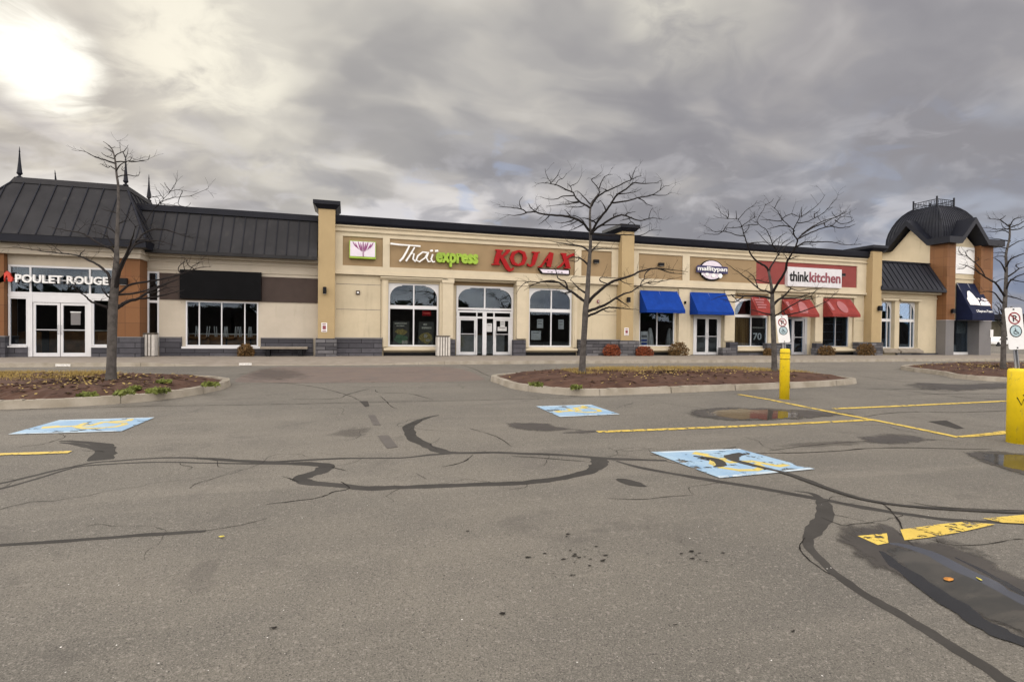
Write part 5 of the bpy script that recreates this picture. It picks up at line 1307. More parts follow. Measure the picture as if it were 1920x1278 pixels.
# ================================================================== WALL FIXTURES
def lamp_box(px, py, Y, w_, h_, label, m='black'):
    p = onY(px, py, Y); r = thing('wall_lamp', label, 'wall lamp', (p.x, Y, p.z), 'black wall lamps')
    MB().box(p.x-w_/2, p.x+w_/2, Y-.20, Y-.05, p.z-h_/2, p.z+h_/2).build('housing', m, r, bevel=.02); MB().box(p.x-w_*.3, p.x+w_*.3, Y-.0505, Y-.001, p.z-h_*.25, p.z+h_*.25).build('bracket', 'cornice', r)
    MB().box(p.x-w_*.38, p.x+w_*.38, Y-.17, Y-.09, p.z-h_/2-.012, p.z-h_/2-.001).build('lens', 'pale', r); return r
lamp_box(609, 544.5, YP, .15, .30, 'black wall lamp on the tall ochre pier next to the low wing')
lamp_box(1176.5, 562, YP, .17, .26, 'black wall lamp on the middle ochre pier')
lamp_box(1647, 578, YP, .26, .30, 'black wall lamp on the ochre pier next to the narrow wing')
lamp_box(1784, 583, TY, .24, .28, 'black wall lamp on the brown pillar of the tower')
lamp_box(234, 528, YA, .28, .26, 'black wall lamp on the brown restaurant pillar behind the tree')
lamp_box(1116, 490.5, YG, .30, .18, 'black floodlight on the tan panel right of the red letters')
lamp_box(1237.5, 496, YG, .32, .16, 'black floodlight on the tan panel above the first blue awning')
lamp_box(1577, 515.5, YG-.02, .30, .16, 'black floodlight at the end of the white kitchen sign')
p = onY(671, 548.5, YM); r = thing('siren_box', 'small dark square alarm box on the cream wall below the lotus sign', 'alarm', tuple(p)); MB().box(p.x-.09, p.x+.09, YM-.07, YM-.001, p.z-.09, p.z+.09).build('housing', 'brown_panel', r, bevel=.01); MB().box(p.x-.045, p.x+.045, YM-.085, YM-.0702, p.z-.035, p.z+.035).build('strobe', 'white', r)
p = onY(1121, 565, YM); r = thing('siren_box', 'small red brown alarm box on the cream wall beside the middle pier', 'alarm', tuple(p)); MB().box(p.x-.06, p.x+.06, YM-.07, YM-.001, p.z-.08, p.z+.08).build('housing', 'maroon', r, bevel=.01); MB().box(p.x-.03, p.x+.03, YM-.085, YM-.0702, p.z-.03, p.z+.03).build('strobe', 'pale', r)
p = onY(1284, 567, YM-.1); tag(MB().box(p.x-.05, p.x+.05, YM-.17, YM-.101, p.z-.07, p.z+.07).build('sensor_box', 'black'), 'tiny black sensor on the pier between the two blue awnings', 'sensor')
p = onY(601, 503, YM); 
# notices on the piers
def notice(px, py, w_, h_, Y, label, bars=True):
    p = onY(px, py, Y); r = thing('notice', label, 'notice', (p.x, Y, p.z)); MB().box(p.x-w_/2, p.x+w_/2, Y-.02, Y-.001, p.z-h_/2, p.z+h_/2).build('plate', 'white', r)
    mb = MB()
    if bars:
        mb.box(p.x-w_*.34, p.x+w_*.34, Y-.024, Y-.0202, p.z+h_*.30, p.z+h_*.40)
        mb.box(p.x-w_*.30, p.x+w_*.30, Y-.024, Y-.0202, p.z-h_*.22, p.z+h_*.20); mb.box(p.x-w_*.34, p.x+w_*.34, Y-.024, Y-.0202, p.z-h_*.42, p.z-h_*.34)
        mb.build('print', 'maroon', r)
notice(608, 613.5, .24, .40, YP, 'white notice with dark print on the tall ochre pier'); notice(1174.5, 621.5, .24, .40, YP, 'narrow white notice on the middle ochre pier')
notice(1859, 625, .28, .52, TY, 'white notice on the grey base of the right tower pillar', False)

# ================================================================== WINDOW DISPLAYS AND FURNITURE
def poster(px0, py0, px1, py1, Y, label, base, shapes):
    a, b_ = onY(px0, py0, Y), onY(px1, py1, Y); r = thing('poster', label, 'poster', ((a.x+b_.x)/2, Y, b_.z)); MB().box(a.x, b_.x, Y-.01, Y, b_.z, a.z).build('sheet', base, r)
    for i, (m_, pl) in enumerate(shapes): MB().poly([(a.x+(b_.x-a.x)*u, Y-.0125-.0008*i, a.z+(b_.z-a.z)*v) for u, v in pl]).build('print', m_, r, fix=False)
mat('poster_dark', (.035, .032, .022), .5, .4, 8); mat('poster_gold', (.22, .16, .03), .5, .5, 14); mat('poster_green', (.05, .11, .05), .5, .4, 9); mat('poster_pale', (.30, .28, .22), .5, .4, 14)
rr = random.Random(9)
def blob(cx, cy, rx, ry, n=14): return [(cx+rx*math.cos(t)*rr.uniform(.75, 1.1), cy+ry*math.sin(t)*rr.uniform(.75, 1.1)) for t in [k*2*math.pi/n for k in range(n)]]
YX = YW+.10
poster(737, 602, 767, 646, YX, 'dark green poster with a golden dish in the first arched window', 'poster_dark', [('poster_green', blob(.5, .75, .45, .22)), ('poster_gold', blob(.52, .45, .40, .14)), ('poster_pale', [(.1, .06), (.85, .06), (.85, .12), (.1, .12)]), ('poster_pale', [(.2, .17), (.7, .17), (.7, .22), (.2, .22)]), ('poster_pale', [(.55, .82), (.9, .82), (.9, .97), (.55, .97)])])
poster(785, 603, 813, 646, YX, 'dark poster with gold round print in the first arched window', 'poster_dark', [('poster_gold', blob(.5, .70, .46, .26)), ('poster_pale', [(.3, .08), (.55, .08), (.55, .16), (.3, .16)]), ('poster_pale', [(.2, .22), (.85, .22), (.85, .30), (.2, .30)]), ('poster_pale', blob(.45, .62, .14, .1)), ('poster_pale', blob(.6, .8, .18, .06))])
a, b_ = onY(791.5, 582.5, YX), onY(808, 592, YX); r = thing('small_red_sign', 'small red sign hanging high inside the first arched window', 'sign', tuple(a)); MB().box(a.x, b_.x, YX-.03, YX, b_.z, a.z).build('panel', 'red_letter', r); MB().box(a.x+.05, b_.x-.05, YX-.034, YX-.0302, (a.z+b_.z)/2-.02, (a.z+b_.z)/2+.03).build('print', 'red_orange', r)
notice_y = YD-.055
def sheet(px0, py0, px1, py1, Y, label, m='pale', prints=2):
    a, b_ = onY(px0, py0, Y), onY(px1, py1, Y); r = thing('paper_notice', label, 'notice', (a.x, Y, b_.z)); MB().box(a.x, b_.x, Y-.006, Y, b_.z, a.z).build('sheet', m, r); mb = MB()
    for i in range(prints):
        z = a.z+(b_.z-a.z)*(.2+.6*i/max(1, prints)); mb.box(a.x+(b_.x-a.x)*.15, a.x+(b_.x-a.x)*.8, Y-.009, Y-.0062, z-.025, z+.01)
    if prints: mb.build('print', 'grey_panel', r)
sheet(938, 601, 946.5, 614, YD-.056, 'portrait white paper notice on the right entrance door'); sheet(933, 612.5, 950, 620.5, YD-.057, 'wide white paper notice below the portrait one on the right entrance door', 'pale', 1); sheet(912.5, 606, 922.5, 622, YD-.057, 'grey white paper sheet in the narrow glass left of the right entrance door', 'pale', 1)
sheet(867, 594, 880, 597.5, YD-.056, 'thin white strip label at the top of the left entrance door', 'pale', 0)
sheet(1007, 598, 1018, 615, YX, 'left paper notice in the second arched window'); sheet(1047, 599, 1057, 617, YX, 'right paper notice in the second arched window')
r = None
sheet(996, 620, 1014, 637, YX+.02, 'pale square sheet low in the second arched window', 'pale', 1)
sheet(133, 586, 151, 609, YF-.036, 'grey barred opening hours sheet on the right restaurant door', 'grey_panel', 3)
sheet(132, 584, 152, 586, YF-.037, 'thin white strip above the opening hours sheet', 'white', 0)
poster(1409, 612, 1436, 645, YX, 'black poster reading 70 in white beside the wooden screen', 'mark_black', [('poster_pale', [(.05, .02), (.95, .02), (.95, .10), (.05, .10)])])
a, b_ = onY(1412, 637, YX-.02), onY(1428, 624, YX-.02); rr_ = thing('number_lettering', 'white number 70 on the black poster', 'sign', tuple(a)); textmesh('70', 'digits', 'white', rr_, a.x, b_.x, a.z, b_.z, YX-.02, .006, .02)
poster(1201, 621, 1214, 649, YX, 'white and blue display board inside the first blue awning window', 'pale', [('blue_awning', [(.1, .55), (.9, .55), (.9, .66), (.1, .66)]), ('blue_awning', [(.1, .75), (.9, .75), (.9, .92), (.1, .92)]), ('grey_panel', [(.1, .25), (.9, .25), (.9, .4), (.1, .4)])])
# white cloth-covered shapes in that window
for px, h, lb in ((1219, 1.25, 'tall white draped stand inside the first blue awning window'), (1256, 1.0, 'shorter white draped stand at the edge of the first blue awning window')):
    c = onY(px, 650, YX+.35); tag(MB().lathe([(.22, 0), (.20, .35), (.15, .7), (.09, .95), (.05, 1.0)], (c.x, YX+.4, .99), 14).build('draped_stand', 'pale', smooth=True), lb, 'display'); 
poster(1795, 572, 1811, 625, YTD+.06, 'olive picture poster inside the tower entrance window', 'poster_pale', [('poster_dark', [(0, .0), (1, .0), (1, .03), (0, .03)]), ('poster_gold', blob(.5, .3, .4, .18)), ('poster_dark', [(.0, .46), (1, .46), (1, .49), (0, .49)]), ('poster_pale', blob(.5, .7, .3, .15))])

def table(loc):
    r = thing('restaurant_table', '', 'table', loc); x, y, z = loc
    MB().box(x-.38, x+.38, y-.38, y+.38, z+.72, z+.76).build('tabletop', 'wood', r); MB().tube([(x, y, z+.02), (x, y, z+.72)], .035, 8).build('pedestal', 'black', r); MB().lathe([(.24, 0), (.24, .02), (.05, .05)], (x, y, z), 14).build('base', 'black', r); return r
def chair(loc, rz=0):       # turned upside down, seat resting on the table
    r = thing('upturned_chair', '', 'chair', loc); x, y, z = loc
    MB().box(x-.2, x+.2, y-.2, y+.2, z+.01, z+.045).build('seat', 'wood', r)
    for sx in (-1, 1):
        for sy in (-1, 1): MB().tube([(x+sx*.17, y+sy*.17, z+.045), (x+sx*.21, y+sy*.21, z+.50)], .02, 6).build('leg', 'pale', r)
    MB().box(x-.2, x+.2, y+.18, y+.21, z-.32, z+.008).build('backrest', 'wood', r); return r
tz = .515; pts_ = [(-6.3, 26.9), (-5.2, 27.0), (-4.2, 26.9)]
t0 = table((pts_[0][0], pts_[0][1], tz)); t0['label'] = 'restaurant table behind the left pane of the wide window, chairs on top'; t0['group'] = 'tables behind the wide window'
for i, (x, y) in enumerate(pts_[1:]): dup(t0, (x, y, tz), ('middle restaurant table behind the wide window, chairs on top', 'restaurant table behind the right panes of the wide window')[i])
c0 = None; nm = ('left', 'middle', 'right'); k = 0
for i, (x, y) in enumerate(pts_):
    for s_ in (-.22, .22):
        lb = '%s upturned chair on the %s table behind the wide window' % ('first' if s_ < 0 else 'second', nm[i])
        if c0 is None: c0 = chair((x+s_, y-.1, tz+.762)); c0['label'] = lb; c0['group'] = 'upturned chairs'
        else: dup(c0, (x+s_, y-.1, tz+.762), lb)
for xa_, xb_, y_, zt_, lb in ((-7.0, -3.6, 28.0, 1.40, 'low brown wooden partition behind the wide window tables'), (-12.4, -9.0, 28.4, 1.5, 'low brown wooden partition deep inside the corner restaurant')):
    r = thing('wooden_partition', lb, 'partition', ((xa_+xb_)/2, y_, .515)); MB().box(xa_, xb_, y_, y_+.12, .515, zt_).build('panel', 'wood', r); MB().box(xa_-.02, xb_+.02, y_-.03, y_+.15, zt_+.002, zt_+.06).build('rail', 'bin_slat', r)
def booth(x, y, z, label, m='wood'):
    r = thing('dining_booth', label, 'booth', (x, y, z)); MB().box(x-.6, x+.6, y-.25, y+.2, z, z+.45).build('seat', m, r, bevel=.03); MB().box(x-.6, x+.6, y+.2, y+.32, z, z+.95).build('backrest', m, r, bevel=.03)
booth(onY(35, 640, 26.6).x, 26.7, .515, 'brown bench seat inside the left restaurant window'); booth(onY(205, 640, 26.6).x, 26.9, .515, 'brown bench seat behind the restaurant window near the trunk')
tag(MB().box(onY(18, 560, 26.2).x, onY(28, 560, 26.2).x, 26.2, 26.4, .515, 4.3).build('white_column', 'pale'), 'slim white column inside the left restaurant window', 'column')
for (x, y, lb) in ((7.0, 28.6, 'service counter inside behind the main entrance'), (21.5, 28.8, 'pale display counter inside behind the double door shop'), (34.8, 28.3, 'counter inside the narrow wing')):
    r = thing('shop_counter', lb, 'counter', (x, y, .515)); MB().box(x-1.2, x+1.2, y, y+.6, .515, 1.5).build('body', 'pale', r); MB().box(x-1.25, x+1.25, y-.05, y+.65, 1.502, 1.55).build('worktop', 'wood', r)
for i, px in enumerate((1552, 1578)):
    x = onY(px, 620, 27.6).x; r = thing('shop_shelf', ('left shelf unit behind the last red awning window', 'right shelf unit behind the last red awning window')[i], 'shelf', (x, 27.8, .515)); MB().box(x-.4, x+.4, 27.9, 27.95, .515, 2.6).build('back', 'interior_light', r)
    for z in (.9, 1.4, 1.9, 2.4): MB().box(x-.4, x+.4, 27.5, 27.895, z, z+.03).build('shelf', 'pale', r)

# ================================================================== STREET FURNITURE BY THE FACADE
def bin_(loc, label):
    r = thing('litter_bin', label, 'litter bin', loc, 'striped litter bins'); x, y, z = loc
    MB().box(x-.26, x+.26, y-.26, y+.26, z, z+.92).build('body', 'bin_body', r)
    mb = MB()
    for i in range(5):
        u = -.24+.12*i; mb.box(x+u-.038, x+u+.038, y-.30, y-.2605, z+.03, z+.9); mb.box(x-.30, x-.2605, y+u-.038, y+u+.038, z+.03, z+.9); mb.box(x+.2605, x+.30, y+u-.038, y+u+.038, z+.03, z+.9)
    mb.build('slats', 'bin_slat', r); MB().box(x-.30, x+.30, y-.30, y+.28, z+.922, z+.97).build('lid', 'bin_body', r); return r
c = onY(278, 668, 25.9); b0 = bin_((c.x, 25.9, .5), 'striped litter bin beside the brown restaurant pillar')
c = onY(830.5, 668, 25.3); dup(b0, (c.x, 25.35, .5), 'striped litter bin left of the main entrance')
c0_, c1_ = onY(489, 655, 25.7), onY(577, 655, 25.7)
r = thing('bench', 'low backless bench with pale slab seat before the slate plinth', 'bench', ((c0_.x+c1_.x)/2, 25.7, .5)); MB().box(c0_.x, c1_.x, 25.45, 25.95, .82, .92).build('seat', 'concrete', r, bevel=.01)
for x in (c0_.x+.3, c1_.x-.3): MB().box(x-.08, x+.08, 25.5, 25.9, .5, .798).build('leg', 'black', r)
def shrub(px, py, wpx, h, Y, m, label, seed):
    c = onY(px, py, Y); w_ = abs(onY(px+wpx, py, Y).x-c.x)/2; rr = random.Random(seed); mb = MB()
    for i in range(900):
        a = rr.uniform(0, 6.28); t = rr.random()**.45; hz = rr.random(); k = math.sqrt(max(0, 1-(hz*1.02-.25)**2/.75)) if hz > .25 else .9
        p = Vector((c.x+w_*t*k*math.cos(a), Y+.32*t*k*math.sin(a), .5+h*hz*rr.uniform(.85, 1.05)))
        d = Vector((rr.uniform(-1, 1), rr.uniform(-1, 1), rr.uniform(-.3, 1.2))).normalized(); e_ = d.cross(Vector((rr.uniform(-1, 1), rr.uniform(-1, 1), .2))).normalized(); l = rr.uniform(.03, .075)
        mb.poly([p-d*l, p+e_*l*.45, p+d*l, p-e_*l*.45])
    r = thing('shrub', label, 'shrub', (c.x, Y, .5), 'shrubs along the shop front'); mb.build('foliage', m, r, fix=False)
    mb = MB()
    for i in range(7):
        a = rr.uniform(0, 6.28); mb.tube([(c.x+.05*math.cos(a), Y+.05*math.sin(a), .49), (c.x+w_*.7*math.cos(a), Y+.25*math.sin(a), .5+h*.85)], [.012, .004], 4)
    mb.build('stems', 'twig', r)
shrub(461, 666, 34, .52, 25.75, 'shrub_brown', 'brownish shrub under the corner of the wide window', 1)
shrub(1147, 665, 34, .58, 25.35, 'shrub_red', 'rusty red shrub left of the middle ochre pier', 2); shrub(1208, 664, 34, .50, 25.35, 'shrub_red', 'rusty red shrub right of the middle ochre pier', 3)
shrub(1272, 664, 40, .70, 25.45, 'shrub_brown', 'brown shrub under the gap between the blue awnings', 4)
shrub(1550, 664, 32, .56, 25.45, 'shrub_brown', 'brown shrub under the last red awning window', 5); shrub(1624, 664, 36, .72, 25.35, 'shrub_brown', 'brown shrub before the stone base of the last ochre pier', 6)
shrub(1441, 664, 16, .40, 25.45, 'shrub_brown', 'low dark shrub partly hidden behind the slim trunk', 7)

# ================================================================== BOLLARDS WITH SIGNS
def bollard(px, pyb, pyt, rad, label, tape=True, scrawl=False):
    g_ = gnd(px, pyb); Dp = (g_-CAM).dot(Fv); h = (pyb-pyt)/FPX*Dp
    r = thing('bollard', label, 'bollard', tuple(g_)); x, y, z = g_
    MB().lathe([(rad, -.02), (rad, h-.05), (rad*.97, h-.02), (rad*.86, h-.003), (rad*.5, h), (.01, h+.002)], (x, y, z), 32).build('sleeve', 'yellow_post', r, smooth=True)
    if tape:
        for zz in (h-.10, h-.085-.14): MB().lathe([(rad+.0015, zz), (rad+.0015, zz+.012)], (x, y, z), 32).build('tape_line', 'mark_black', r, smooth=True)
    if scrawl:
        f_ = Vector((-x, -y, 0)).normalized(); s_ = Vector((-f_.y, f_.x, 0)); mb = MB(); rr2 = rad+.004
        for ln in ([(.02, .62), (.08, .52), (.11, .60), (.15, .52), (.22, .68)], [(.10, .66), (.16, .60), (.24, .64)]):
            pts = []
            for u, v in ln: th = (u-.02)/rad*.8-.55+.5; d = f_*math.cos(th)+s_*math.sin(th); pts.append(Vector((x, y, z+v*h))+d*rr2)
            mb.tube(pts, .006, 5)
        mb.build('scrawl', 'mark_black', r)
    return r, g_, h, Dp
def signpost(base, h, Dp, pxq, label, hn, ppx):
    """pxq: photo corners (tl,tr,br,bl) of the plate; stands in the bollard"""
    toP = lambda px, py, dd=0: CAM+ray(px, py)*((Dp+dd)/FPX)
    q = [toP(*p) for p in pxq]; r = thing('sign_post', label, 'sign', (base.x, base.y, base.z+h))
    u = ((q[1]-q[0])+(q[2]-q[3])).normalized(); v = ((q[0]-q[3])+(q[1]-q[2])).normalized(); n = u.cross(v).normalized()
    if n.dot(CAM-q[0]) < 0: n = -n
    off = n*.06; q = [p+off for p in q]; cc = sum(q, Vector())/4; W_ = ((q[1]-q[0]).length+(q[2]-q[3]).length)/2; Hh = ((q[0]-q[3]).length+(q[1]-q[2]).length)/2
    q = [cc+u*sx*W_/2+v*sy*Hh/2 for sx, sy in ((-1, 1), (1, 1), (1, -1), (-1, -1))]
    # rounded plate
    rc = .03; out = []
    for (sx, sy) in ((-1, 1), (1, 1), (1, -1), (-1, -1)):
        c_ = cc+u*sx*(W_/2-rc)+v*sy*(Hh/2-rc); a0 = {(-1, 1): 180, (1, 1): 90, (1, -1): 0, (-1, -1): 270}[(sx, sy)]
        for k in range(5): t = R_(a0-22.5*k); out.append(c_+rc*(math.cos(t)*u+math.sin(t)*v))
    pl = MB().hexa([p-n*.004 for p in out], [p for p in out]).build('plate', 'white', r)
    def ring(c_, ro, ri, z_, N=28, a0=0, a1=360):
        mb = MB(); A = [R_(a0+(a1-a0)*k/N) for k in range(N+1)]
        for s_, t_ in zip(A, A[1:]): mb.poly([c_+n*z_+ro*(math.cos(s_)*u+math.sin(s_)*v), c_+n*z_+ro*(math.cos(t_)*u+math.sin(t_)*v), c_+n*z_+ri*(math.cos(t_)*u+math.sin(t_)*v), c_+n*z_+ri*(math.cos(s_)*u+math.sin(s_)*v)])
        return mb
    def line(mb, c_, pts, wd, z_):
        for (a, b_) in zip(pts, pts[1:]):
            A, B = Vector(a), Vector(b_); t = (B-A).normalized(); nn = Vector((-t.y, t.x))*wd/2; e_ = t*wd*.3
            mb.poly([c_+n*z_+p.x*u+p.y*v for p in (A-e_+nn, B+e_+nn, B+e_-nn, A-e_-nn)])
    s_ = W_
    c1 = cc+v*Hh*.245; c2 = cc-v*Hh*.06
    ring(c1, s_*.36, s_*.285, .002).build('red_ring', 'mark_red', pl, fix=False)
    mb = MB(); k = s_; line(mb, c1, [(-.07*k, -.17*k), (-.07*k, .17*k)], .07*k, .0035); line(mb, c1, [(-.07*k, .15*k), (.05*k, .15*k), (.11*k, .08*k), (.05*k, .01*k), (-.06*k, .01*k)], .06*k, .0045); mb.build('letter_p', 'mark_black', pl, fix=False)
    mb = MB(); line(mb, c1, [(-.22*k, .22*k), (.22*k, -.22*k)], .065*k, .006); mb.build('red_slash', 'mark_red', pl, fix=False)
    ring(c2, s_*.335, .001, .002).build('pale_disc', 'water_blue', pl, fix=False)
    ring(c2, s_*.36, s_*.31, .0035).build('dark_ring', 'mark_black', pl, fix=False)
    mb = MB(); line(mb, c2, [(-.03*k, .17*k), (-.02*k, .15*k)], .055*k, .0045); line(mb, c2, [(-.03*k, .11*k), (-.01*k, -.04*k), (.10*k, -.05*k), (.16*k, -.17*k)], .04*k, .005); line(mb, c2, [(-.02*k, .05*k), (.07*k, .04*k)], .035*k, .0055)
    line(mb, c2, [(-.06*k, .03*k), (-.13*k, -.05*k), (-.11*k, -.15*k), (0, -.19*k), (.08*k, -.14*k)], .035*k, .006); mb.build('wheelchair_symbol', 'mark_black', pl, fix=False)
    for e_ in (1, -1):
        p = cc+v*e_*(Hh/2-.025); MB().lathe([(.012, 0), (.012, .01)], (0, 0, 0), 10) ; m_ = MB(); m_.hexa([p+.012*(math.cos(t)*u+math.sin(t)*v) for t in [j*math.pi/4 for j in range(8)]], [p+n*.008+.010*(math.cos(t)*u+math.sin(t)*v) for t in [j*math.pi/4 for j in range(8)]]); m_.build('bolt', 'mark_black', r)
    # U-channel post leaning with the plate
    pb = Vector((base.x, base.y, base.z+h-.05)); pt = cc+v*(Hh/2+.02)-n*.03; ax = (pt-pb).normalized(); w_ = .03
    us = (u-ax*u.dot(ax)).normalized(); ns = us.cross(ax)
    if ns.dot(n) < 0: ns = -ns
    prof_ = [(-w_, 0), (-w_*.55, 0), (-w_*.55, -.022), (w_*.55, -.022), (w_*.55, 0), (w_, 0), (w_, -.004), (w_*.62, -.004), (w_*.62, -.028), (-w_*.62, -.028), (-w_*.62, -.004), (-w_, -.004)]
    MB().hexa([pb+us*a+ns*b_ for a, b_ in prof_], [pt+us*a+ns*b_ for a, b_ in prof_]).build('post', 'galv', r)
r1 = bollard(1470.5, 747.5, 653.5, .098, 'yellow bollard whose sign stands before the slim tree', True, False)
signpost(r1[1], r1[2], r1[3], [(1451.5, 592), (1474, 591), (1479.5, 641), (1457.5, 643)], 'small tilted no parking and wheelchair sign on the yellow bollard farther away', 0, 0)
r2 = bollard(1906, 829.5, 690.5, .118, 'thick yellow bollard with black scrawl, cut by the picture edge', False, True)
signpost(r2[1], r2[2], r2[3], [(1877.5, 577.5), (1907.5, 576.5), (1917.5, 654), (1884, 655.5)], 'big tilted no parking and wheelchair sign on the thick bollard', 0, 0)

# ================================================================== TREES (bare, limbs surveyed from the photograph, placed in depth)
def tree(label, D, trunk, limbs, seed, twig=1.0, rmin=.0028):
    rr = random.Random(seed); mpp = D/FPX
    toP = lambda px, py, dd: CAM+ray(px, py)*((D+dd)/FPX)
    base = toP(trunk[0][0], trunk[0][1], 0)
    root = thing('bare_tree', label, 'tree', tuple(base), 'bare trees on the islands')
    known = []      # (px,py,dd,r)
    def smooth(l, n=4):
        out = []
        N = len(l)
        for i in range(N-1):
            p0, p1, p2, p3 = l[max(i-1, 0)], l[i], l[i+1], l[min(i+2, N-1)]
            for k in range(n):
                t = k/n
                out.append(tuple(.5*((2*b_)+(c-a)*t+(2*a-5*b_+4*c-d)*t*t+(3*b_-a-3*c+d)*t**3) for a, b_, c, d in zip(p0, p1, p2, p3)))
        out.append(tuple(l[-1])); return out
    tp = smooth([(x, y, 0.0, r) for x, y, r in trunk], 5)
    known += tp
    mt = MB(); P = [toP(x, y, d) for x, y, d, r in tp]; Rr = [max(rmin, r*.88*mpp) for *_, r in tp]
    # root flare
    Rr = [r*(1+.35*math.exp(-(p-P[0]).length/.12)) for r, p in zip(Rr, P)]
    P[0] = P[0]-Vector((0, 0, .12))
    mt.tube(P, Rr, 14); mt.build('trunk', 'bark', root, smooth=True)
    mb = MB(); tips = []
    for ln in limbs:
        r0 = ln[0]; pts = ln[1:]
        x, y = pts[0]; kx = min(known, key=lambda q: (q[0]-x)**2+(q[1]-y)**2)
        L = sum(math.dist(a, b_) for a, b_ in zip(pts, pts[1:]))
        dd0 = kx[2]; dde = dd0+rr.uniform(-.75, .75)*L*mpp; wig = rr.uniform(-.15, .15)*L*mpp; acc = 0; q = []
        snap = math.dist((x, y), kx[:2]) < 14
        if snap: pts = [(kx[0], kx[1])]+list(pts)
        n_ = len(pts); r0 = min(r0, kx[3]*.95) if snap else r0
        tot = max(1, sum(math.dist(a, b_) for a, b_ in zip(pts, pts[1:])))
        for i, p in enumerate(pts):
            if i: acc += math.dist(pts[i-1], p)
            t = acc/tot; q.append((p[0], p[1], dd0+(dde-dd0)*t+wig*math.sin(t*math.pi), (.80*r0*(1-t)**.85+.32)))
        s_ = smooth(q, 4); known += s_
        P = [toP(x, y, d) for x, y, d, r in s_]
        for k in range(1, len(P)-1): P[k] += Vector((rr.uniform(-1, 1), rr.uniform(-1, 1), rr.uniform(-1, 1)))*.006
        mb.tube(P, [max(rmin, r*mpp) for *_, r in s_], 6 if r0 > 1.5 else 4)
        tips.append((P, [max(rmin, r*mpp) for *_, r in s_]))
    # twigs: short zigzag shoots, mostly rising or level, all round
    def shoot(p, d, l, r, depth):
        k = max(3, int(l/.09)); pts = [p]; cur = Vector(d)
        for i in range(k):
            cur = (cur+Vector((rr.uniform(-1, 1), rr.uniform(-1, 1), rr.uniform(-.8, .9)))*.38).normalized(); p = p+cur*(l/k); pts.append(p)
        mb.tube(pts, [max(.0018, r*(1-.7*i/k)) for i in range(k+1)], 3, caps=False)
        if depth and l > .14:
            for _ in range(rr.choice((1, 2, 2))):
                i = rr.randrange(1, k); dd = (cur+Vector((rr.uniform(-1, 1), rr.uniform(-1, 1), rr.uniform(-.6, .9)))).normalized(); shoot(pts[i], dd, l*rr.uniform(.35, .65), r*.7, depth-1)
    for P, Rl in tips:
        L = sum((b_-a).length for a, b_ in zip(P, P[1:])); nt_ = int(L*twig*5.0)
        for _ in range(nt_):
            t = rr.uniform(.35, 1.0); i = min(len(P)-2, int(t*(len(P)-1))); d = (P[i+1]-P[i]).normalized()
            side = Vector((rr.uniform(-1, 1), rr.uniform(-1, 1), rr.uniform(-.35, .75))).normalized(); shoot(P[i], (d*.55+side).normalized(), rr.uniform(.10, .42), min(Rl[i]*.6, .005), 1)
    mb.build('branches', 'twig', root, smooth=False, fix=False)
    return root
def DG(px, py, off=.28): return (gnd(px, py, off)-CAM).dot(Fv)
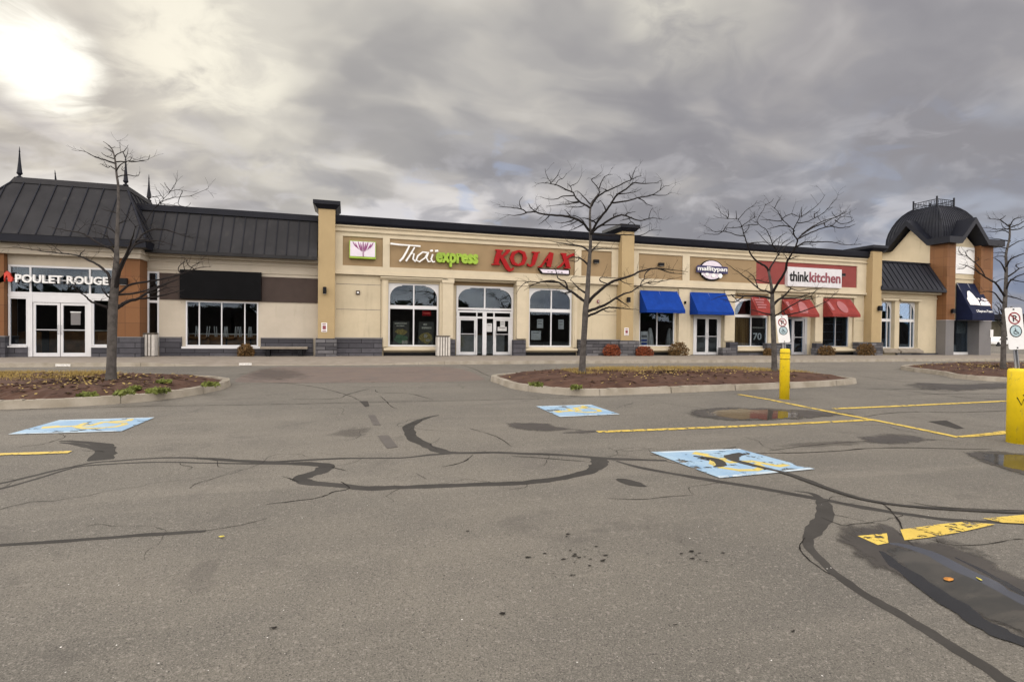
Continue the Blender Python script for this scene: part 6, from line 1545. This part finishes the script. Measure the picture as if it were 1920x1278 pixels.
tree('biggest bare tree, thick grey trunk on the island with the yellow grass', DG(208, 712),
 [(208, 713, 9), (209.5, 660, 8.6), (211, 600, 8.8), (212, 570, 8.8), (215, 540, 7.6), (217, 510, 6.6), (218.5, 485, 5.2), (219, 462, 4.2), (220.5, 420, 3.4), (222, 380, 2.8), (221.5, 347, 2.4), (219, 330, 2.1), (217, 310, 1.8), (215, 295, 1.5), (210, 280, 1.2), (203, 272, .8), (193, 265, .4)],
 [[5.2, (215, 545), (222, 515), (230, 492), (240, 470), (248, 447), (254, 425)], [2, (254, 425), (240, 408), (226, 391)], [2.6, (254, 425), (273, 416), (281, 403), (292, 389), (300, 381), (311, 368), (320, 358), (331, 341)],
  [4.2, (226, 505), (236, 484), (246, 468), (258, 450), (272, 436), (290, 430), (305, 430), (322, 434), (341, 441), (363, 447)], [1.6, (256, 452), (270, 449), (290, 455), (310, 460)], [1.8, (248, 462), (262, 455), (278, 452), (300, 452), (330, 462)],
  [2.6, (217, 476), (207, 465), (195, 461), (178, 452), (165, 443), (150, 436), (130, 433), (110, 429), (88, 424)], [1.6, (213, 462), (202, 445), (201, 432)], [1.2, (202, 444), (188, 438), (172, 434)],
  [3.6, (213, 552), (207, 532), (203, 515), (190, 501), (179, 494), (165, 487), (150, 480), (127, 476), (115, 473), (98, 459)], [1.3, (127, 476), (95, 473), (60, 468), (22, 462)], [.9, (149, 480), (153, 474), (160, 467)],
  [2.8, (222, 549), (238, 537), (252, 532), (275, 528), (300, 524), (330, 517), (352, 509), (375, 502), (396, 500)], [1.2, (348, 511), (344, 497), (347, 485)], [1.2, (356, 506), (366, 496), (384, 489)], [1, (340, 514), (334, 503), (342, 494), (352, 488)], [1, (362, 503), (352, 496), (350, 486)],
  [2.4, (221, 552), (250, 550), (278, 543), (308, 532), (342, 521)], [4.6, (215, 580), (224, 574), (240, 565), (258, 560), (275, 549), (300, 537), (333, 524)], [2.2, (258, 560), (290, 557), (320, 550), (346, 543)], [1.5, (275, 549), (290, 548), (312, 540), (336, 536)],
  [3.2, (206, 578), (190, 572), (172, 566), (160, 555), (148, 547), (141, 539), (136, 532)], [1.2, (141, 539), (126, 533), (116, 528)], [1.2, (148, 547), (140, 546), (128, 541)], [1, (140, 538), (142, 528), (134, 520)], [2, (209, 560), (200, 553), (193, 544), (190, 533)],
  [1.6, (215, 306), (190, 298), (175, 293), (160, 285), (146, 281)], [1.4, (217, 303), (240, 303), (262, 302), (277, 300), (281, 290)], [1.3, (218, 322), (224, 311), (237, 303), (243, 301), (249, 293)], [1.2, (215, 295), (222, 288), (233, 283), (241, 272)], [1, (217, 318), (208, 312), (201, 314), (188, 307)], [1, (214, 297), (205, 295), (198, 292), (190, 286)], [1.2, (220, 331), (240, 328), (258, 330), (262, 321)], [.8, (233, 321), (228, 318), (230, 312)], [.8, (212, 285), (204, 280), (195, 276)], [.8, (232, 288), (236, 296), (240, 278)], [.8, (205, 274), (210, 278), (216, 275)],
  [1.4, (292, 389), (300, 377), (292, 366)], [1, (300, 381), (318, 372), (340, 369), (360, 366), (391, 353)], [1, (318, 360), (330, 356), (349, 358)], [.8, (342, 360), (336, 372), (335, 384), (352, 387), (357, 380)], [.8, (302, 382), (320, 384), (345, 387)], [.8, (295, 385), (290, 372)], [.8, (320, 358), (312, 350), (308, 343)], [.8, (276, 370), (290, 369), (302, 367)], [.8, (306, 372), (298, 360), (292, 355)],
  [1.2, (221, 400), (206, 396), (190, 391)], [1, (221, 420), (235, 412), (243, 398)], [1.1, (220, 440), (205, 428), (178, 421), (160, 421)]], 1, 1.0)
tree('bare tree with slender dark trunk right of the main entrance', DG(1092, 699),
 [(1091.5, 700, 6.8), (1093, 660, 6.4), (1096, 615, 6.2), (1098, 580, 6.3), (1101, 555, 5.4), (1103, 520, 4.5), (1105, 490, 4), (1107, 460, 3.4), (1107, 435, 3), (1106, 410, 2.4), (1107, 390, 2.0), (1110, 378, 1.3)],
 [[3.4, (1097, 565), (1088, 559), (1078, 551), (1068, 545), (1057, 536), (1046, 529), (1030, 526), (1010, 530), (990, 536)], [1.8, (1070, 547), (1058, 550), (1068, 552)], [2, (1064, 541), (1060, 528), (1052, 525), (1046, 521), (1044, 512), (1041, 504), (1034, 500)], [1.2, (1010, 530), (990, 528), (974, 540), (968, 552)], [1.2, (1046, 529), (1020, 528), (1002, 533), (982, 545)],
  [2.8, (1101, 551), (1085, 540), (1076, 531), (1069, 524)], [1.2, (1070, 525), (1075, 518), (1090, 519), (1100, 518)], [2.2, (1105, 498), (1096, 490), (1087, 484), (1074, 482), (1062, 486)], [1.2, (1087, 484), (1080, 490), (1066, 488)], [2.2, (1106, 472), (1097, 465), (1085, 461), (1060, 457), (1028, 451)], [1, (1085, 461), (1068, 455), (1060, 448)],
  [3.6, (1101, 570), (1110, 558), (1122, 547), (1135, 536), (1150, 527), (1180, 518), (1200, 509), (1220, 504), (1236, 504), (1256, 511), (1286, 514)], [1.4, (1220, 504), (1210, 512), (1208, 522), (1203, 530)], [1.2, (1140, 533), (1125, 526), (1128, 520), (1145, 521), (1165, 520)], [1.1, (1236, 504), (1262, 506), (1290, 510)], [1, (1160, 524), (1172, 530), (1186, 533)],
  [3.4, (1099, 584), (1115, 579), (1130, 573), (1145, 565), (1165, 553), (1185, 546), (1200, 536), (1213, 530), (1222, 524)], [1.6, (1155, 559), (1168, 567), (1181, 577)], [1.2, (1213, 530), (1240, 527), (1278, 519)], [1, (1200, 536), (1206, 524), (1220, 522)], [1, (1213, 530), (1225, 533), (1238, 528)],
  [2.8, (1097, 598), (1105, 591), (1118, 586), (1130, 580), (1142, 576), (1155, 577), (1180, 579), (1198, 581)], [.9, (1130, 580), (1140, 584), (1156, 583)], [1.6, (1107, 474), (1115, 464), (1127, 452)], [1.2, (1112, 468), (1130, 466), (1158, 467)],
  [2.8, (1104, 432), (1095, 420), (1085, 413), (1070, 407), (1050, 404), (1030, 403), (1015, 401), (1003, 397), (988, 398), (978, 392), (958, 389), (935, 387)], [1, (985, 400), (965, 404), (950, 402)], [1, (1003, 397), (1012, 385)], [1, (977, 391), (974, 378), (980, 369)], [1, (1030, 404), (1022, 412), (1010, 421)], [.9, (1003, 396), (994, 388), (990, 380)], [1.2, (1070, 407), (1064, 398), (1058, 393)], [1.1, (1085, 413), (1070, 420), (1050, 427)], [1.1, (1095, 420), (1075, 430), (1065, 433)], [1.1, (1095, 416), (1080, 405), (1060, 404)], [1, (1075, 412), (1055, 418), (1040, 416)],
  [2.6, (1107, 390), (1097, 384), (1087, 378), (1080, 371), (1074, 361), (1062, 356), (1047, 348), (1035, 345), (1018, 343), (1008, 345)], [.8, (1033, 343), (1025, 330), (1022, 316)], [.8, (1033, 343), (1044, 331), (1051, 317)], [.9, (1041, 347), (1048, 337), (1055, 335), (1062, 325)], [.9, (1072, 357), (1070, 350), (1064, 344)], [.8, (1071, 348), (1082, 343), (1090, 329)], [1.3, (1074, 367), (1056, 368), (1043, 373), (1025, 373), (1016, 370)], [1.1, (1082, 378), (1068, 378), (1056, 371)], [1.1, (1086, 379), (1070, 382), (1050, 384), (1023, 387)], [1, (1094, 386), (1080, 389), (1060, 387)], [1.4, (1105, 381), (1095, 370), (1085, 360), (1078, 358)],
  [1.9, (1107, 390), (1111, 378), (1123, 363), (1123, 356), (1127, 343), (1132, 333), (1140, 328), (1149, 327)], [1.2, (1123, 355), (1116, 346), (1109, 337), (1118, 331), (1127, 324)],
  [2, (1108, 388), (1118, 372), (1130, 362), (1150, 353), (1170, 343), (1183, 337), (1186, 331), (1193, 312)], [1, (1183, 337), (1194, 332), (1203, 329)], [.9, (1183, 336), (1180, 324)], [1, (1140, 358), (1132, 354), (1124, 352)],
  [3, (1107, 440), (1110, 434), (1118, 419), (1128, 405), (1138, 393), (1147, 380), (1156, 366), (1166, 359), (1180, 350), (1187, 343), (1210, 344), (1236, 343)], [1.4, (1136, 395), (1132, 385), (1126, 376)], [1.7, (1148, 380), (1175, 377), (1195, 371), (1210, 369), (1230, 362), (1245, 350), (1255, 348)], [1.1, (1222, 366), (1248, 366), (1259, 360)], [1.1, (1198, 372), (1206, 376), (1215, 384), (1224, 386)], [1.1, (1157, 364), (1180, 362), (1195, 358), (1204, 353)], [.9, (1238, 355), (1240, 346), (1239, 338)], [1.2, (1126, 376), (1120, 380), (1112, 374), (1104, 372)], [1, (1150, 375), (1146, 366), (1138, 366)],
  [2.4, (1110, 436), (1120, 427), (1135, 417), (1150, 408), (1165, 403), (1180, 407), (1200, 414), (1218, 409), (1241, 410)], [1.2, (1125, 423), (1150, 421), (1175, 421), (1184, 416), (1192, 423), (1200, 428), (1217, 421)], [1, (1152, 407), (1150, 402), (1158, 400)], [1.1, (1170, 404), (1180, 399), (1192, 397)], [1, (1217, 409), (1220, 396), (1224, 390)], [1, (1183, 408), (1172, 412), (1162, 414)],
  [1.5, (1112, 438), (1140, 441), (1170, 440), (1200, 441), (1222, 432), (1241, 432)], [1.6, (1118, 420), (1112, 414), (1100, 410), (1088, 408)], [1.4, (1110, 415), (1120, 410), (1130, 404)]], 2, 1.1)
tree('bare tree with spreading twin stems behind the farther yellow bollard', DG(1452, 695),
 [(1452, 697, 5.6), (1451.5, 660, 5.2), (1450, 620, 4.9), (1449, 590, 4.7), (1448, 565, 4.3), (1448, 548, 3.6), (1446, 535, 3.0), (1443, 518, 2.6), (1441, 508, 2.3)],
 [[2.3, (1441, 508), (1436, 500), (1428, 495), (1417, 488), (1407, 475), (1402, 460), (1397, 446), (1393, 432), (1389, 420), (1384, 411)], [1.2, (1384, 411), (1375, 410), (1360, 410), (1345, 407), (1338, 404)], [.8, (1364, 408), (1352, 399), (1346, 388)], [.8, (1366, 404), (1365, 392)], [1.1, (1386, 410), (1392, 402), (1402, 392), (1413, 385), (1420, 376)], [1.1, (1391, 424), (1402, 416), (1412, 409), (1419, 406)], [.8, (1415, 408), (1414, 396)], [1.4, (1394, 442), (1382, 441), (1368, 436), (1355, 434), (1340, 434), (1330, 429), (1320, 422)], [.9, (1355, 434), (1346, 439), (1332, 439), (1321, 437)], [.9, (1357, 432), (1362, 424), (1367, 417)], [.9, (1381, 410), (1380, 395)], [1.2, (1402, 458), (1412, 455), (1430, 454), (1445, 455)], [.9, (1397, 436), (1404, 426), (1403, 420)], [.9, (1390, 426), (1370, 427), (1358, 428)],
  [1.8, (1442, 510), (1445, 500), (1452, 489), (1459, 478), (1470, 464), (1480, 456), (1490, 450)], [1.3, (1460, 477), (1450, 461), (1445, 448), (1437, 431), (1428, 425), (1420, 417), (1424, 404), (1431, 394), (1436, 382)], [.8, (1436, 384), (1445, 379), (1451, 372)], [.9, (1419, 417), (1408, 412)], [.9, (1420, 421), (1405, 422), (1395, 425)], [1, (1452, 463), (1440, 456), (1430, 446), (1420, 434)], [.9, (1448, 458), (1455, 450), (1465, 442), (1476, 435)], [.9, (1455, 468), (1460, 456), (1462, 446)], [.9, (1458, 470), (1468, 456), (1482, 448)],
  [3, (1448, 550), (1456, 535), (1466, 520), (1473, 506), (1476, 490), (1480, 483), (1488, 469), (1493, 458), (1495, 449), (1489, 441), (1488, 430), (1493, 420), (1497, 412), (1499, 404), (1500, 397)], [1.4, (1489, 432), (1478, 422), (1468, 413), (1464, 406), (1460, 399), (1452, 390), (1447, 387)], [.8, (1452, 390), (1458, 380), (1464, 371)], [1, (1466, 410), (1474, 405), (1484, 401), (1492, 404), (1499, 407)], [.9, (1464, 414), (1450, 414), (1436, 412), (1425, 411)], [.9, (1480, 425), (1468, 423), (1455, 425), (1438, 430)],
  [1.1, (1500, 407), (1515, 398), (1530, 387), (1540, 376), (1547, 365)], [.8, (1503, 405), (1503, 388)], [1.2, (1497, 418), (1512, 416), (1525, 410), (1540, 402), (1552, 391), (1562, 379), (1570, 371)], [.8, (1528, 408), (1527, 402), (1536, 395), (1537, 390)], [1.6, (1495, 449), (1503, 441), (1515, 432), (1530, 424), (1545, 418), (1560, 410), (1575, 403), (1588, 397)], [1.4, (1496, 448), (1510, 441), (1530, 432), (1545, 427), (1560, 423), (1570, 413), (1580, 406), (1599, 408)], [1, (1558, 424), (1572, 427), (1588, 426), (1604, 420)], [1.1, (1505, 438), (1525, 424), (1545, 414), (1568, 407), (1580, 400), (1582, 395)], [.9, (1566, 412), (1576, 419), (1596, 416), (1600, 411)], [.8, (1570, 408), (1562, 402), (1560, 396)], [1.5, (1490, 464), (1500, 459), (1510, 454), (1530, 454), (1552, 453), (1568, 455), (1585, 459), (1615, 458)], [.9, (1500, 459), (1512, 458), (1530, 459)], [1, (1476, 488), (1490, 482), (1500, 480)], [1, (1478, 486), (1470, 476), (1466, 470)], [.9, (1545, 418), (1548, 425), (1555, 420)],
  [2.6, (1448, 560), (1437, 557), (1420, 555), (1395, 555), (1372, 553), (1350, 556), (1334, 562)], [1.6, (1444, 549), (1436, 545), (1426, 543), (1400, 522), (1380, 507), (1361, 494)], [1.3, (1420, 537), (1414, 520), (1400, 508), (1395, 507)], [1.2, (1372, 553), (1384, 564), (1392, 568)], [1.4, (1395, 555), (1378, 566), (1364, 563), (1350, 560)], [1.6, (1447, 590), (1432, 587), (1420, 583), (1406, 580)], [1.1, (1440, 530), (1420, 525), (1400, 522)],
  [3, (1450, 572), (1458, 563), (1470, 555), (1478, 546), (1483, 541), (1480, 538), (1472, 536)], [1.6, (1483, 541), (1500, 545), (1525, 541), (1541, 541)], [1.8, (1466, 559), (1490, 559), (1508, 554), (1525, 548), (1536, 540)], [2, (1453, 592), (1466, 584), (1480, 575), (1500, 564), (1520, 555), (1530, 545)], [1.4, (1474, 590), (1495, 586), (1520, 578), (1545, 567), (1560, 556), (1572, 545)], [1, (1520, 555), (1524, 563), (1528, 570)], [1.1, (1500, 564), (1520, 560), (1540, 556)]], 3, 1.1)
tree('bare tree behind the leaning sign at the picture edge', DG(1881, 691),
 [(1881, 693, 4.8), (1881.5, 650, 4.6), (1883, 600, 4.3), (1884, 570, 4.0), (1885.5, 545, 3.5), (1886.5, 515, 3.0), (1887, 495, 2.6), (1886, 480, 2.4), (1889, 463, 2.1), (1893, 445, 1.9), (1893, 425, 1.6), (1892, 420, 1.2)],
 [[1.3, (1893, 425), (1882, 417), (1875, 412), (1862, 411), (1851, 409)], [.9, (1875, 412), (1881, 408), (1886, 404)], [1.3, (1893, 424), (1900, 413), (1906, 409), (1922, 407)], [1.2, (1893, 427), (1910, 421), (1922, 414), (1938, 410)], [1.1, (1893, 430), (1908, 430), (1924, 423), (1940, 420)], [1.3, (1893, 429), (1872, 430), (1858, 428), (1842, 427)], [.9, (1888, 430), (1880, 425), (1878, 419)], [1.2, (1893, 437), (1882, 432), (1868, 434), (1850, 434)], [1.3, (1893, 452), (1875, 449), (1862, 447), (1852, 445)], [1.1, (1887, 466), (1876, 463), (1862, 463)], [1.4, (1889, 465), (1900, 458), (1912, 452), (1930, 448)], [1.1, (1888, 474), (1876, 473), (1862, 474)], [1, (1888, 482), (1876, 480), (1864, 482)],
  [1.7, (1887, 500), (1894, 487), (1904, 481), (1918, 476), (1938, 470)], [1.6, (1886, 510), (1878, 494), (1870, 487), (1862, 483)], [1.7, (1887, 520), (1900, 512), (1912, 503), (1930, 498)], [1.8, (1886, 545), (1893, 528), (1905, 519), (1920, 514), (1940, 511)], [1.2, (1896, 524), (1910, 527), (1930, 530)], [1, (1910, 503), (1905, 497), (1918, 492)],
  [2.2, (1884, 555), (1876, 543), (1866, 530), (1855, 524), (1840, 514), (1826, 505), (1812, 498), (1798, 495)], [1.2, (1812, 498), (1806, 503), (1794, 505)], [1.1, (1834, 510), (1828, 502), (1820, 498)], [1.7, (1846, 517), (1838, 503), (1826, 491), (1812, 480), (1796, 477)], [1, (1820, 486), (1810, 474), (1818, 469), (1830, 472)], [1, (1826, 491), (1836, 486), (1830, 482)], [.9, (1804, 478), (1798, 470), (1799, 462)],
  [2, (1884, 572), (1874, 561), (1864, 549), (1850, 546), (1838, 549)], [1.3, (1888, 555), (1900, 557), (1918, 563), (1940, 569)], [1.1, (1866, 530), (1876, 524), (1884, 522)],
  [1.6, (1883, 605), (1876, 592), (1872, 578), (1866, 570)], [1.2, (1883, 596), (1877, 582), (1870, 574)], [1.2, (1882, 610), (1873, 600), (1866, 592)], [1, (1876, 590), (1868, 585), (1862, 584)], [1, (1878, 584), (1876, 572), (1868, 566)], [1, (1882, 622), (1874, 608), (1866, 602)]], 4, .9)

# ================================================================== FAR GROUND to the right: shops, parked car, trees
def farbuilding(x0, x1, y, h, label, wall, roofm, canopy=False):
    z = gz(y); r = thing('distant_building', label, 'building', ((x0+x1)/2, y, z))
    if canopy:
        MB().box(x0, x1, y, y+8, z+4.4, z+5.3).build('roof', roofm, r)
        mb = MB()
        for x in (x0+.6, x1-.6): mb.box(x-.15, x+.15, y+.6, y+.9, z, z+4.39)
        mb.build('posts', wall, r); MB().box(x0+2, x1-.8, y+4, y+7.5, z, z+4.2).build('kiosk', 'interior_light', r)
    else:
        MB().box(x0, x1, y, y+10, z, z+h).build('wall', wall, r); MB().box(x0-.2, x1+.2, y-.3, y+10.2, z+h+.003, z+h+.35).build('roof', roofm, r)
        mb = MB(); k = int((x1-x0)/3)
        for i in range(k): mb.box(x0+.6+3*i, x0+2.6+3*i, y-.05, y-.003, z+.7, z+2.5)
        mb.build('windows', 'white_frame', r)
        MB().box(x0+.3, x1-.3, y-.12, y-.002, z+2.9, z+3.5).build('sign_strip', 'white', r)
p = onY(1862, 650, 70); q = onY(1896, 650, 70)
farbuilding(p.x-3, q.x+2, 70, 3.9, 'distant low shop with pale sign strip between the tower and the leaning sign', 'pav_cream', 'roof')
p = onY(1910, 650, 62); farbuilding(p.x, p.x+14, 62, 5, 'distant dark roofed canopy right of the leaning sign', 'grey_panel', 'cornice', True)
def fartree(x, y, h, label, seed):
    z = gz(y); rr = random.Random(seed); r = thing('distant_tree', label, 'tree', (x, y, z), 'trees beyond the far road')
    MB().tube([(x, y, z-.1), (x+.1, y, z+h*.4), (x, y+.1, z+h*.8)], [.22, .15, .05], 7).build('trunk', 'bark', r)
    mb = MB()
    for c in range(26):
        a = rr.uniform(0, 6.28); hh = rr.uniform(.25, 1); rad = h*.28*math.sin(math.pi*min(1, hh*.85+.1)); cc = Vector((x+rad*math.cos(a)*rr.random()**.5*1.2, y+rad*math.sin(a)*rr.random()**.5, z+h*hh)); cr = h*.10
        for i in range(90):
            d = Vector((rr.gauss(0, 1), rr.gauss(0, 1), rr.gauss(0, .8))); pp = cc+d*cr*.6; u = Vector((rr.uniform(-1, 1), rr.uniform(-1, 1), rr.uniform(-1, 1))).normalized()*.16; v = Vector((rr.uniform(-1, 1), rr.uniform(-1, 1), rr.uniform(-1, 1))).normalized()*.10
            mb.poly([pp-u, pp+v, pp+u, pp-v])
    mb.build('crown', 'foliage', r, fix=False)
i = 0
for px, y, h, lb in ((1868, 95, 5.5, 'dark tree behind the distant low shop, near the tower'), (1890, 100, 5.2, 'dark tree behind the distant low shop, behind the bare trunk'), (1918, 105, 6.5, 'tallest dark tree behind the distant canopy'), (1938, 98, 6, 'dark tree past the distant canopy at the edge'), (1902, 120, 6.5, 'dark tree between the distant low shop and the canopy')):
    fartree(onY(px, 640, y).x, y, h, lb, 40+i); i += 1
def car(x, y, m, label):
    z = gz(y); r = thing('parked_car', label, 'car', (x, y, z), 'cars parked far off')
    body = [(-2.2, .30), (-2.25, .72), (-1.5, .92), (-.9, 1.42), (.9, 1.45), (1.6, .95), (2.2, .82), (2.25, .32)]
    MB().prismY([(x+a, z+b_) for a, b_ in body], y-.85, y+.85).build('body', m, r, bevel=.06)
    for sx in (-1, 1): MB().prismY([(x+sx*.06, z+.95), (x+sx*1.15, z+.95), (x+sx*.82, z+1.34), (x+sx*.06, z+1.36)], y-.865, y-.852).build('window', 'black', r)
    for sx in (-1.4, 1.4):
        for yy in (-.86, .66): 
            w_ = MB(); w_.hexa([(x+sx+.33*math.cos(t), y+yy, z+.33+.33*math.sin(t)) for t in [k*math.pi/8 for k in range(16)]], [(x+sx+.33*math.cos(t), y+yy+.2, z+.33+.33*math.sin(t)) for t in [k*math.pi/8 for k in range(16)]]); w_.build('wheel', 'black', r)
p = onY(1872, 648, 58); car(p.x, 58, 'white', 'white parked car far off between the tower and the leaning sign')
p = onY(1905, 648, 52); car(p.x+2, 52, 'grey_panel', 'grey parked car far off beside the leaning sign')

# unseen tree belt added behind the viewer to darken the lower pane reflections
rr = random.Random(77); mb = MB()
for i in range(1700):
    x = rr.uniform(-90, 190); h = 7.0+1.6*math.sin(x*.11)+1.2*math.sin(x*.37+1); z = rr.uniform(0, 1)**.8*h; s_ = rr.uniform(1.1, 2.3)*(1.15-.5*z/h); y = -62+rr.uniform(-3, 3)
    for k in range(3):
        a, b_, c = [Vector((rr.uniform(-1, 1), rr.uniform(-1, 1), rr.uniform(-1, 1)))*s_*1.4 for _ in range(3)]; p = Vector((x, y, z)); mb.poly([p+a, p+b_, p+c])
o = mb.build('unseen_trees', 'foliage', fix=False); o['kind'] = 'stuff'; tag(o, 'unseen dark tree belt added to darken the lower window reflections', 'trees')

mb = MB(); x = -95; k = 0  # unseen solid blocks added so the lower panes reflect evenly dark
while x < 195:
    w_ = 16+9*((k*7) % 3); mb.box(x, x+w_, -58, -50, 0, 4.6+.9*((k*5) % 3)); x += w_+.5; k += 1
o = mb.build('unseen_buildings', 'brown_panel'); o['kind'] = 'stuff'; tag(o, 'unseen row of dark building blocks added to darken the lower window reflections', 'buildings')
